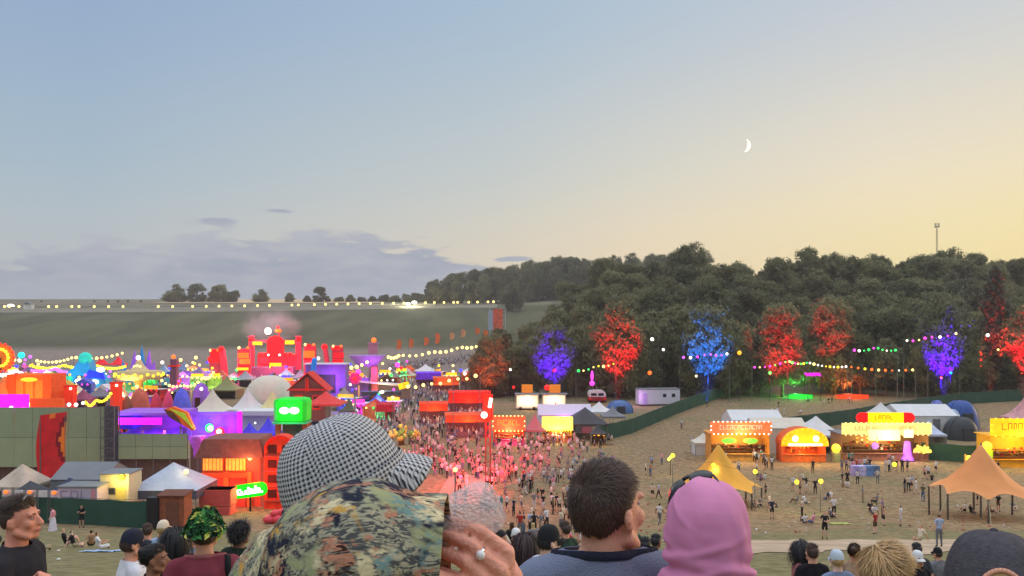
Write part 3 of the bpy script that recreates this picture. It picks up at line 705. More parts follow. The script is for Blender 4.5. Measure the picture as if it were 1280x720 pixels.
net_fence([(985, 142), (1060, 152), (1120, 165), (1200, 182), (1290, 190)], 2.6, 'dark green netting fence behind the white tents on the right')
net_fence([(1152, 113), (1222, 110)], 2.4, 'short dark green fence between the long stall and yellow stall')
net_fence([(-60, 71), (0, 68), (90, 65.5), (186, 62.6)], 2.15, 'dark green fence behind the sitting people on the left')

# star-shaped stretch tents
def star_tent(pxa, pxb, Y, row_top, row_eave, m, label, light=None, rz=0.0):
    o, w = place('star_tent', pxa, pxb, Y, label, 'stretch tent', 'peaked orange stretch tents', rz); px = (pxa+pxb)/2
    zp = top(row_top, px, Y); ze = top(row_eave, px, Y); N = 8; Rr = w/2; mb = MB(); rings = []; K = 6
    for j in range(13):
        t = j/12; ring = []
        for i in range(N*K):
            a = 2*math.pi*i/(N*K)+math.pi/N; u = (i % K)/K; sc_ = 1-.20*(4*u*(1-u))*(1-t)
            rad = Rr*sc_*((1-t)**1.0)+.10; z = ze+(zp-ze)*(t**2.0*.62+t*.38)+(.45*(4*u*(1-u)))*(1-t)**2
            ring.append((rad*math.cos(a), rad*math.sin(a), z))
        rings.append(ring)
    mb.loft(rings, cap1=True); mb.build('canopy', m, o, True)
    MB().tube((0, 0, 0), (0, 0, zp+.15), .09, .06).build('centre_pole', STEEL, o)
    for i in range(N):
        a = 2*math.pi*i/N+math.pi/N; x, y = Rr*math.cos(a), Rr*math.sin(a)
        MB().tube((x*.99, y*.99, gz(o.location.x+x, o.location.y+y)-o.location.z), (x, y, ze+.05), .09, .08, 7).build('edge_pole', mat('dark_timber_pole', (92, 78, 66), .8), o)
        MB().tube((x*1.3, y*1.3, gz(o.location.x+x*1.3, o.location.y+y*1.3)-o.location.z), (x, y, ze), .02, .02, 4).build('guy_rope', mat('pale_rope', (200, 190, 160), .9), o)
    if light: glow(o, (0, 0, zp*.45), light[0], light[1], .4)
    return o
ORANGE_T = mat('apricot_stretch_fabric', (228, 150, 88), .7, .08, .6)
MUSTARD_T = mat('mustard_stretch_fabric', (220, 160, 58), .7, .08, .6)
star_tent(1168, 1284, 70, 556, 613, ORANGE_T, 'apricot orange peaked star tent on the right with people sitting under it', ((1, .7, .4), 60))
star_tent(846, 950, 78, 556, 608, MUSTARD_T, 'mustard yellow peaked tent behind the pink headscarf', ((1, .75, .3), 60), .2)
# sparse lantern line between the two star tents
pts = [PX(841, 566, 76), PX(892, 578, 77), PX(944, 586, 74), PX(996, 599, 73), PX(1026, 598, 73), PX(1118, 577, 73), PX(1222, 556, 70)]
o = empty('lantern_line', pts[0], 0, 'sagging line of big round yellow lanterns strung over the field', 'lantern line')
line = []
for a, b in zip(pts[:-1], pts[1:]):
    for i in range(6): t = i/6; line.append(a.lerp(b, t)-pts[0]-Vector((0, 0, .25*4*t*(1-t))))
line.append(pts[-1]-pts[0]); MB().path(line, .012, 4).build('cable', CABLE, o)
for p in pts[:-1]: bulb('yellow', o, p-pts[0]-Vector((0, 0, .25)), .21, 'lantern'); glow(o, p-pts[0]-Vector((0, .6, .5)), (1, .8, .3), 60, .3)
for p in (pts[0], pts[2], pts[4]): MB().tube(Vector((p.x, p.y+.1, gz(p.x, p.y)))-pts[0], p+Vector((0, .1, .05))-pts[0], .035, .03, 6).build('pole', STEEL, o)
o, w = place('lantern_post', 834, 842, 100, 'leaning yellow light tube on a post near the fence corner', 'lamp'); MB().tube((0, 0, 0), (0, 0, 1.9), .04).build('post', BLACK, o); MB().tube((-.3, 0, 1.9), (.35, 0, 2.7), .16, .16).build('tube', mat('lamp_glass_yellow2', (240, 240, 90), .3, 0, emit=1.5), o); glow(o, (0, -.8, 2.2), (1, .9, .3), 60)
# bin table in the middle of the field
o, w = place('bin_table', 1064, 1098, 100, 'low lilac and blue wrapped bins in the middle of the field', 'recycling bins')
for i, (c, nme) in enumerate((((178, 160, 214), 'lilac'), ((200, 190, 224), 'pale'), ((110, 140, 190), 'blue'), ((96, 120, 150), 'slate'))): MB().box((-w/2+w*(i+.5)/4, 0, .6), (w/4-.04, 1.0, 1.2)).box((-w/2+w*(i+.5)/4, 0, 1.23), (w/4-.1, .9, .06)).build('bin', mat('bin_wrap_'+nme, c, .6, .2, 2), o)

# ================================================================ centre stalls
stall(617, 655, 128, 519, 'red and orange stall with a square of round bulbs by the red lamp tower', (214, 70, 50), (250, 84, 50), (255, 170, 60), 'warm', nb=8, sign_e=.75, power=500, counter=(220, 80, 160), sign_h=2.3)
stall(678, 714, 132, 520, 'yellow stall with thick rows of yellow bulbs left of the dark gazebo', (220, 176, 40), (255, 240, 110), (240, 200, 90), 'yellow', nb=11, sign_e=.85, power=500, sign_h=2.2, counter=(170, 90, 40))
for pxa, pxb, lb in ((645, 673, 'white lit trailer stall on the left under an orange louvre sign'), (678, 707, 'white lit trailer stall on the right with a red lamp under an orange louvre sign')):
    o, w = place('trailer_stall', pxa, pxb, 172, lb, 'food trailer', 'white trailer stalls'); h = top(492, (pxa+pxb)/2, 172)
    MB().box((0, .6, .45+(h-.5)/2), (w, 2.2, h-.5)).build('body', mat('white_gloss_panel', (232, 226, 214), .4, .05), o)
    MB().box((0, -.56, h*.55), (w*.9, .05, h*.62)).build('lit_hatch', mat('cream_backlit_hatch', (255, 236, 190), .4, .25, 1.2, emit=.85), o)
    MB().box((0, -.9, h+.05), (w+.6, 3.6, .12)).build('roof', GREY_PVC, o)
    for s in (-1, 1): MB().tube((s*w*.3, -.5, .35), (s*w*.3, -.3, .35), .35, .35, 12).build('wheel', TYRE, o)
    z = top(483 if pxa < 670 else 482, (pxa+pxb)/2, 172); sg = MB()
    for k in range(4): sg.box((.2 if pxa > 670 else 0, 0, h+.45+k*.42), (2.4, .2, .26))
    sg.box((.2 if pxa > 670 else 0, .15, h+1.05), (2.3, .06, 1.8)); sg.build('louvre_sign', mat('orange_louvre_board', (226, 150, 50), .5, .1, emit=.35), o)
    bulb('red' if pxa > 670 else 'white', o, (.3, -.75, h*.45), .2, 'lamp')
    if pxa > 670: bulb('red', o, (-1.5, 0, h+1.3), .6, 'red_lantern')
    glow(o, (0, -1.8, h*.6), (1, .85, .6), 220)
gazebo('gazebo', 706, 757, 136, 509, 527, DARK_PVC, 'charcoal grey pyramid gazebo behind the yellow stall', 'gazebo', None, curve=1.15)
marquee('marquee', 672, 738, 143, 505, 516, mat('lilac_lit_pvc', (200, 198, 212), .6, .06), 'lilac-lit white tent with an open black doorway behind the yellow stall', None, d=6)  # lilac light is put into the colour of the white cloth
glow([q for q in COL.objects if q.get('label', '').startswith('lilac-lit white')][0], (0, -4.6, 3.2), (.6, .15, 1), 220)
gazebo('gazebo', 733, 765, 150, 502, 513, WHITE_PVC, 'white pyramid gazebo behind the charcoal one', 'gazebo', None)
gazebo('gazebo', 752, 780, 144, 508, 519, GREY_PVC, 'grey gazebo at the right of the charcoal one', 'gazebo', None)
gazebo('gazebo', 655, 682, 131, 517, 536, mat('dusty_rose_canvas', (172, 108, 112), .7, .1, .6), 'dusty rose tent with an orange corner between the two bulb-lit stalls', 'gazebo', None)
gazebo('gazebo', 738, 757, 128, 530, 543, DARK_PVC, 'dark food hut with amber lamps right of the yellow stall', 'food hut', None, wall=mat('dark_hut_boards', (70, 56, 48), .8, .2), flap=.2)
h_ = [q for q in COL.objects if q.get('label', '').startswith('dark food hut')][0]
for x in (-.7, 0, .8): bulb('amber', h_, (x, -1.0, 1.7), .16)
glow(h_, (0, -1.2, 1.7), (1, .6, .2), 110)
dome_tent(757, 792, 168, 500, mat('tarp_blue_nylon', (80, 110, 160), .5, .12, .8), 'low blue tarpaulin tent left of the white cabin')
# white site cabin
o, w = place('site_cabin', 796, 848, 181, 'white site cabin with two small dark windows beside the green fence', 'cabin', None, R(8)); h = top(486, 822, 181)
MB().box((0, 0, .3+(h-.3)/2), (w, 3.0, h-.3)).build('wall', mat('white_cabin_steel', (214, 210, 216), .5, .05), o)
MB().box((0, 0, h+.06), (w+.2, 3.2, .14)).build('roof', GREY_PVC, o)
for x in (w*.12, w*.34): f = MB().box((x, -1.52, h*.62), (.8, .06, .8)).build('window', STEEL, o); MB().box((x, -1.56, h*.62), (.64, .04, .64)).build('pane', GLASS, f)
MB().box((-w*.36, -1.53, h*.42), (1.0, .06, h*.7)).build('door', mat('lilac_door', (196, 170, 220), .5), o)
for s in (-1, 1): MB().box((s*w*.4, 0, .15), (.4, 2.4, .3)).build('foot', GREY_PVC, o)
glow(o, (-w*.62, -3.0, 2.2), (.75, .3, 1), 260)
# camper van
o, w = place('camper_van', 735, 757, 186, 'red and white rounded camper van seen from behind near the trailers', 'camper van'); h = top(488, 746, 186)
prof_ = lambda s, z0, z1, n=4: [(-w/2*s, z0), (w/2*s, z0)]+[(w/2*s*math.cos(t)**(2/n) if math.cos(t) > 0 else 0, z0+(z1-z0)*math.sin(t)**(2/n)) for t in [math.pi/2*i/8 for i in range(1, 9)]]
def half(s, z0, z1):
    r = [(w/2*s*max(0, math.cos(t))**.5, z0+(z1-z0)*math.sin(t)**.5) for t in [math.pi/2*i/9 for i in range(10)]]; return r+[(-x, z) for x, z in reversed(r[:-1])]
MB().prism([(-w/2, .45), (w/2, .45), (w/2, h*.5), (-w/2, h*.5)], -1.4, 2.8).build('body', mat('red_van_paint', (150, 44, 44), .35), o)
up = MB().prism(half(.97, h*.5, h), -1.35, 2.7).build('cab_top', mat('white_van_paint', (226, 216, 212), .35), o)
for s in (-1, 1): f = MB().box((s*w*.2, -1.38, h*.70), (w*.32, .05, h*.22)).build('window', STEEL, o); MB().box((s*w*.2, -1.41, h*.70), (w*.28, .04, h*.18)).build('pane', GLASS, f)
for s in (-1, 1):
    for y in (-.7, 2.0): MB().tube((s*w*.5, y, .42), (s*w*.38, y, .42), .42, .42, 14).build('wheel', TYRE, o)
    bulb('red', o, (s*w*.42, -1.42, h*.36), .12, 'tail_lamp')
o, w = place('red_pickup', 768, 793, 200, 'dark red pickup parked at the foot of the wood behind the cabin', 'pickup'); MB().box((0, 0, .95), (w, 2.0, .9)).build('body', mat('red_van_paint', (150, 44, 44)), o)
MB().prism([(-w*.1, 1.4), (w*.34, 1.4), (w*.26, 2.2), (-w*.04, 2.2)], -.9, .9).build('cab', GLASS, o)
for s in (-1, 1): MB().tube((s*w*.33, -1.05, .45), (s*w*.33, -.8, .45), .45, .45, 14).build('wheel', TYRE, o)

# red lamp tower beside the packed lane
o, w = place('lamp_tower', 602, 618, 76, 'tall rust red lamp tower with bright red floods over the crowd', 'lamp tower'); h = top(488, 610, 76)
mb = MB()
for sx in (-1, 1):
    for sy in (-1, 1): mb.tube((sx*.22, sy*.22, 0), (sx*.22, sy*.22, h), .05, n=6)
for k in range(int(h/.8)):
    z = k*.8
    for a, b in (((-.22, -.22), (.22, -.22)), ((.22, .22), (-.22, .22))): mb.tube((a[0], a[1], z), (b[0], b[1], z+.8), .025, n=4)
mb.build('mast', mat('red_oxide_steel', (170, 52, 40), .5, .1), o)
MB().box((0, 0, .1), (1.5, 1.5, .2)).build('base', BLACK, o)
MB().tube((.15, -.3, h-1.6), (.3, -.3, h-.7), .16, .16).build('tube_lamp', mat('lamp_glass_white', (255, 246, 228)), o); bulb('white', o, (-.35, -.35, h-2.3), .32, 'round_lamp')
MB().box((0, .1, h-1.6), (.9, .3, 2.4)).build('panel', mat('red_glowing_panel', (255, 40, 20), .5, .05, emit=.8), o)
glow(o, (-.3, -1.2, h-2.2), (1, .04, .03), 2600, .3)
tg = G(585, 84)-o.location
beam(o, (-.6, -.5, h-2.2), (-2.2, 8, -1), (1, .05, .03), 60000, 50); beam(o, (-.6, .5, h-2.2), (-7, 40, 0), (1, .04, .10), 85000, 60); beam(o, (-.6, -.5, h-2.2), (-14, 14, 0), (1, .05, .08), 16000, 65)
# pale patch in the ground colour standing for the pool of red floodlight
strip('lit_ground_patch', [(-7.8, 92), (-3.0, 92)], 16, mat('pale_trodden_sand', (170, 138, 116), .9, .08, .6), .05)

# ================================================================ left side: camp, hoarding and the near stage backs
def prop(name, pxa, pxb, Y, label, cat, group=None, rz=0.0):
    return place(name, pxa, pxb, Y, label, cat, group, rz)
P_ = lambda n, c, **k: mat(n, c, **k)
# black cabinet and rusty box at the fence end
o, w = prop('cabinet', 186, 201, 62, 'black cabinet at the right end of the green fence', 'cabinet'); h = top(621, 193, 62)
MB().box((0, 0, h/2), (w, .8, h)).build('body', P_('black_cabinet_paint', (40, 38, 40), rough=.5), o); MB().box((0, -.42, h/2), (w-.1, .04, h-.15)).build('door', P_('black_cabinet_paint', (40, 38, 40)), o)
o, w = prop('rusty_hut', 203, 235, 62.5, 'rusty orange brown hut beside the black cabinet', 'hut'); h = top(617, 219, 62.5)
MB().box((0, 0, h/2), (w, 1.5, h)).build('wall', P_('rusty_sheet', (150, 84, 56), rough=.8, var=.25), o); MB().box((0, 0, h+.05), (w+.25, 1.8, .1), tilt=(R(4), 'X')).build('roof', P_('rust_roof', (110, 66, 50), var=.2), o)
MB().box((.1, -.77, h*.42), (w*.5, .05, h*.8)).build('door', P_('dull_rust_door', (120, 74, 56)), o)
# camp tents behind the fence
g1 = gazebo('gazebo', 175, 259, 72, 578, 606, P_('pale_blue_grey_canvas', (176, 184, 200), rough=.6, var=.06), 'wide pale blue grey gazebo with a dark skirt and a yellow lamp', 'gazebo', 'camp gazebos', curve=1.05, flap=.75, flap_m=P_('slate_valance', (84, 84, 98), var=.15), d=5)
h = top(585, 237, 72); bulb('warm', g1, (1.5, -.9, h-.15), .22, 'lamp'); glow(g1, (1.5, -1.3, h+.5), (1, .75, .35), 40); glow(g1, (-2.6, -2.9, 2.4), (1, .8, .1), 60)
MB().box((-2.75, -2.6, 1.5), (.7, .1, 1.3)).build('side_panel', P_('yellow_lit_panel', (250, 210, 60), var=.1, emit=.4), g1)
gazebo('gazebo', 188, 232, 78, 590, 606, DARK_PVC, 'charcoal gazebo roof just left of and behind the pale blue grey gazebo', 'gazebo', 'camp gazebos', curve=1.1)
gazebo('gazebo', 62, 112, 70, 597, 618, NAVY_PVC, 'low navy gazebo behind the green fence', 'gazebo', 'camp gazebos', curve=1.1)
gazebo('gazebo', 12, 64, 69, 601, 622, DARK_PVC, 'low dark grey gazebo left of the navy one', 'gazebo', 'camp gazebos', curve=1.1)
marquee('marquee', 82, 148, 77, 577, 592, GREY_PVC, 'pale grey flat-topped frame tent with lilac side behind the navy gazebo', None, d=5)
gazebo('gazebo', 4, 52, 75, 580, 604, P_('tan_and_white_canvas', (190, 170, 150), rough=.7, var=.3, scale=.7), 'crumpled tan and white tent at the left below the green hoarding', 'gazebo', 'camp gazebos', wall=P_('tan_and_white_canvas', (190, 170, 150)), curve=1.0)
o, w = prop('booth', 82, 130, 67, 'lilac white booth with faint panel lettering behind the green fence', 'booth'); h = top(606, 106, 67)
b_ = MB().box((0, 0, h/2), (w, 2.2, h)).build('wall', P_('lilac_white_panel', (206, 186, 200), rough=.5, var=.06), o); MB().box((0, 0, h+.05), (w+.2, 2.4, .1)).build('roof', GREY_PVC, o)
glyph_row(MB(), -w*.44, w*.3, h-1.15, h-.25, -1.12, random.Random(5)).build('lettering', P_('mauve_lettering', (168, 140, 160)), b_)
MB().box((w*.40, -1.12, h-.7), (.35, .04, 1.0)).build('panel', P_('pink_panel', (230, 150, 150)), o)
o, w = prop('booth', 134, 169, 69, 'cream booth lit bright yellow by a lamp on its corner', 'booth'); h = top(590, 151, 69)
MB().box((0, 0, h/2), (w, 2.4, h)).build('wall', P_('cream_booth_panel', (226, 206, 160), rough=.5, var=.06), o); MB().box((0, 0, h+.05), (w+.15, 2.6, .1)).build('roof', GREY_PVC, o)
f = MB().box((-w*.12, -1.22, h*.66), (.8, .05, .55)).build('window', STEEL, o); MB().box((-w*.12, -1.25, h*.66), (.62, .04, .4)).build('pane', GLASS, f)
MB().box((w*.22, -1.22, h*.38), (.8, .05, h*.7)).build('door', P_('yellow_door', (236, 206, 110)), o)
bulb('yellow', o, (w*.30, -1.5, h-.15), .24, 'lamp'); glow(o, (w*.32, -1.9, h-.2), (1, .82, .2), 190, .2)
for i in range(5):
    o, w = prop('crowd_barrier', 2+i*15, 16+i*15, 66.6+i*-.15, ('white barrier panel with an orange lamp, leftmost behind the fence', 'white barrier panel, second from the left behind the fence', 'white barrier panel in the middle of the row behind the fence', 'white barrier panel, fourth from the left behind the fence', 'white barrier panel nearest the lilac booth')[i], 'barrier', 'white barriers behind the fence')
    h = top(609, 8+i*15, 66.6); MB().box((0, 0, h-.5), (w, .06, .55)).build('panel', P_('white_barrier', (220, 210, 206), rough=.5), o)
    for s in (-1, 1): MB().box((s*w*.45, 0, h/2), (.06, .06, h)).build('post', STEEL, o)
    if i % 2 == 0: bulb('orange', o, (0, -.2, h-.35), .16, 'lamp')
# stage hoarding of pale green panels on a scaffold
def hoarding(pxa, pxb, Y, rt, rb, label, npan):
    o, w = prop('hoarding', pxa, pxb, Y, label, 'hoarding', 'pale green hoardings'); px = (pxa+pxb)/2; h = top(rt, px, Y); zb = top(rb, px, Y)
    pw = w/npan
    for i in range(npan):
        for j, (za, zc) in enumerate(((zb, (zb+h)/2), ((zb+h)/2, h))):
            MB().box((-w/2+pw*(i+.5), .01*((i+j) % 3), (za+zc)/2), (pw-.05, .06, zc-za-.05)).build('panel', P_('pale_green_ply_%d' % ((i*3+j) % 3), ((164, 172, 132), (154, 166, 130), (172, 178, 142))[(i*3+j) % 3], rough=.85, var=.07, scale=.5), o)
    fr = MB()
    for i in range(npan+1): fr.tube((-w/2+pw*i, .12, 0), (-w/2+pw*i, .12, h+.05), .06, n=6)
    for z in (zb, (zb+h)/2, h): fr.tube((-w/2, .16, z), (w/2, .16, z), .05, n=6)
    for i in range(npan): fr.tube((-w/2+pw*i, .2, .1), (-w/2+pw*(i+1), 2.4, .05), .04, n=5)
    fr.build('scaffold', STEEL, o)
    MB().box((0, .5, zb/2), (w, .1, zb)).build('skirt', P_('brown_stage_skirt', (112, 82, 72), var=.15), o); return o
hoarding(-50, 131, 92, 510, 584, 'tall wall of pale green panels behind the red sail banner', 8)
hoarding(148, 234, 91, 543, 574, 'lower strip of pale green panels under the magenta stage', 4)
hoarding(312, 372, 93, 548, 566, 'short strip of pale green panels behind the red arched tower', 2)
o, w = prop('scaffold_tower', 128, 147, 91, 'dark scaffold tower between the two pale green hoardings', 'tower'); h = top(508, 137, 91)
mb = MB()
for sx in (-1, 1):
    for sy in (-1, 1): mb.tube((sx*w*.45, sy*.6, 0), (sx*w*.45, sy*.6, h), .07, n=6)
for k in range(int(h/1.1)): mb.tube((-w*.45, -.6, k*1.1), (w*.45, -.6, k*1.1+1.1), .04, n=4); mb.tube((-w*.45, -.6, k*1.1), (w*.45, -.6, k*1.1), .05, n=4)
mb.build('frame', STEEL, o); MB().box((0, .3, h*.5), (w*.9, .1, h)).build('cladding', P_('dark_mauve_cloth', (92, 84, 92), var=.2), o)
# red sail banner
o, w = prop('sail_banner', 47, 84, 84, 'tall curved red sail banner with an orange sun pattern', 'banner'); h = top(519, 66, 84); hb = top(602, 66, 84); rings = []
for j in range(15):
    t = j/14; z = hb+(h-hb)*t; cx = -.25*math.sin(t*math.pi)+.15*t; ww = w*(.44+.06*math.sin(t*3)); rings.append([(cx-ww+(2*ww)*i/10, .35*math.sin(i/10*math.pi), z+.35*(i/10)*t) for i in range(11)])
mb = MB(); mb.loft(rings, closed=False); n0 = len(mb.f)
for q in range(n0):
    i, j = q % 10, q//10; dx, dz = i-9.5, (j-8)*.75; rr = math.hypot(dx, dz); mb.mi[q] = 1 if rr < 2.6 else 2 if rr < 3.7 else 1 if (j > 12 and 2 < i < 5) or (j < 2 and i > 5) else 0
mb.build('fabric', [P_('crimson_banner_cloth', (206, 36, 40), rough=.7, var=.2, scale=.8, emit=.12), P_('orange_banner_cloth', (240, 120, 40), rough=.7, emit=.12), P_('dark_red_banner_cloth', (150, 24, 36), rough=.7)], o, True)
for s in (-1, 1): MB().tube((s*w*.42, .1, 0), (s*w*.42, .05, h), .07, .05).build('pole', STEEL, o)
# stage behind the hoarding, magenta and violet light put into its cloths as glow
o, w = prop('stage_canopy', 148, 232, 101, 'stage roof glowing magenta and violet above the lower green panels', 'stage'); h = top(514, 190, 101); hb = top(548, 190, 101)
MB().box((0, 1, h-.15), (w, 6, .3)).build('roof', P_('violet_lit_roof_cloth', (150, 90, 200), rough=.6, var=.12, emit=.15), o)
MB().box((-.9, -2.1, h-1.0), (w*.72, .15, .85)).build('fascia', P_('magenta_led_strip', (245, 30, 235), var=.12, emit=.85), o)
MB().box((0, 3.9, (h+hb)/2), (w, .1, h-hb)).build('back_cloth', P_('purple_lit_back_cloth', (140, 70, 200), var=.4, scale=.6, emit=.15), o)
rings = []
for j in range(5): rings.append([(-w/2+w*i/16, -1.8+j*1.2, hb+.3+.7*abs(math.sin(i*.6+j))*(j/4)) for i in range(17)])
MB().loft(rings, closed=False).build('drape', P_('violet_lit_drape', (120, 60, 220), var=.25, scale=.7, emit=.22), o, True)
for x in (-.5, -.15, .2, .5): MB().box((x*w*.96, 0, hb/2+.4), (.3, .3, hb+1.2)).build('post', P_('mauve_post', (120, 96, 120)), o)
MB().box((-w*.40, 1.5, h-1.2), (1.8, 2.6, 2.2)).build('speaker', P_('indigo_box', (50, 30, 190), emit=.3), o)
bulb('white', o, (-w/2+.7, -2.6, h-1.8), .52, 'floodlight'); glow(o, (-w/2+.8, -3.6, h-1.8), (.35, .25, 1), 900, .3); glow(o, (1.5, -.5, hb+1.2), (.8, .1, 1), 600, .5)
# fin ornament
o, w = prop('fin_ornament', 206, 244, 99, 'pointed leaf-shaped ornament painted orange and lime on the stage roof', 'ornament'); h = top(508, 225, 99)
pl = lambda pts: [(x*w, z) for x, z in pts]
zb = top(538, 225, 99); H_ = h-zb
MB().prism(pl([(-.5, zb+H_*.9), (-.2, h), (.25, zb+H_*.75), (.5, zb+H_*.05), (.42, zb), (.1, zb+H_*.25), (-.3, zb+H_*.55)]), -.3, .3).build('fin', P_('orange_fin_paint', (226, 100, 40), var=.3, scale=.7, emit=.2), o)
MB().prism(pl([(-.3, zb+H_*.92), (.2, zb+H_*.72), (.46, zb+H_*.1), (.1, zb+H_*.55)]), -.42, -.30).build('stripe', P_('lime_fin_paint', (170, 200, 50), var=.25, emit=.3), o)
MB().prism(pl([(-.5, zb+H_*.9), (-.3, zb+H_*.55), (.1, zb+H_*.25), (.0, zb+H_*.5), (-.2, zb+H_*.78)]), -.38, -.30).build('edge', P_('dark_fin_paint', (110, 70, 40), var=.25), o)
MB().tube((0, .2, 0), (0, .2, zb+.6), .12).build('post', STEEL, o)
# stage wall with violet light put into its colour, green and red floods
o, w = prop('stage_wall', 237, 302, 101, 'violet lit stage wall with a green and a red floodlight', 'stage'); h = top(515, 270, 101); hb = top(548, 270, 101)
MB().box((0, 0, (h+hb)/2), (w, .4, h-hb)).build('panel', P_('violet_lit_panel', (140, 60, 215), var=.4, scale=.6, emit=.22), o)
for s, c in ((-1, 'v'), (1, 'm')): MB().box((s*w*.48, -.3, (h+hb)/2), (.5, .5, h-hb+.2)).build('pillar', P_('magenta_edge', (230, 30, 220), emit=.5) if s > 0 else P_('violet_lit_post', (130, 70, 220), emit=.3), o)
MB().box((0, -.3, h-.12), (w, .4, .35)).build('cornice', P_('violet_lit_post', (130, 70, 220)), o)
MB().box((0, .4, hb/2), (w, .3, hb)).build('base', P_('brown_stage_skirt', (112, 82, 72)), o)
bulb('green', o, (-.55, -.6, hb+1.4), .55, 'floodlight'); bulb('white', o, (-.3, -1.0, hb+1.4), .32, 'floodlight'); bulb('red', o, (.75, -.6, hb+.9), .6, 'floodlight'); bulb('white', o, (.85, -1.1, hb+1.0), .34, 'floodlight')
glow(o, (-.5, -2.0, hb+1.5), (.1, 1, .5), 350, .2); glow(o, (.8, -2.0, hb+.6), (1, .05, .2), 450, .2); glow(o, (2.0, -2.2, h-1), (.5, .1, 1), 300, .3)
o, w = prop('hanging_drape', 238, 256, 98, 'mauve twisted drape hanging at the left corner of the violet wall', 'drape'); zt = top(545, 247, 98); zb = top(572, 247, 98); rings = []
for j in range(9):
    t = j/8; a0 = t*3; rings.append([(math.cos(a+a0)*w*.5*(1-.6*t)*(1+.3*math.sin(3*a)), math.sin(a+a0)*w*.4*(1-.6*t), zt+(zb-zt)*t) for a in [2*math.pi*i/14 for i in range(14)]])
MB().loft(rings, cap0=True, cap1=True).build('cloth', P_('mauve_drape', (190, 90, 200), var=.3, scale=1.5, emit=.15), o, True); MB().tube((0, 0, 0), (0, 0, zt), .07).build('post', STEEL, o)
# tents with blue light put into the nylon colour, and the pale box
for pxa, pxb, rt, re, Y, lb in ((322, 349, 521, 540, 104, 'small tent lit deep blue beside the green eyed head'), (298, 326, 528, 545, 103, 'small tent lit violet blue left of the deep blue one')):
    gazebo('gazebo', pxa, pxb, Y, rt, re, P_('blue_lit_nylon', (84, 70, 220), var=.15, emit=.12), lb, 'gazebo', 'blue lit tents', wall=P_('blue_lit_nylon', (84, 70, 220)), walls=('front', 'left', 'right', 'back'))
glow([q for q in COL.objects if q.get('label', '').startswith('small tent lit deep')][0], (0, -3.2, 2.5), (.25, .15, 1), 300)
o, w = prop('frame_tent', 300, 350, 112, 'long pale grey flat tent roof behind the blue lit tents', 'marquee'); h = top(512, 325, 112)
MB().box((0, 0, h-.3), (w, 4, .6)).build('roof', WHITE_PVC, o); MB().box((0, .5, h/2-.3), (w-.3, 3, h-.7)).build('wall', P_('pale_blue_pvc', (190, 200, 222)), o)
for x in (-.4, 0, .4): bulb('white', o, (x*w, -2.1, h-1.6), .14, 'lamp')
# green glowing head with two white eyes
o, w = prop('light_sculpture', 346, 386, 100, 'big box head glowing green with two white lamp eyes on a stand', 'light sculpture'); h = top(497, 366, 100); hb = top(526, 366, 100)
hd = MB(); rings = []
for z, s in ((hb, .9), (hb+.2, 1), (h-.5, 1.03), (h-.12, .95), (h, .75)):
    rings.append([(max(-1, min(1, math.cos(a)*1.32))*w/2*s, max(-1, min(1, math.sin(a)*1.32))*1.5*s, z) for a in [2*math.pi*i/20 for i in range(20)]])
hd.loft(rings, cap0=True, cap1=True).build('head', P_('green_glowing_shell', (20, 190, 40), rough=.5, var=.22, scale=.7, emit=.55), o)
for s in (-1, 1): bulb('white', o, (s*.62, -1.6, (h+hb)/2+.0), .48, 'eye').scale = (.62, .15, .42)
for s in (-1, 1): MB().box((s*w*.42, -.5, hb/2), (.6, .5, hb)).build('leg', P_('orange_leg_paint', (190, 110, 60), var=.2), o)
MB().box((0, -.2, hb-.12), (w*1.05, 2.6, .22)).build('platform', P_('teal_shelf', (70, 170, 130), emit=.15), o); MB().box((0, .5, hb*.5), (w*.7, .2, hb*.9)).build('back_panel', P_('dull_green_panel', (90, 120, 96), var=.15), o)
glow(o, (0, -2.6, (h+hb)/2), (.1, 1, .15), 420, .3)
# brown roofed house with the lit window band, crates, green neon and the arched tower
o, w = prop('festival_house', 258, 334, 78, 'brown roofed house with a row of amber lit windows above a salmon wall', 'house'); h = top(545, 296, 78); he = top(568, 296, 78); hw = top(586, 296, 78)
MB().prism([(-w/2-.3, he), (w/2+.3, he), (w/2-.1, h), (-w/2+.5, h)], -2.2, 2.0).build('roof', P_('brown_shingle', (136, 84, 74), var=.2, scale=2), o)
MB().box((0, .2, he/2), (w*.92, 3.2, he)).build('wall', P_('salmon_plaster', (206, 92, 72), rough=.8, var=.15), o)
MB().box((-w*.10, -1.6, hw-.3), (w*.75, .25, .5)).build('ledge', P_('orange_trim', (226, 96, 48), var=.15), o)
for i in range(2):
    f = MB().box((-w*.30+i*w*.37, -1.46, (he+hw)/2), (w*.345, .10, he-hw)).build('window', P_('orange_trim', (226, 96, 48)), o)
    MB().box((-w*.30+i*w*.37, -1.52, (he+hw)/2), (w*.31, .06, (he-hw)*.8)).build('pane', P_('amber_lit_pane', (255, 180, 70), var=.3, scale=3, emit=.75), f)
    mb = MB()
    for q in range(5): mb.box((-w*.30+i*w*.37-w*.12+q*w*.06, -1.56, (he+hw)/2), (.05, .03, (he-hw)*.8))
    mb.build('mullion', P_('orange_trim', (226, 96, 48)), f)
MB().box((-w*.08, -1.55, hw*.5), (.45, .3, hw)).build('post', P_('orange_post_paint', (236, 120, 50), emit=.08), o); MB().box((w*.30, -1.55, hw*.5), (.4, .3, hw)).build('post', P_('orange_post_paint', (236, 120, 50)), o)
MB().box((w*.10, -1.46, hw*.42), (w*.26, .08, hw*.8)).build('door', P_('brick_red_door', (180, 76, 62), var=.15), o)
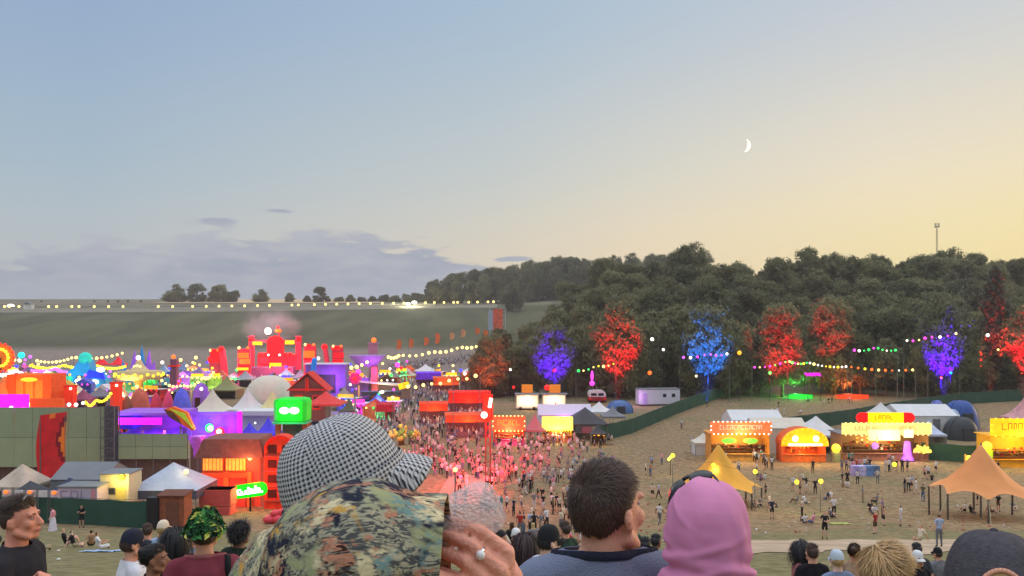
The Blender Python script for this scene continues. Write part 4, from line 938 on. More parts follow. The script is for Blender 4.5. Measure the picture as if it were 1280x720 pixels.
bulb('warm', o, (w*.32, -1.9, he-.05), .2, 'lamp'); glow(o, (w*.3, -2.6, he-.4), (1, .45, .2), 160, .2); glow(o, (-.5, -4.5, 1.6), (1, .12, .06), 700, .4); glow(o, (w*.55, -4.5, 3.2), (1, .10, .04), 700, .4)
for k, (pxa, pxb, rt, rb, lb) in enumerate(((253, 292, 610, 630, 'salmon red box, upper of two stacked before the brown roofed house'), (255, 291, 631, 650, 'salmon red box, lower of two stacked before the brown roofed house'))):
    o, w = prop('box', pxa, pxb, 72, lb, 'box', 'stacked salmon boxes'); z0 = max(0, top(rb, 272, 72)) if k == 0 else 0; z1 = top(rt, 272, 72)
    z0 = top(630.5, 272, 72) if k == 0 else 0
    MB().box((0, 0, (z0+z1)/2), (w, 1.6, z1-z0-.02)).box((0, 0, z1-.06), (w+.06, 1.66, .1)).build('body', P_('salmon_box_paint', (226, 96, 84), rough=.7, var=.1), o); MB().box((0, -.82, (z0+z1)/2), (w*.9, .03, (z1-z0)*.75)).build('panel', P_('salmon_panel_paint', (210, 84, 76), var=.1), o)
o, w = prop('neon_sign', 290, 334, 73.5, 'slanted white and green neon sign glowing on the salmon house', 'neon sign'); zc = top(613, 312, 73.5)
M_ = Matrix.Rotation(R(-8), 3, 'Y')
rr = lambda a, b, r_: [(sx*(a-r_)+r_*math.cos(t), sz*(b-r_)+r_*math.sin(t)) for sx, sz, t0 in ((1, 1, 0), (-1, 1, 90), (-1, -1, 180), (1, -1, 270)) for t in [R(t0+q*22.5) for q in range(5)]]
bp = MB().prism(rr(w*.5, .62, .5), -.06, .12); bp.build('back_plate', P_('green_neon_plate', (0, 200, 20), var=.15, emit=.75), o, loc=(0, 0, zc)).rotation_euler = (0, R(-8), 0)
mb = MB(); r = random.Random(2); x = -w*.36
for q in range(7):
    hgt = (.5, .34, .34, .62, .36, .66, .4)[q]; mb.box((x+.12, -.12, -.30+hgt/2), (.16, .08, hgt)); mb.box((x+.28, -.12, -.24), (.24, .08, .14))
    if q in (0, 2, 4): mb.box((x+.28, -.12, -.32+hgt), (.24, .08, .12))
    if q in (3, 5): mb.box((x+.34, -.12, -.05), (.14, .08, .45))
    x += w*.103
mb.build('tube_lettering', P_('white_green_neon', (235, 255, 240), var=0, emit=2.2), o, loc=(0, 0, zc)).rotation_euler = (0, R(-8), 0)
MB().box((0, .2, zc/2), (.15, .12, zc)).build('post', BLACK, o); glow(o, (0, -.9, zc), (.1, 1, .15), 90, .3)
o, w = prop('arched_tower', 333, 371, 76, 'orange red arched tower with three tiers of dark openings', 'tower'); h = top(543, 352, 76)
out = [(-w/2, 0), (w/2, 0)]+[(w/2*math.cos(t), h-w/2*.9+w/2*.9*math.sin(t)) for t in [math.pi*i/14 for i in range(15)]]
MB().prism(out, -.7, .9).build('wall', P_('orange_red_paint', (224, 66, 34), rough=.7, var=.25, scale=1.2), o)
arch = MB()
for i in range(14):
    t0, t1 = math.pi*i/14, math.pi*(i+1)/14; a = Vector((w/2*.9*math.cos(t0), -.75, h-w/2*.9+w/2*.82*math.sin(t0))); b = Vector((w/2*.9*math.cos(t1), -.75, h-w/2*.9+w/2*.82*math.sin(t1))); arch.tube(a, b, .16, n=6)
arch.build('arch_rim', P_('red_trim_paint', (236, 40, 24), var=.1, emit=.1), o)
for k in range(4):
    z = h*(.12+.20*k); MB().box((0, -.78, z), (w*.96, .22, .16)).build('ledge', P_('brick_red_door', (180, 76, 62)), o)
    for s in (-1, 1):
        MB().box((s*w*.24, -.71, z+h*.095), (w*.30, .05, h*.11)).build('opening', P_('dark_opening', (70, 22, 20)), o)
o, w = prop('red_neon_bar', 366, 377, 74, 'upright red glowing panel with an orange lamp against the checked cap', 'neon panel'); h = top(568, 371, 74)
MB().box((0, 0, h/2), (w, .3, h)).build('panel', P_('red_neon_panel', (240, 10, 24), var=.1, emit=.7), o); bulb('orange', o, (.05, -.3, h-.75), .32, 'lamp')
o, w = prop('red_car', 330, 372, 66, 'shiny pink red cushions heaped under the arched tower', 'cushions')
for x, y, z, s in ((-.9, 0, .35, .6), (0, -.1, .4, .7), (.8, .1, .35, .6), (.3, 0, .95, .55), (-.4, .05, .85, .5)): MB().ball((x, y, z), s, 14, 10, (1, .8, .6)).build('cushion', P_('pink_red_vinyl', (232, 70, 80), rough=.35, var=.08), o, True)
o.name = 'cushion_heap'

# ================================================================ middle distance: peaked tents, statues, rides
for pxa, pxb, rt, re, Y, m_, lb in ((243, 288, 486, 512, 146, WARMW_PVC, 'left of three white peaked tents before the red stage'), (290, 329, 485, 510, 148, WHITE_PVC, 'middle of three white peaked tents before the red stage'), (324, 356, 489, 510, 144, P_('yellow_lit_pvc', (214, 210, 150), var=.08), 'right peaked tent, lit yellowish, beside the green eyed head')):  # yellow light on the last tent is put into its colour
    q = gazebo('gazebo', pxa, pxb, Y, rt, re, m_, lb, 'gazebo', 'white peaked tents', curve=1.9, wall=m_, walls=('front', 'back', 'left', 'right'))
    if pxa != 290: glow(q, (-1.5, -4.8, 2.6), (1, .85, .3), 110)
o, w = prop('dome_marquee', 306, 368, 162, 'great cream dome tent behind the white peaked tents', 'marquee'); h = top(469, 336, 162); rings = []
for j in range(9): t = math.pi/2*j/8; rings.append([(math.cos(a)*w/2*(math.cos(t)**.8+.01), math.sin(a)*w/2*(math.cos(t)**.8+.01), 2.5+(h-2.5)*math.sin(t)) for a in [2*math.pi*i/20 for i in range(20)]])
MB().loft(rings, cap1=True).build('canopy', WARMW_PVC, o, True); MB().loft([[(math.cos(a)*w/2*.98, math.sin(a)*w/2*.98, z) for a in [2*math.pi*i/20 for i in range(20)]] for z in (0, 2.55)]).build('wall', WARMW_PVC, o)
def timber_house(pxa, pxb, Y, rt, re, label, wallc, trimc):
    o, w = prop('timber_house', pxa, pxb, Y, label, 'house'); h = top(rt, (pxa+pxb)/2, Y); he = top(re, (pxa+pxb)/2, Y)
    MB().prism([(-w/2*.9, 0), (w/2*.9, 0), (w/2*.9, he), (0, h-.4), (-w/2*.9, he)], -1.5, 2.5).build('wall', P_('wall_'+label[:14], wallc, var=.15), o)
    for s in (-1, 1):
        a = Vector((s*w/2, 0, he-.3)); b = Vector((0, 0, h)); d = (b-a); mb = MB(); nrm = Vector((-d.z, 0, d.x)).normalized()*.16*(-s)
        mb.add([(a.x, -1.9, a.z), (b.x, -1.9, b.z), (b.x, 2.9, b.z), (a.x, 2.9, a.z)]+[(a.x+nrm.x, -1.9, a.z+abs(nrm.z)), (b.x, -1.9, b.z+.25), (b.x, 2.9, b.z+.25), (a.x+nrm.x, 2.9, a.z+abs(nrm.z))], [(0, 1, 2, 3), (7, 6, 5, 4), (0, 4, 5, 1), (3, 2, 6, 7), (0, 3, 7, 4)])
        mb.build('roof', P_('trim_'+label[:14], trimc, var=.15), o)
    for s in (-1, 1): MB().tube((s*.2, -1.95, he-.3), (s*.2, -1.95, h-.9), .18, n=6).build('timber', P_('trim_'+label[:14], trimc), o)
    MB().box((0, -1.75, he), (w*.86, .4, .3)).build('beam', P_('trim_'+label[:14], trimc), o)
    for s in (-1, 1): f = MB().box((s*w*.22, -1.53, he*.65), (w*.2, .1, he*.4)).build('window', P_('trim_'+label[:14], trimc), o); MB().box((s*w*.22, -1.6, he*.65), (w*.15, .06, he*.3)).build('pane', GLASS, f)
    MB().box((0, -1.54, he*.24), (w*.16, .08, he*.46)).build('door', WOOD, o); return o
q = timber_house(362, 412, 150, 466, 486, 'dark house with red roof timbers right of the cream dome tent', (110, 80, 74), (206, 56, 44)); glow(q, (0, -5, 4), (1, .15, .1), 300)
gazebo('gazebo', 384, 430, 140, 489, 503, P_('coral_red_canvas', (214, 70, 66), var=.15), 'coral red canopy below the dark timber house', 'gazebo', None)
def egg_hut(pxa, pxb, Y, rt, c, label, e=.12):
    o, w = prop('egg_hut', pxa, pxb, Y, label, 'painted hut', 'round painted huts'); h = top(rt, (pxa+pxb)/2, Y); rings = []
    for j in range(10):
        t = j/9; rad = w/2*(1-t**2.6)**.5 if t < 1 else .05; rings.append([(math.cos(a)*rad*(1+.05*math.sin(5*a)), math.sin(a)*rad, h*t) for a in [2*math.pi*i/18 for i in range(18)]])
    MB().loft(rings, cap1=True).build('shell', P_('hut_paint_'+label.replace(' ', '_')[:24], c, var=.25, scale=.8, emit=e), o, True); MB().box((0, -w*.47, h*.22), (w*.3, .3, h*.42)).build('door', P_('dark_opening', (70, 22, 20)), o)
    return o
egg_hut(214, 240, 135, 484, (96, 96, 214), 'tall blue violet egg-shaped hut behind the magenta stage'); egg_hut(186, 204, 134, 490, (206, 60, 80), 'crimson rounded hut left of the blue egg hut'); egg_hut(202, 218, 138, 489, (214, 70, 110), 'rose rounded hut touching the blue egg hut'); egg_hut(160, 188, 140, 484, (196, 100, 80), 'brick pink rounded hut under the swing ride', .05)
egg_hut(148, 168, 132, 495, (150, 84, 60), 'brown rounded hut at the left foot of the swing ride', .04); egg_hut(240, 262, 176, 478, (150, 90, 200), 'violet hut with a white lamp left of the peaked tents', .2)
# swing ride
o, w = prop('swing_ride', 147, 201, 172, 'chair swing ride with a ring of yellow bulbs and a pale cone top', 'swing ride'); h = top(447, 174, 172); hr = top(464, 174, 172); hl = top(474, 174, 172)
MB().loft([[(math.cos(a)*rr, math.sin(a)*rr, z) for a in [2*math.pi*i/20 for i in range(20)]] for z, rr in ((0, 2.2), (.6, 2.0), (.9, .8), (hl-1, .7), (hl, 1.6))], cap0=True).build('tower', P_('gold_ride_paint', (206, 160, 80), var=.25, scale=1, emit=.15), o, True)
MB().loft([[(math.cos(a)*rr, math.sin(a)*rr, z) for a in [2*math.pi*i/24 for i in range(24)]] for z, rr in ((hl, w/2*.9), (hl+.1, w/2), (hr, w/2), (hr+.2, w/2*.42), (hr+1.2, w/2*.22), (h-.6, w/2*.10), (h, .1))], cap0=True, cap1=True).build('canopy', P_('cream_gold_canopy', (206, 180, 130), var=.15, emit=.1), o, True)
for i in range(24):
    a = 2*math.pi*i/24; bulb('yellow', o, (math.cos(a)*w/2*1.03, math.sin(a)*w/2*1.03, (hr+hl)/2+.35*(i % 2)), .30)
for i in range(12):
    a = 2*math.pi*(i+.5)/12; p = Vector((math.cos(a)*w/2*.9, math.sin(a)*w/2*.9, hl)); q = Vector((math.cos(a)*w/2*.97, math.sin(a)*w/2*.97, 2.6)); mb = MB(); mb.tube(p, q, .03, n=4); mb.box(q, (.5, .5, .08), a); mb.box(q+Vector((math.cos(a)*.25, math.sin(a)*.25, .3)), (.08, .5, .6), a); mb.build('swing_chair', P_('red_trim_paint', (236, 40, 24)), o)
for z in (hl-1.5, hl-2.8, hl-4.1): bulb('warm', o, (0, -1.1, z), .4); bulb('amber', o, (.9, -.9, z-.5), .3); bulb('amber', o, (-.9, -.9, z-.4), .3)
bulb('white', o, (0, -.4, h), .5); bulb('warm', o, (0, -.9, h-1.8), .35); bulb('warm', o, (.6, -.9, h-1.9), .3); bulb('warm', o, (-.6, -.9, h-1.9), .3); glow(o, (0, -6, hl-1), (1, .75, .3), 1500, .5)
# orange building and its neighbours on the far left
o, w = prop('orange_pavilion', 19, 74, 128, 'boxy pavilion lit deep orange at the left with a yellow lamp on top', 'pavilion'); h = top(467, 46, 128); hb = top(508, 46, 128)
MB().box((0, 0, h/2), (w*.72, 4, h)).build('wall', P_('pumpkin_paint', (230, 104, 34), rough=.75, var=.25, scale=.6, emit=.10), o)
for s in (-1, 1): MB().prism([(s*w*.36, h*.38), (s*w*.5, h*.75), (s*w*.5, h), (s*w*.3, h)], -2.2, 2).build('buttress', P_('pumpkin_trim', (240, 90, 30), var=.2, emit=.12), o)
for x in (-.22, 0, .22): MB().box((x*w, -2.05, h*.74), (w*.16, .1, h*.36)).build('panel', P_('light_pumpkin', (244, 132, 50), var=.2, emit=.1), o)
MB().box((0, -2.1, h*.42), (w*.5, .15, h*.2)).build('opening', P_('brown_dim_opening', (120, 70, 44)), o); bulb('amber', o, (0, -2.2, h*.93), .5, 'lamp').scale = (1.4, .2, .35); bulb('green', o, (.2, -2.2, h*.58), .4, 'lamp')
glow(o, (0, -6, h*.7), (1, .35, .06), 1500, .6)
egg_hut(-14, 26, 127, 470, (224, 120, 56), 'rounded orange hut at the left edge beside the boxy pavilion', .12)
o, w = prop('magenta_board', -30, 36, 110, 'magenta lit board above the green hoarding at the left edge', 'lit board'); h = top(493, 0, 110); MB().box((0, 0, h-1.2), (w, .25, 2.4)).build('board', P_('magenta_led_strip', (245, 30, 235)), o)
for s in (-1, 1): MB().box((s*w*.45, .2, h/2), (.2, .2, h)).build('post', STEEL, o)
for x in (.2, .4): bulb('white', o, (x*w, -.4, h-1.6-x), .25, 'lamp')
o, w = prop('orange_board', 38, 80, 112, 'low orange board with a string of lamps right of the magenta board', 'lit board'); h = top(498, 58, 112); MB().box((0, 0, h-.7), (w, .25, 1.4)).build('board', P_('orange_led_strip', (240, 90, 30), var=.2, emit=.4), o)
for s in (-1, 1): MB().box((s*w*.45, .2, h/2), (.2, .2, h)).build('post', STEEL, o)
for k, (pxa, pxb, rt, lb) in enumerate(((82, 94, 483, 'squat red glowing pillar right of the orange pavilion'), (140, 151, 479, 'red glowing pillar left of the swing ride'), (68, 78, 478, 'slanting orange red pillar touching the orange pavilion'))):
    o, w = prop('pillar', pxa, pxb, 130, lb, 'pillar', 'red glowing pillars'); h = top(rt, pxa, 130); MB().loft([[(sx*w/2*s, sy*.6*s, z) for sx, sy in ((-1, -1), (1, -1), (1, 1), (-1, 1))] for z, s in ((0, 1.05), (h*.5, .95), (h, 1))], cap0=True, cap1=True).build('shaft', P_('red_glow_pillar', (240, 60, 30), var=.12, emit=.35), o); MB().box((0, 0, h+.1), (w*1.15, 1.4, .2)).build('cap', P_('red_trim_paint', (236, 40, 24)), o); bulb('white', o, (w*.3, -.8, h-.3), .22, 'lamp')
# teal and blue stage
o, w = prop('teal_stage', 84, 136, 205, 'stage shaped like a teal and blue wave with white lamps', 'stage'); h = top(447, 108, 205)
MB().prism([(-w*.5, 0), (-w*.34, 0), (-w*.26, h*.4), (-w*.18, h*.52), (w*.1, h*.5), (w*.26, h*.3), (w*.3, 0), (w*.5, 0), (w*.5, h*.35), (w*.3, h*.62), (w*.12, h*.7), (w*.05, h*.92), (-w*.05, h), (-w*.15, h*.92), (-w*.28, h*.72), (-w*.44, h*.6), (-w*.5, h*.3)], -1.5, 2).build('wave_arch', P_('teal_blue_scenery', (30, 140, 190), rough=.6, var=.4, scale=.25, emit=.25), o)
MB().ball((-w*.04, -.5, h*.98), 1.6, 14, 10).build('finial', P_('teal_orb', (40, 200, 180), var=.1, emit=.45), o, True); MB().prism([(-w*.46, 0), (-w*.3, 0), (-w*.3, h*.5), (-w*.42, h*.5)], -2.0, -1.5).build('side_fin', P_('sea_green_scenery', (50, 210, 150), var=.2, emit=.35), o)
MB().prism([(w*.02, h*.45), (w*.5, h*.42), (w*.45, h*.58), (w*.1, h*.66)], -2.0, -1.5).build('brow', P_('deep_blue_scenery', (30, 40, 230), var=.15, emit=.45), o)
MB().box((0, .5, 1.0), (w*.7, 3, 2)).build('deck', P_('grey_stage_deck', (150, 146, 140)), o)
for x, z, s in ((-.08, .36, .9), (.28, .34, .75), (.42, .68, .8)): b = bulb('white', o, (w*x, -2.4, h*z), s, 'floodlight'); b.scale = (s*1.4, s*.4, s*.8)
glow(o, (0, -5, 3), (.2, .8, 1), 1500, .5)
# purple and blue spires
o, w = prop('spire_cluster', 152, 193, 232, 'cluster of leaning purple and turquoise spires behind the swing ride', 'scenery spires'); h = top(431, 172, 232)
for x, hh, lean, c, nme in ((-.38, .62, -.1, (40, 130, 190), 'blue'), (-.14, .86, .05, (150, 90, 220), 'violet'), (.12, 1.0, .0, (40, 150, 200), 'blue'), (.3, .88, .06, (170, 90, 230), 'violet'), (.42, .6, .1, (150, 70, 200), 'violet')):
    MB().loft([[(x*w+lean*w*t*t+math.cos(a)*w*.15*(1-t**1.6)+.01*math.cos(a), math.sin(a)*w*.12*(1-t**1.6)+.01*math.sin(a), h*hh*t) for a in [2*math.pi*i/10 for i in range(10)]] for t in [k/7 for k in range(8)]], cap1=True).build('spire', P_('spire_'+nme, c, var=.25, scale=.3, emit=.22), o, True)
# red roofed tents at the back and their festoons
for k, (pxa, pxb, lb) in enumerate(((120, 134, 'left of two bright red tents under the far bulb string'), (140, 156, 'right of two bright red tents under the far bulb string'))):
    gazebo('gazebo', pxa, pxb, 250, 445, 455, P_('scarlet_canvas', (230, 36, 50), var=.15, emit=.2), lb, 'gazebo', 'bright red tents')
festoon([PX(44, 449, 240), PX(92, 445, 240), PX(156, 439, 240)], 10, 1.0, .42, 'warm', 'far string of warm bulbs rising to the right above the red tents', 'bulb strings', True)
festoon([PX(36, 455, 215), PX(80, 455, 215), PX(120, 455, 215), PX(158, 456, 215)], 11, .8, .40, 'yellow', 'dense string of yellow bulbs across the back of the left fair', 'bulb strings', True)
festoon([PX(38, 461, 190), PX(70, 459, 190), PX(84, 463, 190)], 9, .5, .38, 'violet', 'short string of violet white lamps left of the teal stage', 'bulb strings', True)
festoon([PX(-5, 466, 165), PX(20, 461, 165), PX(44, 465, 165), PX(60, 462, 165)], 7, .6, .36, 'white', 'string of white lamps behind the orange pavilion', 'bulb strings', True)
festoon([PX(20, 500, 118), PX(46, 501, 118), PX(82, 503, 118), PX(108, 500, 118)], 3, .3, .28, 'white', 'wide spaced white lamps along the top of the low orange board', 'bulb strings', True)
festoon([PX(106, 500, 124), PX(120, 498, 124), PX(140, 488, 124)], 7, .8, .24, 'yellow', 'looping string of yellow bulbs between red pillar and swing ride', 'bulb strings', True)
festoon([PX(200, 472, 150), PX(228, 480, 150), PX(254, 470, 150), PX(268, 462, 150)], 6, .8, .26, 'warm', 'string of warm bulbs from the swing ride to the peaked tents', 'bulb strings', True)
o, w = prop('round_sign', -10, 11, 188, 'round orange sign ringed with yellow lamps cut by the left edge', 'round sign'); h = top(430, 0, 188); c_ = h-3.2
MB().tube((0, 0, c_), (0, .4, c_), 3.2, 3.2, 24).build('disc', P_('orange_disc_paint', (240, 120, 30), var=.3, emit=.3), o); MB().box((0, .2, c_/2), (.5, .4, c_)).build('post', STEEL, o)
for i in range(16): a = i*.3927; bulb('red', o, (3.3*math.cos(a), -.2, c_+3.3*math.sin(a)), .32); bulb('yellow', o, (2.0*math.cos(a), -.3, c_+2.0*math.sin(a)), .35)
for px, row, c, lb in ((27, 444, 'teal', 'turquoise globe lamp on a post near the round orange sign'), (38, 446, 'violet', 'small lilac globe lamp right of the turquoise one'), (18, 450, 'warm', 'warm lamp on a post beside the round orange sign'), (25, 451, 'warm', 'warm lamp on a post just left of the turquoise globe'), (21, 458, 'blue', 'deep blue lamp on a post left of the violet lamp string'), (217, 446, 'orange', 'orange beacon on a tower left of the red stage'), (245, 447, 'warm', 'warm lamp on a post between beacon and red stage'), (203, 453, 'white', 'white lamp on a post right of the purple spires'), (226, 450, 'warm', 'warm lamp on a post right of the orange beacon'), (252, 486, 'white', 'white lamp on a post before the violet hut'), (241, 480, 'green', 'green lamp on a post left of the violet hut'), (448, 465, 'pink', 'big pink lamp below the violet funnel roof'), (398, 448, 'white', 'white lamp at the right wing of the red stage'), (497, 456, 'pink', 'pink ring lamp on a post before the far crowd'), (502, 460, 'red', 'red lamp on a post before the far crowd'), (489, 469, 'green', 'green lamp on a post below the pink ring lamp'), (576, 463, 'blue', 'blue lamp on a post in the far crowd lane'), (581, 467, 'white', 'white lamp beside the blue one in the far lane'), (569, 587, 'warm', 'warm lamp on a post in front of the cap brim'), (478, 490, 'white', 'white lamp above the blue grey awning'), (491, 497, 'warm', 'warm lamp by the yellow statue cluster')):
    Y = depth_for(row, px, 5.5) if row < 500 else 70
    o, w = prop('lamp_post', px-2, px+2, Y, lb, 'lamp post', 'lamps on posts'); h = top(row, px, Y); MB().tube((0, 0, 0), (0, 0, h), .09, .06, 6).build('post', STEEL, o); s = {'teal': .8, 'orange': .55, 'pink': .65}.get(c, .42)*Y/195; bulb(c, o, (0, -.1, h), max(.2, s), 'lamp_globe')
o, w = prop('beacon_tower', 213, 223, 200, 'slim mauve tower under the orange beacon', 'tower'); h = top(449, 218, 200); MB().loft([[(sx*w/2*s, sy*w/2*s, z) for sx, sy in ((-1, -1), (1, -1), (1, 1), (-1, 1))] for z, s in ((0, 1), (h*.8, .7), (h, .8))], cap0=True, cap1=True).build('shaft', P_('mauve_tower', (130, 84, 104), var=.25), o); MB().box((0, 0, h*.82), (w*1.1, w*1.1, .4)).build('gallery', P_('red_trim_paint', (236, 40, 24)), o)

# ================================================================ far red stage and its surroundings
RED = P_('red_painted_scenery', (214, 30, 44), rough=.6, var=.2, scale=.25, emit=.10)
REDS = P_('red_led_screen', (226, 4, 16), rough=.4, var=.22, scale=1.2, emit=.75)
PINKR = P_('pinkish_red_scenery', (206, 60, 84), rough=.7, var=.15, scale=.2, emit=.10)  # faint emission puts red stage light into the scenery colour
YELL = P_('yellow_light_bar', (255, 200, 20), var=.05, emit=1.3)
ORNG = P_('orange_light_block', (255, 110, 20), var=.2, scale=1.0, emit=1.0)
o, w = prop('red_stage', 296, 392, 256, 'huge red lit castle-like stage with yellow bars and red screen', 'stage')
X = lambda px: (px-344)*.256
Zt = lambda row: top(row, 344, 256)
def rb(name, p0, p1, r0, r1, m_, y=0, d=2.0): return MB().box(((X(p0)+X(p1))/2, y, (Zt(r0)+Zt(r1))/2), (X(p1)-X(p0), d, Zt(r0)-Zt(r1))).build(name, m_, o)
rb('deck', 318, 370, 458, 474, P_('dusky_blue_deck', (104, 100, 140), var=.15), 0, 8)
rb('back_wall', 320, 368, 444, 460, PINKR, 2, 1.5); rb('screen', 334.5, 354.5, 425, 446, REDS, 0, 1.2)
MB().prism([(X(334.5), Zt(425)), (X(354.5), Zt(425)), (X(351), Zt(421.5)), (X(344.5), Zt(419.5)), (X(338), Zt(421.5))], -.6, .6).build('pediment', REDS, o)
rb('beam', 324, 366, 441, 446, REDS, -.5, 1.0); rb('header', 312, 376, 425, 428, PINKR, 1.0, 1.0)
for px in (314, 373):
    rb('pillar', px-3, px+3, 426, 462, PINKR, .3, 1.6); MB().ball((X(px), .2, Zt(424.5)), .95, 12, 8).build('finial', REDS, o, True); MB().box((X(px), .2, Zt(420.5)), (2.0, 1.4, .4)).build('pillar_cap', PINKR, o)
for a, b, r0, r1 in ((317.5, 329, 427, 431), (358, 369, 425.5, 430), (338.5, 353, 453.5, 457.5)): rb('light_bar', a, b, r0, r1, YELL, -1.2, .4)
for px in (327, 331, 361, 366, 328, 371): bulb('red', o, (X(px), -1.2, Zt(443.5)), .55, 'lamp')
for px in (337, 351): bulb('white', o, (X(px), -1.3, Zt(443.5)), .35, 'lamp')
for px in (357, 327): bulb('red', o, (X(px), -1.4, Zt(459)), .8, 'lamp')
MB().box((X(348), .5, Zt(416)), (.5, .5, Zt(411)-Zt(421))).build('mast', PINKR, o); bulb('orange', o, (X(348), -.2, Zt(413.5)), .9, 'beacon').scale = (1.1, .5, .6); bulb('red', o, (X(347), .5, Zt(409)), .5, 'beacon')
bulb('white', o, (X(335), 0, Zt(414)), 1.15, 'searchlight'); MB().box((X(335), .6, Zt(418)), (.9, .6, Zt(416)-Zt(421))).build('light_mount', BLACK, o)
glow(o, (X(335), -3, Zt(411)), (1, .85, .9), 9000, .6); glow(o, (0, -9, 8), (1, .04, .06), 14000, 1.0); glow(o, (-9, -8, 5), (1, .04, .10), 11000, 1.0); glow(o, (9, -8, 5), (1, .04, .12), 11000, 1.0); glow(o, (24, -40, 5), (1, .12, .35), 9000, 1.0)
def speaker_tower(pxa, pxb, rows, blocks, label):
    o, w = prop('stage_tower', pxa, pxb, 250, label, 'stage tower', 'red side towers of the stage'); px = (pxa+pxb)/2; Z = lambda r: top(r, px, 250); h = Z(rows[0])
    MB().box((0, .8, h/2), (w*.9, 1.2, h)).build('frame', PINKR, o)
    for r0, r1, m_, x, ww in blocks: MB().box((x*w, -.2, (Z(r0)+Z(r1))/2), (ww*w, 1.0, Z(r0)-Z(r1))).build('light_block', m_, o)
    for s in (-.3, .35): bulb('warm' if s < 0 else 'orange', o, (s*w, -.5, h+.3), .45, 'lamp')
    return o
speaker_tower(296, 313, (436, 462), ((441, 447.5, ORNG, 0, .72), (448.5, 455, ORNG, .1, .72), (455, 459, REDS, .1, .8), (459.5, 462.5, YELL, -.05, .8)), 'red side tower with orange blocks on the left of the main screen')
speaker_tower(379, 395, (432, 460), ((430, 432.5, REDS, -.1, .4), (438.5, 447, ORNG, 0, .8), (448, 450, REDS, 0, .9)), 'red side tower with one orange block on the right of the main screen')
speaker_tower(261, 275, (439, 460), ((436, 444.5, REDS, .1, .7), (446, 453, REDS, -.05, .95)), 'outermost left red tower of the stage, two red blocks')
speaker_tower(414, 429, (434, 456), ((432, 437, REDS, -.1, .7), (441, 447, REDS, .15, .8), (449.5, 454.5, REDS, .1, .8)), 'outermost right red tower of the stage, three red blocks')
for pxa, pxb, rt, lb in ((274, 284, 434, 'leaning pink red pylon beside the outermost left tower'), (404, 412, 431, 'pink red pylon with a round head before the outermost right tower')):
    o, w = prop('pylon', pxa, pxb, 250, lb, 'pylon'); h = top(rt, pxa, 250); MB().loft([[(x0+sx*w*.3, sy*.8, z) for sx, sy in ((-1, -1), (1, -1), (1, 1), (-1, 1))] for z, x0 in ((0, .6), (h*.5, .2), (h-.8, -.4))], cap0=True, cap1=True).build('shaft', PINKR, o); MB().ball((-.5, -.3, h-.6), 1.0, 12, 8).build('head', REDS, o, True)
# blue slide, purple walls, funnel roof
o, w = prop('blue_slide', 380, 396, 190, 'bright blue curved slide before the right wing of the red stage', 'slide'); h = top(449, 388, 190)
MB().loft([[(x+ox, oy, z+oz) for ox, oy, oz in ((-.5, -.6, 0), (.5, -.6, 0), (.5, .6, .3), (-.5, .6, .3))] for x, z in ((-1.6, .6), (-1.2, 1.4), (-.4, 2.6), (.4, 4.2), (.9, h-.6), (1.0, h))], cap0=True, cap1=True).build('chute', P_('bright_blue_slide', (40, 130, 220), var=.2, emit=.3), o, True); MB().box((.9, .8, h/2), (.4, .4, h)).build('support', STEEL, o)
o, w = prop('violet_pavilion', 384, 434, 200, 'long low pavilion washed violet right of the blue slide', 'pavilion'); h = top(455, 409, 200); MB().box((0, 0, h/2), (w, 4, h)).build('wall', P_('violet_washed_wall', (150, 110, 190), var=.2, scale=.3), o); MB().box((0, -.3, h+.1), (w+.6, 5, .25)).build('roof', WHITE_PVC, o); MB().box((0, -2.1, h*.4), (w*.5, .2, h*.55)).build('opening', DARK_PVC, o); glow(o, (2, -5, 4), (.5, .12, 1), 1300, .5)
o, w = prop('funnel_pavilion', 436, 482, 182, 'pavilion with a wide violet funnel roof on an orange post', 'pavilion'); h = top(444, 459, 182); hb = top(458, 459, 182)
MB().loft([[(math.cos(a)*rr, math.sin(a)*rr*.6, z) for a in [2*math.pi*i/20 for i in range(20)]] for z, rr in ((hb, w*.27), ((h+hb)/2, w*.38), (h-.2, w*.5), (h, w*.5), (h-.1, w*.46))], cap0=True, cap1=True).build('funnel_roof', P_('violet_funnel_cloth', (170, 130, 200), var=.12, emit=.08), o, True)
MB().box((1.9, -1, hb/2), (1.3, 1.2, hb)).build('post', P_('orange_post_lit', (214, 100, 90), var=.15, emit=.12), o); MB().box((-2.0, 0, hb*.35), (5, 3, hb*.7)).build('wall', P_('violet_washed_wall', (150, 110, 190)), o); glow(o, (2.0, -4, hb-1), (.6, .1, 1), 900, .4)
o, w = prop('flower_lamp', 437, 451, 150, 'pink flower shaped lamp below the big pink lamp', 'lamp'); h = top(473, 444, 150)
for i in range(6): a = i*1.047; MB().ball((.7*math.cos(a), -.1, h+.7*math.sin(a)), .5, 10, 8, (1, .5, 1)).build('petal', P_('pink_petal_glow', (220, 50, 140), var=.2, emit=.35), o, True)
bulb('red', o, (0, -.5, h), .4, 'lamp_globe'); MB().tube((0, 0, 0), (0, 0, h), .12).build('stem', STEEL, o)
o, w = prop('watch_tower', 460, 474, 228, 'pale grey square tower topped by an orange beacon', 'tower'); h = top(430, 467, 228); MB().box((0, 0, h/2), (w*.8, 2.4, h)).build('shaft', P_('mauve_grey_tower', (140, 126, 140), var=.1), o); MB().box((0, 0, h+.2), (w, 2.8, .5)).build('parapet', P_('mauve_grey_tower', (140, 126, 140)), o); bulb('orange', o, (.2, -.8, h+1.1), .75, 'beacon')
festoon([PX(436, 458, 170), PX(462, 449, 170)], 4, .4, .36, 'warm', 'short string of warm bulbs under the funnel roof', 'bulb strings', True)
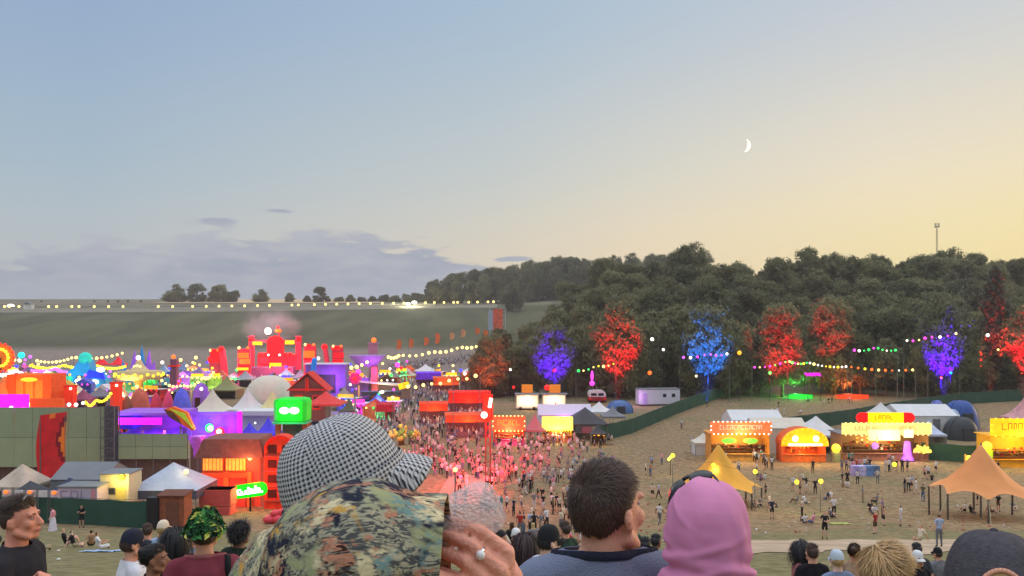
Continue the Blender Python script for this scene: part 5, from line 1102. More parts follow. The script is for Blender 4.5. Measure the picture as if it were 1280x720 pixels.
festoon([PX(484, 444, 225), PX(500, 442, 225), PX(540, 438, 225), PX(575, 432, 225), PX(604, 428, 225)], 5, .7, .42, 'warm', 'string of warm bulbs climbing to the wood above the far crowd', 'bulb strings', True)
festoon([PX(505, 480, 132), PX(534, 477, 132), PX(567, 471, 132), PX(600, 465, 132)], 3, .5, .28, 'warm', 'string of warm bulbs above the orange awnings', 'bulb strings', True)
# long stall with the pale roof and yellow sign
YL = depth_for(478, 480, 5.0)
o, w = prop('long_stall', 446, 514, YL, 'long stall with pale sloping roof, blue grey awning and yellow sign', 'food stall', None, R(8)); h = top(478, 480, YL); hb = h*.55
MB().box((0, 0, h-.2), (w, 4, .35), tilt=(R(6), 'Y')).build('roof', WARMW_PVC, o); MB().box((0, 1.5, h/2), (w*.95, .2, h-.5)).build('back_wall', P_('warm_grey_board', (150, 140, 132)), o); MB().box((-w*.45, 0, h/2-.2), (.4, 3, h-.6)).build('side_wall', P_('yellow_board', (236, 190, 110), emit=.15), o)
MB().box((-.5, -2.4, hb), (w*.72, 2.4, .12), tilt=(R(-28), 'X')).build('awning', P_('blue_grey_awning', (140, 164, 190), var=.15), o); MB().box((w*.36, -2.1, h-.6), (2.4, .3, 1.3), tilt=(R(-14), 'Y')).build('sign', P_('yellow_lightbox', (255, 214, 0)), o); MB().box((0, -1.4, .6), (w*.9, .4, 1.2)).build('counter', P_('navy_counter', (60, 80, 130)), o)
glow(o, (0, -3.4, h*.8), (1, .85, .5), 350, .4)
o, w = prop('statue_cluster', 488, 522, 128, 'cluster of mustard and green leafy statues under the yellow sign', 'statue')
r = random.Random(12)
for i in range(9):
    x, y = r.uniform(-w/2, w/2), r.uniform(-1, 1); hh = r.uniform(1.6, 3.6); mb = MB(); mb.tube((x, y, 0), (x, y, hh*.6), .14, .1)
    mb.m(1)
    for q in range(7): mb.ball((x+r.uniform(-.5, .5), y+r.uniform(-.4, .4), hh*.55+r.uniform(0, hh*.5)), r.uniform(.22, .42), 8, 6, (1, .8, 1.2))
    mb.build('figure', [P_('statue_stem', (110, 100, 60)), P_('statue_leaf_%d' % (i % 3), ((200, 176, 84), (120, 140, 70), (214, 190, 110))[i % 3], var=.3, scale=3, emit=.06)], o, True)
glow(o, (0, -2.5, 4), (1, .85, .3), 250)
# awnings along the crowd lane
for k, (pxa, pxb, Y, rt, re, c, lb, e) in enumerate(((541, 574, 140, 472, 481, (230, 100, 44), 'left of two orange awnings along the far crowd lane', .15), (576, 604, 146, 466, 476, (236, 100, 40), 'right of two orange awnings, touching the rust lit trees', .15), (524, 560, 112, 504, 513, (236, 70, 30), 'long bright orange red awning nearest the checked cap', .3), (560, 612, 108, 490, 503, (240, 40, 20), 'long scarlet awning running to the lamp tower', .4), (520, 552, 178, 466, 474, (120, 60, 220), 'purple lit awning below the white tents', .35), (470, 494, 116, 505, 514, (190, 40, 60), 'crimson awning right behind the top of the checked cap', .1), (556, 612, 100, 518, 527, (226, 84, 40), 'striped orange canopy under the red floods', .2))):
    Y = depth_for(re, (pxa+pxb)/2, 2.7)
    o, w = prop('awning_stall', pxa, pxb, Y, lb, 'awning stall', 'awning stalls along the lane', R(6)); px = (pxa+pxb)/2; h = top(rt, px, Y); he = top(re, px, Y)
    MB().prism([(-w/2, he), (w/2, he), (w/2-.2, h), (-w/2+.2, h)], -.05, .05).build('sign_board', P_('awning_%d' % k, c, var=.4, scale=.9, emit=e*.55), o, loc=(0, -1.0, 0)); MB().box((0, .6, h), (w, 3.4, .1), tilt=(R(5), 'X')).build('roof', P_('awning_%d' % k, c), o)
    MB().box((0, 2.0, he/2), (w, .1, he)).build('back_wall', P_('dusk_mauve_board', (110, 84, 92), var=.2), o)
    MB().box((0, -.6, .5), (w*.95, .3, 1.0)).build('counter', P_('dusk_mauve_board', (110, 84, 92)), o)
    for s in (-1, 1): MB().tube((s*w*.47, -1, 0), (s*w*.47, -1, he), .07).build('post', STEEL, o)
    if k in (0, 2, 3, 6): glow(o, (0, -2.2, he), (1, .25, .08), 350, .3)
for pxa, pxb, Y, rt, re, m_, lb in ((518, 546, 185, 455, 463, WHITE_PVC, 'crumpled white tent roofs before the far crowd'), (576, 602, 190, 457, 464, WHITE_PVC, 'white flat gazebo at the left tip of the wood'), (480, 500, 192, 460, 470, GREY_PVC, 'grey gazebo right of the funnel roof'), (498, 520, 196, 459, 468, P_('blush_canvas', (190, 160, 160)), 'blush coloured tent below the far crowd'), (400, 440, 170, 469, 480, P_('khaki_canvas', (140, 126, 106)), 'khaki gazebo behind the long stall'), (428, 462, 162, 472, 484, P_('taupe_canvas', (116, 104, 104)), 'taupe gazebo left of the long stall'), (196, 214, 215, 455, 466, P_('pale_teal_canvas', (120, 160, 176)), 'pale teal tent right of the spires'), (222, 240, 222, 452, 462, P_('steel_blue_canvas', (120, 140, 176)), 'steel blue tent right of the beacon tower'), (236, 262, 205, 458, 470, P_('dusk_violet_canvas', (136, 120, 160)), 'dusk violet tent left of the outer red tower'), (262, 292, 196, 462, 474, P_('rosy_canvas', (190, 90, 70), emit=.08), 'rosy orange tent below the left red towers'), (268, 300, 172, 470, 486, P_('olive_canvas', (140, 140, 90)), 'olive canopy behind the white peaked tents'), (62, 86, 200, 459, 468, P_('lilac_canvas', (170, 140, 200), emit=.1), 'lilac tent under the violet lamp string'), (110, 140, 160, 484, 494, P_('slate_canvas', (120, 112, 120)), 'slate tent below the teal stage'), (92, 116, 150, 486, 498, P_('plum_canvas', (130, 60, 90), emit=.08), 'plum coloured tent right of the squat red pillar'), (196, 224, 178, 470, 480, P_('sea_canvas', (70, 130, 140), emit=.06), 'sea green tent right of the swing ride'), (414, 446, 128, 484, 498, P_('stone_canvas', (150, 140, 134)), 'stone grey tent behind the coral canopy'), (296, 318, 190, 463, 473, P_('dove_canvas', (150, 146, 160)), 'dove grey tent under the left stage pillar'), (366, 384, 180, 462, 472, P_('mist_canvas', (164, 160, 170)), 'misty white tent at the foot of the blue slide'), (426, 448, 110, 498, 512, P_('moss_canvas', (92, 104, 76)), 'moss green tent just behind the checked cap')):
    gazebo('gazebo', pxa, pxb, depth_for(re, (pxa+pxb)/2, 2.3), rt, re, m_, lb, 'gazebo', 'small tents of the fair', wall=m_ if pxa % 3 else None)
# feather flags
for i, (px, r0, r1) in enumerate(((496, 424, 437), (511, 423, 435), (530, 421, 432), (544, 416, 430), (562, 415, 425), (576, 411, 422), (594, 409, 418), (604, 412, 424))):
    Y = 290; g = G(px, Y); o = empty('feather_flag', g, 0, ('leftmost orange feather flag above the far bulb string', 'second orange feather flag from the left', 'third orange feather flag from the left', 'fourth and tallest orange feather flag from the left', 'fifth, paler feather flag from the left', 'sixth feather flag, thin and pale orange', 'seventh feather flag beside the tip of the wood', 'last feather flag, before the banner tower')[i], 'feather flag', 'orange feather flags')
    z0, z1 = HT(r1, px, Y), HT(r0, px, Y); ww = 1.9
    MB().tube((0, 0, 0), (0, 0, z1), .08, .04, 6).build('pole', STEEL, o); MB().prism([(0, z0), (ww*.8, z0+.3), (ww, z0+(z1-z0)*.7), (ww*.7, z1-.3), (.2, z1)], -.05, .05).build('sail', P_('orange_flag_%d' % (i in (4, 5)), ((222, 120, 60), (206, 160, 110))[i in (4, 5)], var=.2, scale=.5), o)
o, w = prop('banner_tower', 610, 634, 450, 'white scaffold tower with orange banners at the left tip of the wood', 'tower'); h = top(384, 621, 450)
mb = MB()
for sx in (-1, 1):
    for sy in (-1, 1): mb.tube((sx*w*.4, sy*2, 0), (sx*w*.4, sy*2, h), .14, n=5)
for k in range(8): mb.tube((-w*.4, -2, h*k/8), (w*.4, -2, h*(k+1)/8), .1, n=4)
mb.build('frame', P_('white_truss', (190, 190, 196)), o); MB().box((.2, -2.3, h*.62), (w*.5, .2, h*.66)).build('banner', P_('orange_tower_banner', (226, 96, 60), var=.35, scale=.5), o); MB().box((-w*.35, -2.2, h*.6), (w*.25, .2, h*.6)).build('side_banner', P_('pale_banner', (170, 176, 190)), o)
# far hilltop: lamps along the gravel track, entrance glare, small white building
bm0 = None
LPX = [6, 12, 24, 61, 71, 90, 99, 118, 136, 154, 198, 216, 241, 258, 274, 290, 306, 322, 337, 365, 373, 393, 407, 421, 435, 449, 463, 478, 492, 505, 532, 543, 555, 567, 572, 586, 597, 610, 617]
tl0 = None
for i, px in enumerate(LPX):
    row = 387+5*ss(px, 0, 60)-0 if px < 60 else 392-12*ss(px, 240, 620); Y = 606+34*ss(px, 200, 622); g = G(px, Y); hh = max(3.0, HT(row, px, Y))
    lb = 'warm lamp on a track pole, '+('close to the glare at its far left end' if px < 40 else 'over the left fair' if px < 160 else 'below the three skyline trees' if px < 330 else 'above the red stage' if px < 440 else 'above the feather flags' if px < 545 else 'close to the fence end by the far wood')
    o = empty('track_lamp', g, 0, lb, 'lamp post', 'lamps along the gravel track'); MB().tube((0, 0, 0), (0, 0, hh), .10, .07, 5).build('post', STEEL, o); bulb('warm', o, (0, -.3, hh), .95, 'lamp_head')
for px, row, s, lb in ((14, 383, 2.6, 'glaring white entrance floodlights at the far left of the hilltop'), (510, 380, 1.6, 'glaring white floodlight on the hilltop left of the far wood'), (518, 378, 1.7, 'second glaring floodlight on the hilltop, nearer the far wood')):
    g = G(px, 640); o = empty('hill_floodlight', g, 0, lb, 'floodlight', None); hh = HT(row, px, 640); MB().tube((0, 0, 0), (0, 0, hh), .16, .12, 6).build('mast', STEEL, o); b = bulb('white', o, (0, -.5, hh), s, 'lamp_head'); b.scale = (s*1.3, s*.4, s*.75); glow(o, (0, -6, hh-1), (1, .95, .6), 26000, 1.0)
o, w = prop('white_hut', 31, 41, 612, 'small pale hut at the left end of the gravel track', 'hut'); MB().box((0, 0, 2), (w, 4, 4)).build('wall', WHITE_PVC, o); MB().prism([(-w/2-.4, 4), (w/2+.4, 4), (0, 6)], -2.4, 2.4).build('roof', GREY_PVC, o)
o = empty('track_fence', G(0, 628), 0, 'low pale fence along the top edge of the hill pasture', 'fence'); l0 = o.location
mb = MB(); ps = [G(px, 606+34*ss(px, 200, 622)+11) for px in range(-40, 624, 4)]
mb.path([p+Vector((0, 0, 1.4))-l0 for p in ps], .14, 4).path([p+Vector((0, 0, .8))-l0 for p in ps], .14, 4); mb.build('rail', P_('pale_fence_wood', (186, 180, 168)), o)
mb = MB()
for p in ps[::2]: mb.tube(p-l0, p+Vector((0, 0, 1.5))-l0, .14, n=4)
mb.build('posts', P_('pale_fence_wood', (186, 180, 168)), o)

# ================================================================ inside the wood: coloured string lights and lit stage
r = random.Random(31)
for pts, kinds, n, lb in (([(940, 458), (985, 450), (1010, 452)], ('pink', 'green', 'yellow', 'warm'), 7, 'string of mixed colour bulbs under the crimson tree'), ([(1010, 452), (1060, 457), (1145, 461)], ('warm', 'white', 'orange', 'yellow'), 10, 'string of warm and white bulbs along the front of the wood'), ([(1065, 436), (1095, 433), (1122, 436)], ('green', 'pink', 'white'), 5, 'short high string of green and pink bulbs between the trees'), ([(1130, 424), (1160, 420), (1200, 414)], ('white', 'pink', 'warm'), 4, 'string of pink white bulbs before the indigo tree'), ([(720, 462), (745, 456), (770, 452)], ('warm', 'green', 'yellow'), 4, 'string of warm bulbs between violet and red trees'), ([(850, 445), (885, 441), (912, 440)], ('white', 'pink', 'violet'), 4, 'string of white and pink bulbs before the blue tree')):
    P = [PX(a, b, 186) for a, b in pts]; o0 = P[0]; o = empty('coloured_lights', o0, 0, lb, 'festoon lights', 'coloured bulb strings at the wood'); line = []
    for a, b in zip(P[:-1], P[1:]):
        for i in range(n): t = (i+.5)/n; p = a.lerp(b, t)-Vector((0, 0, 2.0*t*(1-t)))-o0; line.append(p); bulb(kinds[r.randrange(len(kinds))], o, p-Vector((0, 0, .2)), r.uniform(.18, .36))
    MB().path(line, .025, 4).build('cable', CABLE, o)
    for p in P: MB().tube(Vector((p.x, p.y+.1, gz(p.x, p.y)))-o0, p+Vector((0, .1, 0))-o0, .07, .05, 6).build('post', STEEL, o)
for px, row, c, s, lb in ((815, 424, 'white', .42, 'white lamp right of the bright red tree'), (829, 437, 'white', .32, 'small white lamp between red and blue trees'), (638, 462, 'white', .3, 'white lamp low at the left end of the wood'), (740, 470, 'pink', .35, 'tall magenta glowing figure lamp at the foot of the wood'), (693, 463, 'red', .4, 'red lamp under the violet tree'), (812, 466, 'orange', .5, 'orange red lamp at the foot of the wood over the cabin'), (924, 441, 'amber', .5, 'amber lamp right of the blue tree'), (1234, 419, 'white', .4, 'pale blue white lamp right of the indigo tree'), (1176, 472, 'orange', .3, 'orange lamp low under the indigo tree'), (1188, 466, 'teal', .3, 'teal lamp low under the indigo tree'), (1247, 437, 'warm', .25, 'small warm lamp near the rust tree'), (642, 484, 'red', .35, 'red lamp above the left trailer stall'), (962, 466, 'green', .4, 'green lamp over the lit clearing'), (870, 470, 'warm', .3, 'warm lamp below the blue tree')):
    o, w = prop('wood_lamp', px-2, px+2, 187, lb, 'lamp', 'lamps in the wood'); h = top(row, px, 187); MB().tube((0, 0, 0), (0, 0, h), .06, .05, 6).build('post', BLACK, o); b = bulb(c, o, (0, -.2, h), s, 'lamp_globe')
    if px == 740: b.scale = (.35, .3, 1.3); bulb('pink', o, (0, -.2, h-1.7), .6, 'lamp_globe')
o, w = prop('magenta_sign', 1006, 1026, 188, 'small magenta neon scribble hanging in the wood', 'neon sign'); h = top(468, 1016, 188); mb = MB(); mb.path([(-w/2+w*i/22, 0, h+.42*math.sin(i*1.7)) for i in range(23)], .14, 6); mb.build('tube', P_('magenta_neon', (240, 20, 220), emit=1.2), o)
for s in (-1, 1): MB().tube((s*w/2, .1, 0), (s*w/2, .1, h), .05).build('post', BLACK, o)
for pxa, pxb, c, lc, lb in ((985, 1015, (50, 220, 70), (.1, 1, .2), 'low green glowing bar front in the clearing of the wood'), (1045, 1085, (250, 80, 30), (1, .15, .05), 'low orange red glowing bar front in the clearing of the wood')):
    o, w = prop('glowing_bar', pxa, pxb, 193, lb, 'bar', 'glowing bars in the wood'); MB().box((0, 0, .55), (w, .8, 1.1)).build('front', P_('bar_front_'+lb[4:8], c, var=.2, emit=.45), o); MB().box((0, 0, 1.14), (w+.2, 1.0, .08)).build('top', BLACK, o); glow(o, (0, 2.5, 2.5), lc, 2500, .4); glow(o, (0, -1.5, 2), lc, 500, .4)
# palm of smoke over the red stage
sm = MB(); sm.ball((0, 0, 0), 1, 20, 14); so_ = sm.build('smoke', None or P_('smoke_tmp', (200, 200, 200)), None, True, loc=PX(338, 408, 259)); so_.scale = (11, 4, 6.5)
m = bpy.data.materials.new('thin_stage_smoke'); m.use_nodes = True; nt = m.node_tree; nt.nodes.remove(nt.nodes['Principled BSDF']); v = nt.nodes.new('ShaderNodeVolumePrincipled'); v.inputs['Color'].default_value = (.8, .76, .78, 1)
tc = nt.nodes.new('ShaderNodeTexCoord'); nz = nt.nodes.new('ShaderNodeTexNoise'); nz.inputs['Scale'].default_value = 1.6; nz.inputs['Detail'].default_value = 4; nt.links.new(tc.outputs['Object'], nz.inputs['Vector'])
ln = nt.nodes.new('ShaderNodeVectorMath'); ln.operation = 'LENGTH'; nt.links.new(tc.outputs['Object'], ln.inputs[0])
f1 = nt.nodes.new('ShaderNodeMapRange'); nt.links.new(ln.outputs['Value'], f1.inputs[0]); f1.inputs[1].default_value = 1; f1.inputs[2].default_value = .1; f1.inputs[3].default_value = 0; f1.inputs[4].default_value = .5
f2 = nt.nodes.new('ShaderNodeMapRange'); nt.links.new(nz.outputs[0], f2.inputs[0]); f2.inputs[1].default_value = .38; f2.inputs[2].default_value = .7
mu = nt.nodes.new('ShaderNodeMath'); mu.operation = 'MULTIPLY'; nt.links.new(f1.outputs[0], mu.inputs[0]); nt.links.new(f2.outputs[0], mu.inputs[1]); nt.links.new(mu.outputs[0], v.inputs['Density']); nt.links.new(v.outputs[0], nt.nodes['Material Output'].inputs['Volume'])
so_.data.materials[0] = m; tag(so_, kind='stuff')

# ================================================================ small booths and lamps that fill the fair
r = random.Random(77); BC = [('crimson', (190, 40, 50)), ('orange', (226, 106, 40)), ('mustard', (214, 166, 60)), ('teal', (50, 140, 150)), ('violet', (120, 70, 190)), ('pink', (220, 90, 160)), ('cream', (220, 206, 176)), ('brown', (110, 80, 64)), ('slate', (100, 104, 120)), ('green', (90, 130, 84)), ('blue', (70, 90, 190)), ('white', (214, 210, 210))]
ZN = [('behind the magenta stage', 150, 240, 476, 500), ('below the teal stage', 75, 150, 474, 496), ('left of the red stage', 190, 262, 458, 476), ('before the red stage deck', 262, 400, 466, 482), ('around the funnel pavilion', 400, 486, 466, 486), ('beyond the orange awnings', 486, 604, 454, 472), ('at the far left edge', 0, 72, 458, 470), ('right of the dark timber house', 412, 500, 486, 520)]
for zi, (zn, p0, p1, r0, r1) in enumerate(ZN):
    cs = r.sample(BC, 7)
    for cn, c in cs:
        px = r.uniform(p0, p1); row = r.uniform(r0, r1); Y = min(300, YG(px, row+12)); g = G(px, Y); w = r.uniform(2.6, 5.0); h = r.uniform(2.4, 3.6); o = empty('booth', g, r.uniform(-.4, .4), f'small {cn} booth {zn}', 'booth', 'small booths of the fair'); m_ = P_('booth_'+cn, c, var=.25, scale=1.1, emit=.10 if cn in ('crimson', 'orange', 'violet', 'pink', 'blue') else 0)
        MB().box((0, 1.0, h/2), (w, .1, h)).box((-w/2, 0, h/2), (.1, 2.0, h)).box((w/2, 0, h/2), (.1, 2.0, h)).build('wall', m_, o); MB().box((0, -.95, .5), (w, .2, 1.0)).build('counter', P_('booth_'+r.choice(BC[6:])[0], c), o) if 0 else MB().box((0, -.95, .5), (w, .2, 1.0)).build('counter', m_, o)
        k = r.randrange(3)
        if k == 0: peaked_roof(w+.5, 2.6, h, h+r.uniform(.8, 2.0), 1.5).build('roof', m_, o, True)
        elif k == 1: MB().prism([(-w/2-.2, h), (w/2+.2, h), (0, h+1.3)], -1.3, 1.2).build('roof', m_, o)
        else: MB().box((0, 0, h+.06), (w+.5, 2.8, .12)).build('roof', WHITE_PVC, o); MB().box((0, -1.3, h+.5), (w*.8, .1, .8)).build('sign', P_('amber_backlit_panel', (255, 178, 20)) if r.random() < .5 else m_, o)
        bk = r.choice(('warm', 'white', 'yellow', 'amber', 'pink', 'warm', 'violet', 'red', 'green', 'blue'))
        for q in range(3): bulb(bk if q else 'warm', o, (-w/2+w*(q+.5)/3, -1.35, h-.15), .0012*Y)
        bulb(bk, o, (r.uniform(-1, 1), 0, h+r.uniform(1.6, 3.2)), .0016*Y, 'mast_lamp'); MB().tube((0, .5, h), (0, .5, h+1.6), .05).build('mast', STEEL, o)
        if r.random() < .65: glow(o, (0, -2.2, 2.2), {'warm': (1, .75, .4), 'white': (1, .9, .8), 'yellow': (1, .8, .2), 'amber': (1, .5, .1), 'pink': (1, .2, .8), 'violet': (.6, .2, 1), 'red': (1, .05, .05), 'green': (.1, 1, .3), 'blue': (.1, .1, 1)}[bk], 1400, .4)  # unseen point lights added to spread coloured glow over the fair

# ================================================================ the crowd
def attr_mat(name, prop_, rough=.85):
    m = bpy.data.materials.new(name); m.use_nodes = True; nt = m.node_tree; b = nt.nodes['Principled BSDF']; b.inputs['Roughness'].default_value = rough; b.inputs['Specular IOR Level'].default_value = .2
    a = nt.nodes.new('ShaderNodeAttribute'); a.attribute_type = 'OBJECT'; a.attribute_name = prop_
    tc = nt.nodes.new('ShaderNodeTexCoord'); n = nt.nodes.new('ShaderNodeTexNoise'); n.inputs['Scale'].default_value = 9; nt.links.new(tc.outputs['Object'], n.inputs['Vector'])
    mr = nt.nodes.new('ShaderNodeMapRange'); nt.links.new(n.outputs[0], mr.inputs[0]); mr.inputs[3].default_value = .75; mr.inputs[4].default_value = 1.2
    v = nt.nodes.new('ShaderNodeVectorMath'); v.operation = 'SCALE'; nt.links.new(a.outputs['Color'], v.inputs[0]); nt.links.new(mr.outputs[0], v.inputs['Scale']); nt.links.new(v.outputs[0], b.inputs['Base Color']); return m
CM = [attr_mat('crowd_skin', 'skin_tone', .6), attr_mat('crowd_top', 'top_colour'), attr_mat('crowd_bottoms', 'bottoms_colour'), attr_mat('crowd_hair', 'hair_colour'), P_('dark_shoe_leather', (50, 46, 44), rough=.6)]
def evaluated(o, name):
    dg = bpy.context.evaluated_depsgraph_get(); dg.update(); me = bpy.data.meshes.new_from_object(o.evaluated_get(dg)); me.name = name
    old = o.data; bpy.data.objects.remove(o); bpy.data.meshes.remove(old); return me
def skin_mesh(joints, edges, name, sub=1):
    """joints: name -> (point, radius); grows one continuous body over the edges"""
    ks = list(joints); me = bpy.data.meshes.new('tmp'); me.from_pydata([joints[k][0] for k in ks], [(ks.index(a), ks.index(b)) for a, b in edges], [])
    o = bpy.data.objects.new('tmp', me); COL.objects.link(o); o.modifiers.new('s', 'SKIN')
    for i, k in enumerate(ks):
        r = joints[k][1]; me.skin_vertices[0].data[i].radius = r if isinstance(r, tuple) else (r, r)
    me.skin_vertices[0].data[0].use_root = True
    m = o.modifiers.new('d', 'SUBSURF'); m.levels = sub; m.render_levels = sub
    bpy.context.view_layer.update(); return evaluated(o, name)
def crowd_pose(kind, r):
    J = {}; L_ = lambda s: s
    sit = kind.startswith('sit'); lie = kind == 'lie'
    J['pelvis'] = ((0, 0, .93), .13); J['waist'] = ((0, .01, 1.06), (.135, .10)); J['chest'] = ((0, 0, 1.28), (.165, .115)); J['collar'] = ((0, -.01, 1.43), (.10, .08)); J['neck'] = ((0, 0, 1.51), .052); J['head'] = ((0, .02, 1.60), .085); J['crown'] = ((0, .015, 1.70), .075)
    for s, q in ((-1, 'l'), (1, 'r')):
        J[q+'sh'] = ((s*.18, -.01, 1.41), .062); J[q+'el'] = ((s*.26, -.03, 1.13), .045); J[q+'wr'] = ((s*.25, .10, .92), .034); J[q+'ha'] = ((s*.24, .15, .83), .042)
        J[q+'hip'] = ((s*.10, 0, .86), .095); J[q+'kn'] = ((s*.11, .02, .48), .065); J[q+'an'] = ((s*.12, -.02, .08), .045); J[q+'to'] = ((s*.14, .12, .035), .038)
    P = lambda k, p: J.__setitem__(k, (p, J[k][1]))
    if kind == 'walk': P('lkn', (-.10, .14, .50)); P('lan', (-.10, .22, .10)); P('lto', (-.10, .36, .06)); P('rkn', (.10, -.02, .48)); P('ran', (.10, -.28, .14)); P('rto', (.10, -.16, .05)); P('rel', (.24, .10, 1.15)); P('rwr', (.2, .24, .98)); P('rha', (.18, .30, .93)); P('lel', (-.24, -.14, 1.15)); P('lwr', (-.24, -.14, .92)); P('lha', (-.24, -.12, .84))
    if kind == 'phone': P('rel', (.24, .08, 1.15)); P('rwr', (.10, .30, 1.25)); P('rha', (.07, .34, 1.32)); P('lel', (-.25, .05, 1.14)); P('lwr', (-.05, .28, 1.16)); P('lha', (.0, .33, 1.20))
    if kind == 'raised': P('rel', (.34, .04, 1.52)); P('rwr', (.30, .10, 1.78)); P('rha', (.29, .12, 1.87)); P('lel', (-.30, .0, 1.15)); P('lwr', (-.14, .14, 1.0)); P('lha', (-.08, .17, .98))
    if kind == 'hips': P('rel', (.36, -.08, 1.14)); P('rwr', (.19, .05, .97)); P('rha', (.15, .07, .93)); P('lel', (-.24, .06, 1.15)); P('lwr', (-.12, .28, 1.14)); P('lha', (-.06, .32, 1.18))
    if sit:
        for k in list(J):
            p, rr = J[k]
            if k[1:] in ('kn', 'an', 'to', 'hip'): continue
            J[k] = ((p[0], p[1]-.0-(p[2]-.9)*.18, p[2]-.78), rr)
        for s, q in ((-1, 'l'), (1, 'r')):
            P(q+'hip', (s*.10, .06, .12)); P(q+'kn', (s*.15, .46, .46 if kind == 'sit' else .2)); P(q+'an', (s*(.13 if kind == 'sit' else -.02), .62 if kind == 'sit' else .42, .07)); P(q+'to', (s*(.14 if kind == 'sit' else -.10), .76 if kind == 'sit' else .46, .05))
            P(q+'el', (s*.27, .10, .38)); P(q+'wr', (s*.14, .34, .42)); P(q+'ha', (s*.10, .42, .44))
        if kind == 'sit_back':
            for s, q in ((-1, 'l'), (1, 'r')): P(q+'el', (s*.28, -.24, .34)); P(q+'wr', (s*.28, -.34, .09)); P(q+'ha', (s*.28, -.40, .04))
    E = [('pelvis', 'waist'), ('waist', 'chest'), ('chest', 'collar'), ('collar', 'neck'), ('neck', 'head'), ('head', 'crown')]
    for q in 'lr': E += [('collar', q+'sh'), (q+'sh', q+'el'), (q+'el', q+'wr'), (q+'wr', q+'ha'), ('pelvis', q+'hip'), (q+'hip', q+'kn'), (q+'kn', q+'an'), (q+'an', q+'to')]
    return J, E
def seg_d(p, a, b):
    ab = b-a; t = max(0, min(1, (p-a).dot(ab)/max(1e-9, ab.length_squared))); return (p-a-ab*t).length, t
def crowd_mesh(kind, shorts, longh):
    J, E = crowd_pose(kind, rnd); me = skin_mesh(J, E, 'person_body', 1)
    for m in CM: me.materials.append(m)
    V = {k: Vector(J[k][0]) for k in J}; up = (V['crown']-V['neck']).normalized(); fw = Vector((0, 1, 0)); mi = []
    for f in me.polygons:
        c = f.center; best = min(E, key=lambda e: seg_d(c, V[e[0]], V[e[1]])[0]-.02*(e[0] == 'collar')); d, t = seg_d(c, V[best[0]], V[best[1]]); b = best[1]; m = 1
        if b in ('head', 'crown') or (b == 'neck' and t > .5):
            h = (c-V['head']); z = h.dot(up); y = h.dot(fw); m = 3 if (z > .06+.5*max(0, y) or (y < -.01 and z > -.05)) else 0
            if longh and y < .02 : m = 3
        elif b == 'neck': m = 3 if (longh and c.y < V['neck'].y) else 0
        elif b[1:] == 'el': m = 1 if t < .62 else 0
        elif b[1:] in ('wr', 'ha'): m = 0
        elif b[1:] == 'hip' or b == 'waist' and t < .25: m = 2
        elif b[1:] == 'kn': m = 2 if (not shorts or t < .72) else 0
        elif b[1:] == 'an': m = 4 if t > .86 else (0 if shorts else 2)
        elif b[1:] == 'to': m = 4
        mi.append(m)
    me.polygons.foreach_set('material_index', mi); me.polygons.foreach_set('use_smooth', [True]*len(mi)); me.update(); return me
POSES = {k: [crowd_mesh(k, sh, lh) for sh, lh in ((True, False), (False, False), (True, True))] for k in ('stand', 'walk', 'phone', 'raised', 'hips', 'sit', 'sit_cross', 'sit_back')}
WORD = {'stand': 'standing', 'walk': 'walking', 'phone': 'hands at chest', 'raised': 'one arm raised', 'hips': 'hand on hip', 'sit': 'sitting knees up', 'sit_cross': 'sitting cross-legged', 'sit_back': 'sitting leaning back', 'lie': 'lying down'}
TOPS = {'white': (226, 222, 220), 'black': (34, 33, 36), 'grey': (128, 126, 130), 'blue': (160, 178, 204), 'pink': (226, 150, 170), 'cream': (220, 204, 178), 'navy': (44, 50, 78), 'red': (180, 52, 50), 'tan': (176, 136, 104), 'olive': (98, 102, 74), 'mauve': (156, 126, 150), 'teal': (70, 128, 132)}
BOT = {'black': (36, 35, 38), 'denim': (84, 102, 136), 'khaki': (168, 148, 116), 'white': (222, 218, 214), 'grey': (112, 112, 116), 'brown': (98, 74, 58)}
HAIR = {'dark': (42, 32, 28), 'brown': (84, 58, 40), 'fair': (190, 160, 110), 'black': (22, 20, 22)}
SKINS = ((220, 172, 146), (206, 154, 124), (228, 186, 164), (150, 104, 78), (110, 74, 56))
USED = {}; COUNT = [0]
def member(x, y, rz, pose, zone, group, top=None, bot=None, hair=None, scale=None, label=None):
    u = USED.setdefault(zone, set())
    for k in range(200):
        t = top or rnd.choice(['white']*4+['black']*4+['grey', 'pink', 'cream', 'cream']+list(TOPS)); b = bot or rnd.choice(['black']*3+list(BOT)); hr = hair or rnd.choice(list(HAIR)); sh = rnd.random() < .55; ps = pose if isinstance(pose, str) else rnd.choice(pose)
        if (t, b, ps, sh) not in u: break
    u.add((t, b, ps, sh))
    v = 0 if sh else 1
    if rnd.random() < .35 and sh: v = 2
    o = bpy.data.objects.new('person', POSES[ps][v]); COL.objects.link(o); o.location = (x, y, gz(x, y)+(.0 if not ps.startswith('sit') else .02)); o.rotation_euler = (0, 0, rz); s = scale or rnd.uniform(.92, 1.06); o.scale = (s, s, s)
    o['top_colour'] = [*lin(TOPS[t])]; o['bottoms_colour'] = [*lin(BOT[b])]; o['hair_colour'] = [*lin(HAIR[hr])]; o['skin_tone'] = [*lin(rnd.choice(SKINS[:3] if rnd.random() < .75 else SKINS))]
    tag(o, label or f"person, {t} top, {b} {'shorts' if sh else 'trousers'}, {WORD[ps]} {zone}", 'person', group); COUNT[0] += 1; return o
PLACED = []
def free(x, y, d=.55):
    return all((x-a)**2+(y-b)**2 > d*d for a, b in PLACED)
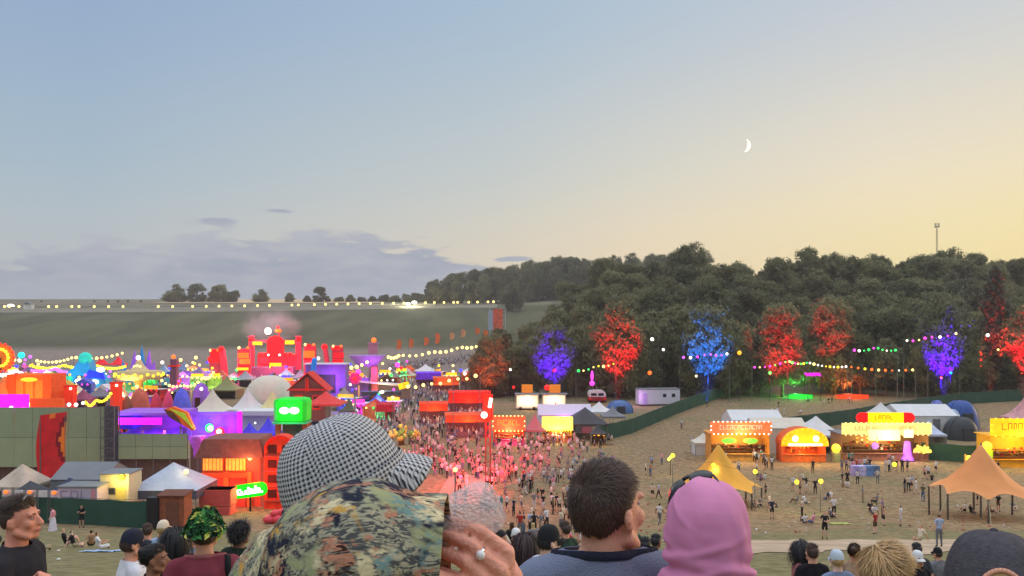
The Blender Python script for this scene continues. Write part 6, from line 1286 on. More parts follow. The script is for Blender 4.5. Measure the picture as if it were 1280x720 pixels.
def zone(px0, px1, r0, r1, n, words, group, poses, bias=1.0, face=None):
    k = 0; tries = 0
    while k < n and tries < n*40:
        tries += 1; px = rnd.uniform(px0, px1); row = r0+(r1-r0)*rnd.random()**bias; Y = YG(px, row); c = G(px, Y); m = rnd.choice((1, 2, 2, 3, 4))
        for q in range(m):
            if k >= n: break
            a = rnd.uniform(0, 6.28); x, y = c.x+math.cos(a)*.65*(m > 1), c.y+math.sin(a)*.65*(m > 1)
            if not free(x, y): continue
            PLACED.append((x, y)); rz = (a+math.pi/2 if m > 1 else rnd.uniform(0, 6.28)) if face is None else face+rnd.uniform(-.6, .6)
            member(x, y, rz, poses, words, group); k += 1
ST = ['stand', 'stand', 'walk', 'phone', 'hips', 'raised']
zone(618, 742, 562, 610, 32, 'in the lane before bulb-lit stalls', 'people in the central lane', ST+['walk'])
zone(622, 735, 610, 655, 36, 'in packed lane by brown-haired man', 'people in the central lane', ST)
zone(625, 715, 655, 690, 16, 'close behind the black flat cap', 'people in the central lane', ['stand', 'hips', 'phone'])
zone(505, 606, 558, 600, 34, 'on red lit ground beside the cap', 'people on the red lit ground', ST)
zone(560, 612, 600, 640, 16, 'around the lamp tower foot', 'people on the red lit ground', ST)
zone(668, 714, 548, 559, 9, 'queueing at the yellow bulb stall', 'people at the stalls', ['stand', 'hips'], face=0)
zone(617, 655, 556, 568, 8, 'queueing at the red bulb stall', 'people at the stalls', ['stand', 'hips'], face=0)
zone(912, 962, 576, 594, 12, 'at the white-lit stall', 'people at the stalls', ST)
zone(1056, 1128, 580, 594, 22, 'crowding the long stall counter', 'people at the stalls', ['stand', 'hips', 'phone'], face=0)
zone(1196, 1250, 590, 612, 12, 'between yellow stall and orange tent', 'people at the stalls', ['stand', 'sit', 'sit_cross', 'walk'])
zone(742, 836, 556, 596, 20, 'in the open field below the green fence', 'people in the open field', ST)
zone(800, 868, 600, 660, 8, 'between brown-haired man and pink scarf', 'people in the open field', ['stand', 'walk', 'hips'])
zone(618, 722, 706, 750, 12, 'down slope right of ringed hand', 'people in the central lane', ['stand', 'hips', 'phone'])
FIELD = [(1031, 674, 'phone', 'black', 'black', 2.6, 'alone at the top of the dirt path'), (1006, 655, 'sit', 'white', 'black', 0, 'on the grass near the yellow towel'), (1016, 655, 'sit_cross', 'pink', 'denim', 1, 'on the grass near the yellow towel'), (1088, 640, 'sit', 'black', 'black', 3, 'in the middle of the right field'), (1094, 641, 'sit_cross', 'grey', 'khaki', 1, 'in the middle of the right field'), (1103, 648, 'stand', 'mauve', 'brown', 4, 'in the middle of the right field'), (1094, 668, 'stand', 'red', 'brown', .5, 'near the dirt path'), (1131, 616, 'stand', 'black', 'grey', 1.5, 'in the right field before the orange tent'), (1145, 618, 'walk', 'white', 'white', 4.2, 'in the right field before the orange tent'), (1170, 592, 'stand', 'white', 'black', 2, 'alone near the short green fence'), (957, 624, 'stand', 'black', 'black', 1, 'at the right side of the mustard tent'), (950, 634, 'sit', 'grey', 'black', 2, 'under the mustard tent'), (940, 632, 'sit_cross', 'white', 'grey', 4, 'under the mustard tent'), (932, 634, 'sit', 'tan', 'denim', 1, 'under the mustard tent'), (962, 640, 'walk', 'cream', 'khaki', 4, 'at the right side of the mustard tent'), (991, 614, 'stand', 'white', 'khaki', 2.2, 'below the lantern line'), (1000, 618, 'stand', 'tan', 'black', 4, 'below the lantern line'), (1008, 616, 'hips', 'black', 'white', 1, 'below the lantern line'), (1019, 618, 'stand', 'black', 'black', 3, 'below the lantern line'), (996, 630, 'sit', 'grey', 'khaki', 1, 'below the lantern line'), (1006, 630, 'sit_back', 'white', 'grey', 4, 'below the lantern line'), (1034, 625, 'sit_back', 'navy', 'denim', .5, 'below the bins'), (1038, 624, 'sit', 'white', 'white', 2, 'below the bins'), (1016, 592, 'stand', 'black', 'brown', 0, 'alone in front of the arched stall'), (1072, 606, 'stand', 'white', 'black', 0, 'at the lilac bins'), (1097, 604, 'hips', 'cream', 'grey', 3, 'at the lilac bins'), (1206, 640, 'sit', 'white', 'black', 2, 'under the orange star tent'), (1214, 643, 'sit_cross', 'black', 'grey', 5, 'under the orange star tent'), (1222, 632, 'stand', 'black', 'black', 1, 'under the orange star tent'), (1238, 641, 'sit_back', 'tan', 'brown', 4, 'under the orange star tent'), (1248, 640, 'stand', 'black', 'brown', 2, 'under the orange star tent'), (1266, 638, 'sit', 'grey', 'denim', 3, 'under the orange star tent'), (1150, 676, 'sit_back', 'cream', 'khaki', 2, 'at the bottom edge right of the path'), (1174, 684, 'stand', 'blue', 'grey', 0, 'at the bottom edge right of the path'),
    (852, 536, 'stand', 'white', 'grey', 2, 'by the green fence corner'), (864, 558, 'walk', 'blue', 'white', 4, 'by the green fence corner'),
    (965, 519, 'stand', 'white', 'grey', 1, 'up at the low fence by the wood'), (972, 520, 'stand', 'white', 'black', 3, 'up at the low fence by the wood'), (980, 519, 'hips', 'cream', 'white', 5, 'up at the low fence by the wood'), (1001, 517, 'sit', 'white', 'khaki', 2, 'up at the low fence by the wood'), (1040, 503, 'stand', 'tan', 'black', 0, 'near the orange glowing bar'), (1062, 504, 'stand', 'white', 'denim', 1, 'near the orange glowing bar'), (1012, 502, 'sit', 'blue', 'grey', 1, 'near the green glowing bar'), (1030, 504, 'sit_cross', 'cream', 'white', 2, 'near the green glowing bar')]
for px, row, ps, t, b, rz, wd in FIELD:
    Y = YG(px, row); g = G(px, Y); PLACED.append((g.x, g.y)); member(g.x, g.y, rz, ps, wd, 'people in the right field', t, b)
zone(940, 1165, 597, 662, 24, 'scattered over the right field', 'people in the right field', ['stand', 'walk', 'sit', 'sit_cross', 'hips', 'sit_back'])
LEFT = [(66, 664, 'stand', 'pink', 'white', 1.5, 'person in bright pink top and long white skirt before the green fence'), (102, 660, 'phone', 'black', 'black', 3.3, 'person in black bending over a bag by the green fence'), (82, 684, 'sit', 'black', 'black', -1, 'person in black sitting knees up on the left lawn'), (92, 685, 'sit_back', 'black', 'khaki', -1.4, 'person in black and tan leaning back on the left lawn'), (124, 688, 'sit_cross', 'white', 'white', -1.0, 'person in white hunched on the left lawn beside pale blanket'), (114, 684, 'sit_back', 'brown' if 0 else 'tan', 'black', .5, 'person leaning back behind the one in white on the left lawn'), (48, 690, 'sit_back', 'olive', 'olive' if 0 else 'khaki', -1.2, 'person in olive lying back on the lawn right of the sunglasses man')]
for px, row, ps, t, b, rz, lb in LEFT:
    Y = YG(px, row); g = G(px, Y); member(g.x, g.y, rz, ps, 'on the left lawn', 'people on the left lawn', t, b, label=lb)
# long skirt of the pink person
pp = [q for q in COL.objects if q.get('label', '').startswith('person in bright pink')][0]
MB().loft([[(math.cos(a)*rr*(1+.08*math.sin(6*a)), math.sin(a)*rr*.9, z) for a in [2*math.pi*i/18 for i in range(18)]] for z, rr in ((1.02, .15), (.8, .2), (.4, .25), (.05, .32))]).build('skirt', P_('white_skirt_cotton', (224, 214, 220), var=.06), pp, True)
# the far packed crowd up the hill lane: past counting
base = POSES['stand'][1]; mb = MB(); r = random.Random(5)
cc = [(.75, .72, .70), (.03, .03, .035), (.3, .28, .3), (.5, .25, .22), (.15, .18, .3), (.45, .36, .28)]
for i in range(1500):
    if i < 420: px, row = r.uniform(486, 606), r.uniform(0, 1); row = 462-(px-486)*.13+row*7-3
    elif i < 700: px, row = r.uniform(500, 606), r.uniform(476, 500)-(0)
    elif i < 950: px, row = r.uniform(20, 480), r.uniform(474, 480)
    else: px, row = r.uniform(470, 606), 490+62*r.random()**1.3
    Y = YG(px, row); g = G(px, Y); h = r.uniform(1.55, 1.85); mb.m(r.randrange(6))
    mb.loft([[(g.x+math.cos(a)*rx, g.y+math.sin(a)*rx*.7, g.z+h*z) for a in (0, 1.26, 2.51, 3.77, 5.03)] for z, rx in ((.5, .17), (.62, .16), (.8, .23), (.84, .1))])
    mb.m((1, 4, 5)[r.randrange(3)]).loft([[(g.x+math.cos(a)*rx, g.y+math.sin(a)*rx*.7, g.z+h*z) for a in (0, 1.26, 2.51, 3.77, 5.03)] for z, rx in ((0, .12), (.3, .13), (.5, .17))])
    mb.m(5).ball((g.x, g.y, g.z+h*.92), .12, 6, 4, (1, 1, 1.25))
import numpy as np
LB = [POSES[k][v] for k in ('stand', 'walk', 'hips', 'phone') for v in (0, 1)]
NPV = []
for me in LB:
    co = np.empty(len(me.vertices)*3, 'f'); me.vertices.foreach_get('co', co); NPV.append((co.reshape(-1, 3), [tuple(p.vertices) for p in me.polygons], [p.material_index for p in me.polygons]))
for i in range(260):
    if i < 150: px, row = r.uniform(612, 742), 552+62*r.random()
    else: px, row = r.uniform(512, 606), 548+50*r.random()
    g = G(px, YG(px, row)+r.uniform(-1, 1)); g.z = gz(g.x, g.y)
    if not free(g.x, g.y, .45): continue
    PLACED.append((g.x, g.y)); co, fs, mis = NPV[r.randrange(len(NPV))]; a = r.uniform(0, 6.28); s_ = r.uniform(.92, 1.05); R_ = np.array([[math.cos(a), -math.sin(a), 0], [math.sin(a), math.cos(a), 0], [0, 0, 1]])
    pts = (co @ R_.T)*s_+np.array(g); tp, bt, hr = r.choice((0, 0, 1, 2, 3, 5, 8)), r.choice((1, 1, 2, 4, 5)), r.choice((1, 6)); mm = {0: 7, 1: tp, 2: bt, 3: hr, 4: 1}; n0 = len(mb.mi); mb.add(pts.tolist(), fs); mb.mi[n0:] = [mm[q] for q in mis]
cc += [(.09, .06, .045), (.60, .38, .28), (.62, .36, .42)]
tag(mb.build('crowd', [P_('far_crowd_%d' % i, tuple(int(255*min(1, v)**.4545) for v in c)) for i, c in enumerate(cc)], None, True), kind='stuff')
# things lying on the grass
for px, row, c, lb, nm in ((1050, 655, (170, 180, 90), 'lime yellow towel spread on the grass right of the sitting pair', 'towel'), (126, 690, (150, 176, 204), 'pale blue blanket beside the person in white on the left lawn', 'blanket')):
    Y = YG(px, row); g = G(px, Y); mb = MB(); n = 8
    mb.add([(-.8+1.6*i/n, -.5+1.0*j/n, gz(g.x-.8+1.6*i/n, g.y-.5+1.0*j/n)-g.z+.05+.06*mnoise.noise(Vector((i*.7, j*.7, px)))) for j in range(n+1) for i in range(n+1)], [(j*(n+1)+i, j*(n+1)+i+1, (j+1)*(n+1)+i+1, (j+1)*(n+1)+i) for j in range(n) for i in range(n)])
    tag(mb.build(nm, P_('cloth_'+nm, c, var=.15), None, True, g), lb, nm)
for px, row, lb in ((73, 690, 'white crumpled paper cup on the left lawn, higher of two'), (73, 701, 'white crumpled paper cup on the left lawn, lower of two'), (1180, 655, 'white scrap of paper on the grass before the orange tent')):
    Y = YG(px, row); g = G(px, Y); mb = MB().loft([[(math.cos(a)*rr*(1+.2*math.sin(3*a)), math.sin(a)*rr, z) for a in [i*.7854 for i in range(8)]] for z, rr in ((.01, .05), (.07, .08), (.09, .05))], cap0=True, cap1=True); tag(mb.build('paper_cup', WHITE_PVC, None, True, g), lb, 'litter', 'litter on the grass')

mb = MB(); r = random.Random(91)
for i in range(420):
    px, row = r.uniform(620, 1270), 565+120*r.random()
    if row > 668 and 820 < px < 1270: row -= 20
    g = G(px, YG(px, row)); s_ = r.uniform(.05, .13); mb.m(r.randrange(3)).box((g.x, g.y, g.z+s_*.35), (s_*1.3, s_, s_*.7), r.uniform(0, 3.1), (r.uniform(-.5, .5), 'Y'))
tag(mb.build('litter', [WHITE_PVC, P_('crushed_red_cup', (180, 70, 60)), P_('brown_card', (150, 118, 84))]), kind='stuff')

# ================================================================ people close to the camera
def cap_geo(mb, p, q, r1, r2, flat=None, n=14, k=4):
    """tapered capsule; flat=(axis vector, factor) squeezes the cross-section"""
    p, q = Vector(p), Vector(q); d = q-p
    if d.length < 1e-5: d = Vector((0, 0, 1e-4))
    dn = d.normalized(); a = dn.orthogonal().normalized(); b = dn.cross(a)
    if flat:
        a = (Vector(flat[0])-dn*Vector(flat[0]).dot(dn)).normalized(); b = dn.cross(a)
    fa = flat[1] if flat else 1.0; rings = []
    for i in range(k+1):
        t = math.pi/2*(1-i/k); rings.append((p-dn*r1*math.sin(t), r1*max(.03, math.cos(t))))
    for i in range(k+1):
        t = math.pi/2*i/k; rings.append((q+dn*r2*math.sin(t), r2*max(.03, math.cos(t))))
    mb.loft([[c+a*(math.cos(2*math.pi*j/n)*r*fa)+b*(math.sin(2*math.pi*j/n)*r) for j in range(n)] for c, r in rings], cap0=True, cap1=True)
def ell(mb, c, r, rot=None): mb.ball(c, 1.0, 20, 14, r, rot)
def remeshed(mb, voxel, smooth=4, name='body'):
    me = bpy.data.meshes.new('tmp'); me.from_pydata([tuple(v) for v in mb.v], [], mb.f)
    bm = bmesh.new(); bm.from_mesh(me); bmesh.ops.recalc_face_normals(bm, faces=bm.faces); bm.to_mesh(me); bm.free()
    o = bpy.data.objects.new('tmp', me); COL.objects.link(o); m = o.modifiers.new('r', 'REMESH'); m.mode = 'VOXEL'; m.voxel_size = voxel; m.use_smooth_shade = True
    if smooth: s = o.modifiers.new('s', 'SMOOTH'); s.factor = .5; s.iterations = smooth
    bpy.context.view_layer.update(); return evaluated(o, name)
def cut(me, fn_list, thick=0.0, folds=None):
    """fn_list: (plane point, outward normal, test) - slices there and drops what lies outside and passes test; folds displaces; thick gives cloth an edge"""
    bm = bmesh.new(); bm.from_mesh(me)
    for co, no, test in fn_list:
        co, no = Vector(co), Vector(no).normalized()
        fs = [f for f in bm.faces if test(f.calc_center_median())]
        geo = list({v for f in fs for v in f.verts})+list({e for f in fs for e in f.edges})+fs
        bmesh.ops.bisect_plane(bm, geom=geo, plane_co=co, plane_no=no)
        bmesh.ops.delete(bm, geom=[f for f in bm.faces if (f.calc_center_median()-co).dot(no) > 0 and test(f.calc_center_median())], context='FACES')
    if folds:
        bm.normal_update()
        for v in bm.verts: v.co += v.normal*folds(v.co)
    bm.to_mesh(me); bm.free()
    if thick:
        o = bpy.data.objects.new('tmp', me); COL.objects.link(o); m = o.modifiers.new('t', 'SOLIDIFY'); m.thickness = thick; m.offset = 0; bpy.context.view_layer.update(); me = evaluated(o, me.name)
    me.polygons.foreach_set('use_smooth', [True]*len(me.polygons)); return me
def link_mesh(name, me, m, parent=None):
    me.materials.clear()
    for q in (m if isinstance(m, (list, tuple)) else [m]): me.materials.append(q)
    o = bpy.data.objects.new(name, me); COL.objects.link(o); o.parent = parent; return o
def fold_fn(seed, amp, sx=7, sz=3.5):
    off = Vector((seed*3.1, seed*1.7, seed*.9))
    def f(p):
        a = mnoise.noise(Vector((p.x*sx, p.y*sx, p.z*sz))+off); b = mnoise.noise(Vector((p.x*sx*2.6+p.z*4, p.y*sx*2.6, p.z*sz*2.2))+off*2); return amp*(1-abs(a)*2.2)*.6+amp*.5*b
    return f
def skin_material(name, col):
    m = mat(name, col, .55, .10, 14, .25, spec=.35, bscale=160); b = m.node_tree.nodes['Principled BSDF']
    b.inputs['Subsurface Weight'].default_value = .12; b.inputs['Subsurface Radius'].default_value = (.02, .008, .004); b.inputs['Subsurface Scale'].default_value = .5; return m
def cloth(name, col, var=.10): return mat(name, col, .9, var, 5, .5, spec=.15, bscale=260)
def hair_material(name, col):
    m = mat(name, col, .45, .30, 30, 0, spec=.4); return m
class Fig:
    """a figure facing local +y, 1.75 m tall, built from capsules and remeshed into one body"""
    def __init__(s, px, row_top, Y, heading, skin, hair, h=1.76, yaw=0.0, tilt=0.0, voxel=.009, arms=None, label='', foot=None, group=None, drop=.03):
        x = (px-640)/1000*Y; zt = (400-row_top)/1000*Y; g = gz(x, Y); s.s = (zt-g)/(h-drop); s.rz = R(heading); s.yaw = R(yaw); s.tilt = R(tilt); s.voxel = voxel
        s.loc = Vector((x, Y, g)); s.skin = skin; s.hairm = hair; s.arms = arms or {}; s.label = label; s.group = group; s.drop = drop
        s.built = None
    def L(s, w):
        """world point -> local"""
        return (Matrix.Rotation(-s.rz, 3, 'Z') @ (Vector(w)-s.loc))/s.s
    def Hd(s, p):
        piv = Vector((0, -.01, 1.50)); M = Matrix.Rotation(s.yaw, 3, 'Z') @ Matrix.Rotation(s.tilt, 3, 'X'); return M @ (Vector(p)-piv)+piv-Vector((0, 0, s.drop))
    def Hm(s): return Matrix.Rotation(s.yaw, 3, 'Z') @ Matrix.Rotation(s.tilt, 3, 'X')
    def joints(s):
        J = {}
        for sd, k in ((-1, 'l'), (1, 'r')):
            a = s.arms.get(k, {}); J[k] = [Vector(a.get('sh', (sd*.185, -.015, 1.385))), Vector(a.get('el', (sd*.25, -.05, 1.12))), Vector(a.get('wr', (sd*.25, .06, .88)))]
            J[k].append(Vector(a['ha']) if 'ha' in a else J[k][2]+(J[k][2]-J[k][1]).normalized()*.09)
        return J
    def build(s, face=True):
        mb = MB(); J = s.joints(); Hd = s.Hd
        # head
        Mh = s.Hm()
        ell(mb, Hd((0, -.008, 1.655)), (.076, .096, .098), Mh); ell(mb, Hd((0, .035, 1.60)), (.060, .066, .085), Mh)
        cap_geo(mb, Hd((0, .075, 1.545)), Hd((0, .055, 1.56)), .027, .04)
        cap_geo(mb, Hd((0, .094, 1.648)), Hd((0, .117, 1.612)), .009, .014); ell(mb, Hd((0, .112, 1.607)), (.019, .014, .011), Mh)
        for sd in (-1, 1):
            (ell(mb, Hd((sd*.030, .080, 1.664)), (.031, .013, .011), Mh) if face else None); ell(mb, Hd((sd*.042, .068, 1.612)), (.024, .024, .026), Mh)
            er = Mh @ Matrix.Rotation(sd*R(18), 3, 'Z'); ell(mb, Hd((sd*.083, -.012, 1.622)), (.008, .018, .030), er); ell(mb, Hd((sd*.078, .0, 1.605)), (.008, .012, .014), er)
            cap_geo(mb, Hd((sd*.060, .01, 1.57)), Hd((sd*.035, .062, 1.542)), .022, .022)
        ell(mb, Hd((0, .099, 1.579)), (.024, .011, .0065), Mh); ell(mb, Hd((0, .097, 1.567)), (.021, .011, .007), Mh)
        # neck and trunk
        cap_geo(mb, (0, -.02, 1.43), Hd((0, -.012, 1.60)), .061, .054)
        cap_geo(mb, (-.055, -.03, 1.435), Hd((-.02, -.04, 1.53)), .030, .026); cap_geo(mb, (.055, -.03, 1.435), Hd((.02, -.04, 1.53)), .030, .026)
        cap_geo(mb, (-.10, -.02, 1.375), (.10, -.02, 1.375), .055, .055); cap_geo(mb, (0, -.01, 1.02), (0, -.005, 1.30), .125, .15, ((0, 1, 0), .68)); cap_geo(mb, (0, 0, .95), (0, 0, .99), .15, .14, ((0, 1, 0), .72))
        for k, sd in (('l', -1), ('r', 1)):
            a, b, c, d = J[k]; cap_geo(mb, a+Vector((-sd*.014, 0, -.012)), b, .048, .039); cap_geo(mb, b, c, .040, .028); s.hand(mb, c, d, sd, s.arms.get(k, {}).get('curl', .45), s.arms.get(k, {}).get('side'))
            cap_geo(mb, (sd*.095, 0, .90), (sd*.10, .01, .50), .082, .055); cap_geo(mb, (sd*.10, .01, .50), (sd*.105, -.02, .09), .054, .036); cap_geo(mb, (sd*.11, -.03, .05), (sd*.125, .13, .035), .038, .034)
        me = remeshed(mb, s.voxel, 3, 'person'); o = link_mesh('person', me, s.skin)
        o.location = s.loc; o.rotation_euler = (0, 0, s.rz); o.scale = (s.s,)*3; s.o = o; tag(o, s.label, 'person', s.group)
        if face:
            for sd in (-1, 1):
                e = MB(); e.m(0).ball(s.Hd((sd*.031, .0835, 1.6415)), .0105, 12, 8, (1.15, .8, .62)); e.m(1).ball(s.Hd((sd*.031, .0885, 1.6415)), .0058, 10, 6, (1, .8, 1))
                e.build('eye', [P_('eye_white', (176, 160, 150), rough=.2, var=.02), P_('dark_iris', (48, 34, 26), rough=.1)], o, True)
                b = MB(); b.tube(s.Hd((sd*.014, .0920, 1.664)), s.Hd((sd*.034, .0925, 1.668)), .0036, .004, 6); b.tube(s.Hd((sd*.034, .0925, 1.668)), s.Hd((sd*.052, .081, 1.663)), .004, .002, 6); b.build('eyebrow', s.hairm, o, True)
            MB().ball((0, 0, 0), 1, 14, 8, (.023, .0065, .0085), Mh).build('lips', P_('lip_skin', (176, 104, 92), rough=.5), o, True, s.Hd((0, .1035, 1.573)))
        return o
    def hand(s, mb, wr, ha, sd, curl, side=None):
        d = (ha-wr).normalized(); sv = Vector(side).normalized() if side is not None else None
        if sv is None:
            sv = Vector((0, 1, 0))-d*d.y
            if sv.length < .2: sv = Vector((0, 0, 1))-d*d.z
            sv.normalize()
        nv = d.cross(sv).normalized()*sd
        for q in (-1, 0, 1): cap_geo(mb, wr+sv*q*.012, wr+d*.075+sv*q*.026, .016, .0135)
        for i, ln in enumerate((.068, .078, .073, .056)):
            p = wr+d*.085+sv*(.031-.0205*i); t1 = d*math.cos(curl)-nv*math.sin(curl); t2 = d*math.cos(curl*2.1)-nv*math.sin(curl*2.1); q = p+t1*ln*.5; cap_geo(mb, p-d*.012, q, .0098, .009, n=10); cap_geo(mb, q, q+t2*ln*.55, .009, .0075, n=10)
        p = wr+d*.03+sv*.028; q = p+(sv*.6+d*.7-nv*.3)*.045; cap_geo(mb, p, q, .014, .011, n=10); cap_geo(mb, q, q+(d*.8+sv*.1-nv*.4)*.035, .011, .009, n=10)
    def shirt(s, m, sleeve='short', collar=None, seed=1, amp=.006, neck=.078, wide=0.0, length=.86, name='shirt'):
        mb = MB(); J = s.joints(); w = wide
        cap_geo(mb, (-.10, -.018, 1.376), (.10, -.018, 1.376), .072+w*.5, .072+w*.5); cap_geo(mb, (0, -.012, length+.04), (0, -.008, 1.29), .158+w, .178+w, ((0, 1, 0), .74)); cap_geo(mb, (0, -.02, 1.38), (0, -.018, 1.47), .10, .07); cap_geo(mb, (0, -.01, length+.06), (0, 0, length-.14), .172+w, .172+w, ((0, 1, 0), .74))
        for t in (-1, 1): cap_geo(mb, (t*.05, -.025, 1.43), (t*.155, -.018, 1.385), .054, .062)
        cuts = [((0, 0, length), (0, 0, -1), lambda c: c.z < length+.05 and abs(c.x) < .24 and abs(c.y) < .22)]
        for k, sd in (('l', -1), ('r', 1)):
            a, b, c, d = J[k]; r0 = .061+w*.7
            if sleeve == 'short':
                e = a.lerp(b, .74); cap_geo(mb, a+Vector((-sd*.014, 0, -.012)), a.lerp(b, .92), r0, .063+w); n = (b-a).normalized(); cuts.append((e, n, (lambda e_, n_: lambda p: (p-e_).dot(n_) > -.03 and (p-e_-n_*(p-e_).dot(n_)).length < .14)(e, n)))
            else:
                cap_geo(mb, a+Vector((-sd*.014, 0, -.012)), b, r0, .056+w); cap_geo(mb, b, c, .056+w, .044+w); e = b.lerp(c, .93); n = (c-b).normalized(); cuts.append((e, n, (lambda e_, n_: lambda p: (p-e_).dot(n_) > -.03 and (p-e_-n_*(p-e_).dot(n_)).length < .12)(e, n)))
        me = remeshed(mb, max(.008, s.voxel), 4, 'shirt'); nk = Vector((0, -.008, 1.466)); nn = Vector((0, .16, 1)).normalized()
        cuts.append((nk, nn, lambda c: c.z > 1.38 and (c-nk-nn*(c-nk).dot(nn)).length < neck+.025 and abs(c.x) < .105))
        me = cut(me, cuts, .004, fold_fn(seed, amp)); o = link_mesh(name, me, m, s.o)
        if collar:
            pts = []; t1 = nn.orthogonal().normalized(); t2 = nn.cross(t1); bv = BVHTree.FromPolygons([v.co for v in me.vertices], [p.vertices for p in me.polygons]); rr = []
            for i in range(40):
                a = 2*math.pi*i/40; dr = t1*math.cos(a)+t2*math.sin(a); h = bv.ray_cast(nk-nn*.006+dr*.19, -dr); rr.append((h[0]+dr*.001) if h[0] is not None and (h[0]-nk).length < .16 else nk+dr*.082)
            c = MB().loft([[p-nn*.014*q+(p-nk).normalized()*dd for p in rr] for q, dd in ((1.0, .004), (.5, .0065), (-.4, .003), (-.5, -.004), (.6, -.003))]); c.build('collar', collar, o, True)
        s.sh = o; return o
    def trousers(s, m, shorts=False):
        mb = MB(); cap_geo(mb, (0, 0, .93), (0, 0, 1.0), .165, .155, ((0, 1, 0), .76))
        for sd in (-1, 1):
            cap_geo(mb, (sd*.092, 0, .90), (sd*.103, .01, .50), .098, .074)
            if not shorts: cap_geo(mb, (sd*.103, .01, .50), (sd*.108, -.02, .10), .074, .062)
        me = remeshed(mb, max(.011, s.voxel), 3, 'trousers'); me = cut(me, [], 0, fold_fn(3, .005)); return link_mesh('shorts' if shorts else 'trousers', me, m, s.o)
    def shoes(s, m):
        for sd in (-1, 1):
            mb = MB(); cap_geo(mb, (sd*.11, -.04, .05), (sd*.127, .14, .038), .048, .042); cap_geo(mb, (sd*.108, -.03, .06), (sd*.108, -.025, .12), .05, .046); link_mesh('shoe', remeshed(mb, .012, 2, 'shoe'), m, s.o)
    def scalp(s, d, cut_=0.0):
        """True where the skull direction d carries hair"""
        return d.z > -.62+cut_+1.12*ss(d.y, -.55, .62)+.10*ss(abs(d.x), .75, 1)+.13*mnoise.noise(d*7)
    def strands(s, n, length, flow, width=.0022, curl=.0, seed=3, region=None, name='hair', shell=1.02, droop=.4, m=None, segs=3, lift=.55):
        r = random.Random(seed); mb = MB(); C = Vector((0, -.008, 1.655)); rad = Vector((.079, .099, .101)); reg = region or s.scalp; M = s.Hm()
        nu, nv = 40, 26; vs = []; ok = {}
        for j in range(nv+1):
            t = math.pi*j/nv
            for i in range(nu): a = 2*math.pi*i/nu; vs.append(Vector((math.sin(t)*math.cos(a), math.sin(t)*math.sin(a), math.cos(t))))
        fs = []
        for j in range(nv):
            for i in range(nu):
                f = (j*nu+i, (j+1)*nu+i, (j+1)*nu+(i+1) % nu, j*nu+(i+1) % nu); c = sum((vs[k] for k in f), Vector())/4
                if reg(c.normalized()): fs.append(f)
        mb.add([s.Hd(C+Vector((v.x*rad.x, v.y*rad.y, v.z*rad.z))*shell) for v in vs], fs)
        k = 0; tries = 0
        while k < n and tries < n*6:
            tries += 1; d = Vector((r.gauss(0, 1), r.gauss(0, 1), r.gauss(0, 1))).normalized()
            if not reg(d): continue
            k += 1; p = C+Vector((d.x*rad.x, d.y*rad.y, d.z*rad.z))*.99; nrm = Vector((d.x/rad.x, d.y/rad.y, d.z/rad.z)).normalized(); fl = flow(d); fl = (fl-nrm*fl.dot(nrm)); fl = fl.normalized() if fl.length > 1e-4 else fl
            ln = length(d)*r.uniform(.75, 1.15); jit = Vector((r.gauss(0, 1), r.gauss(0, 1), r.gauss(0, 1)))*.18; dirn = (nrm*lift+fl+jit).normalized(); w = width*r.uniform(.7, 1.3); side = dirn.cross(nrm); side = side.normalized() if side.length > 1e-4 else Vector((1, 0, 0)); pts = [p]; q = p; dd = dirn
            for g in range(segs):
                q = q+dd*ln/segs; dd = (dd-nrm*(droop if g == 0 else .15)*.6+Vector((0, 0, -1))*droop*.35+Vector((r.gauss(0, 1), r.gauss(0, 1), r.gauss(0, 1)))*curl).normalized(); e = q-C; rr_ = math.sqrt((e.x/rad.x)**2+(e.y/rad.y)**2+(e.z/rad.z)**2)
                if rr_ < 1.03: q = C+e*(1.03/rr_)
                pts.append(q)
            vv = []
            for i, q in enumerate(pts): f = w*(1-i/len(pts)*.8); vv += [s.Hd(q-side*f), s.Hd(q+side*f)]
            mb.add(vv, [(2*i, 2*i+1, 2*i+3, 2*i+2) for i in range(len(pts)-1)])
        return mb.build(name, m or s.hairm, s.o, True)
    def cap(s, m, back=False, rad=(.083, .102), zb=1.652, hgt=.122, brim=.072, check=False, name='cap', brim_m=None, flap=False, droop=.022, widef=.92):
        """baseball cap: six-panel crown, brim, button"""
        mb = MB(); NU, NV = 60, 16; rings = []; uv = {}; sg = -1 if back else 1
        me_v = []; per = []
        for j in range(NV+1):
            t = j/NV; ring = []
            for i in range(NU):
                a = 2*math.pi*i/NU; k = math.cos(t*math.pi/2)**.62; seam = 1-.010*(abs((a/(math.pi/3)+.5) % 1-.5) < .05)
                z = zb+hgt*(math.sin(t*math.pi/2)**1.0)-.012*math.sin(a)*sg*(1-t)*0; ring.append((math.cos(a)*rad[0]*max(k, .02)*seam, math.sin(a)*rad[1]*max(k, .02)*seam-.004, z-.010*(1-t)*(math.sin(a)*sg < -.3)))
            rings.append(ring)
        mb.loft(rings, cap1=True); o = s.uvpatch(mb, name, m, lambda a, v, p: (math.sin((a+math.pi/6) % (math.pi/3)-math.pi/6)*math.hypot(p[0], p[1])+.05*int((a+math.pi/6)/(math.pi/3)), v), NU, NV, hgt)
        bm_ = MB(); top_, bot = [], []
        K = 18; W = math.radians(62)
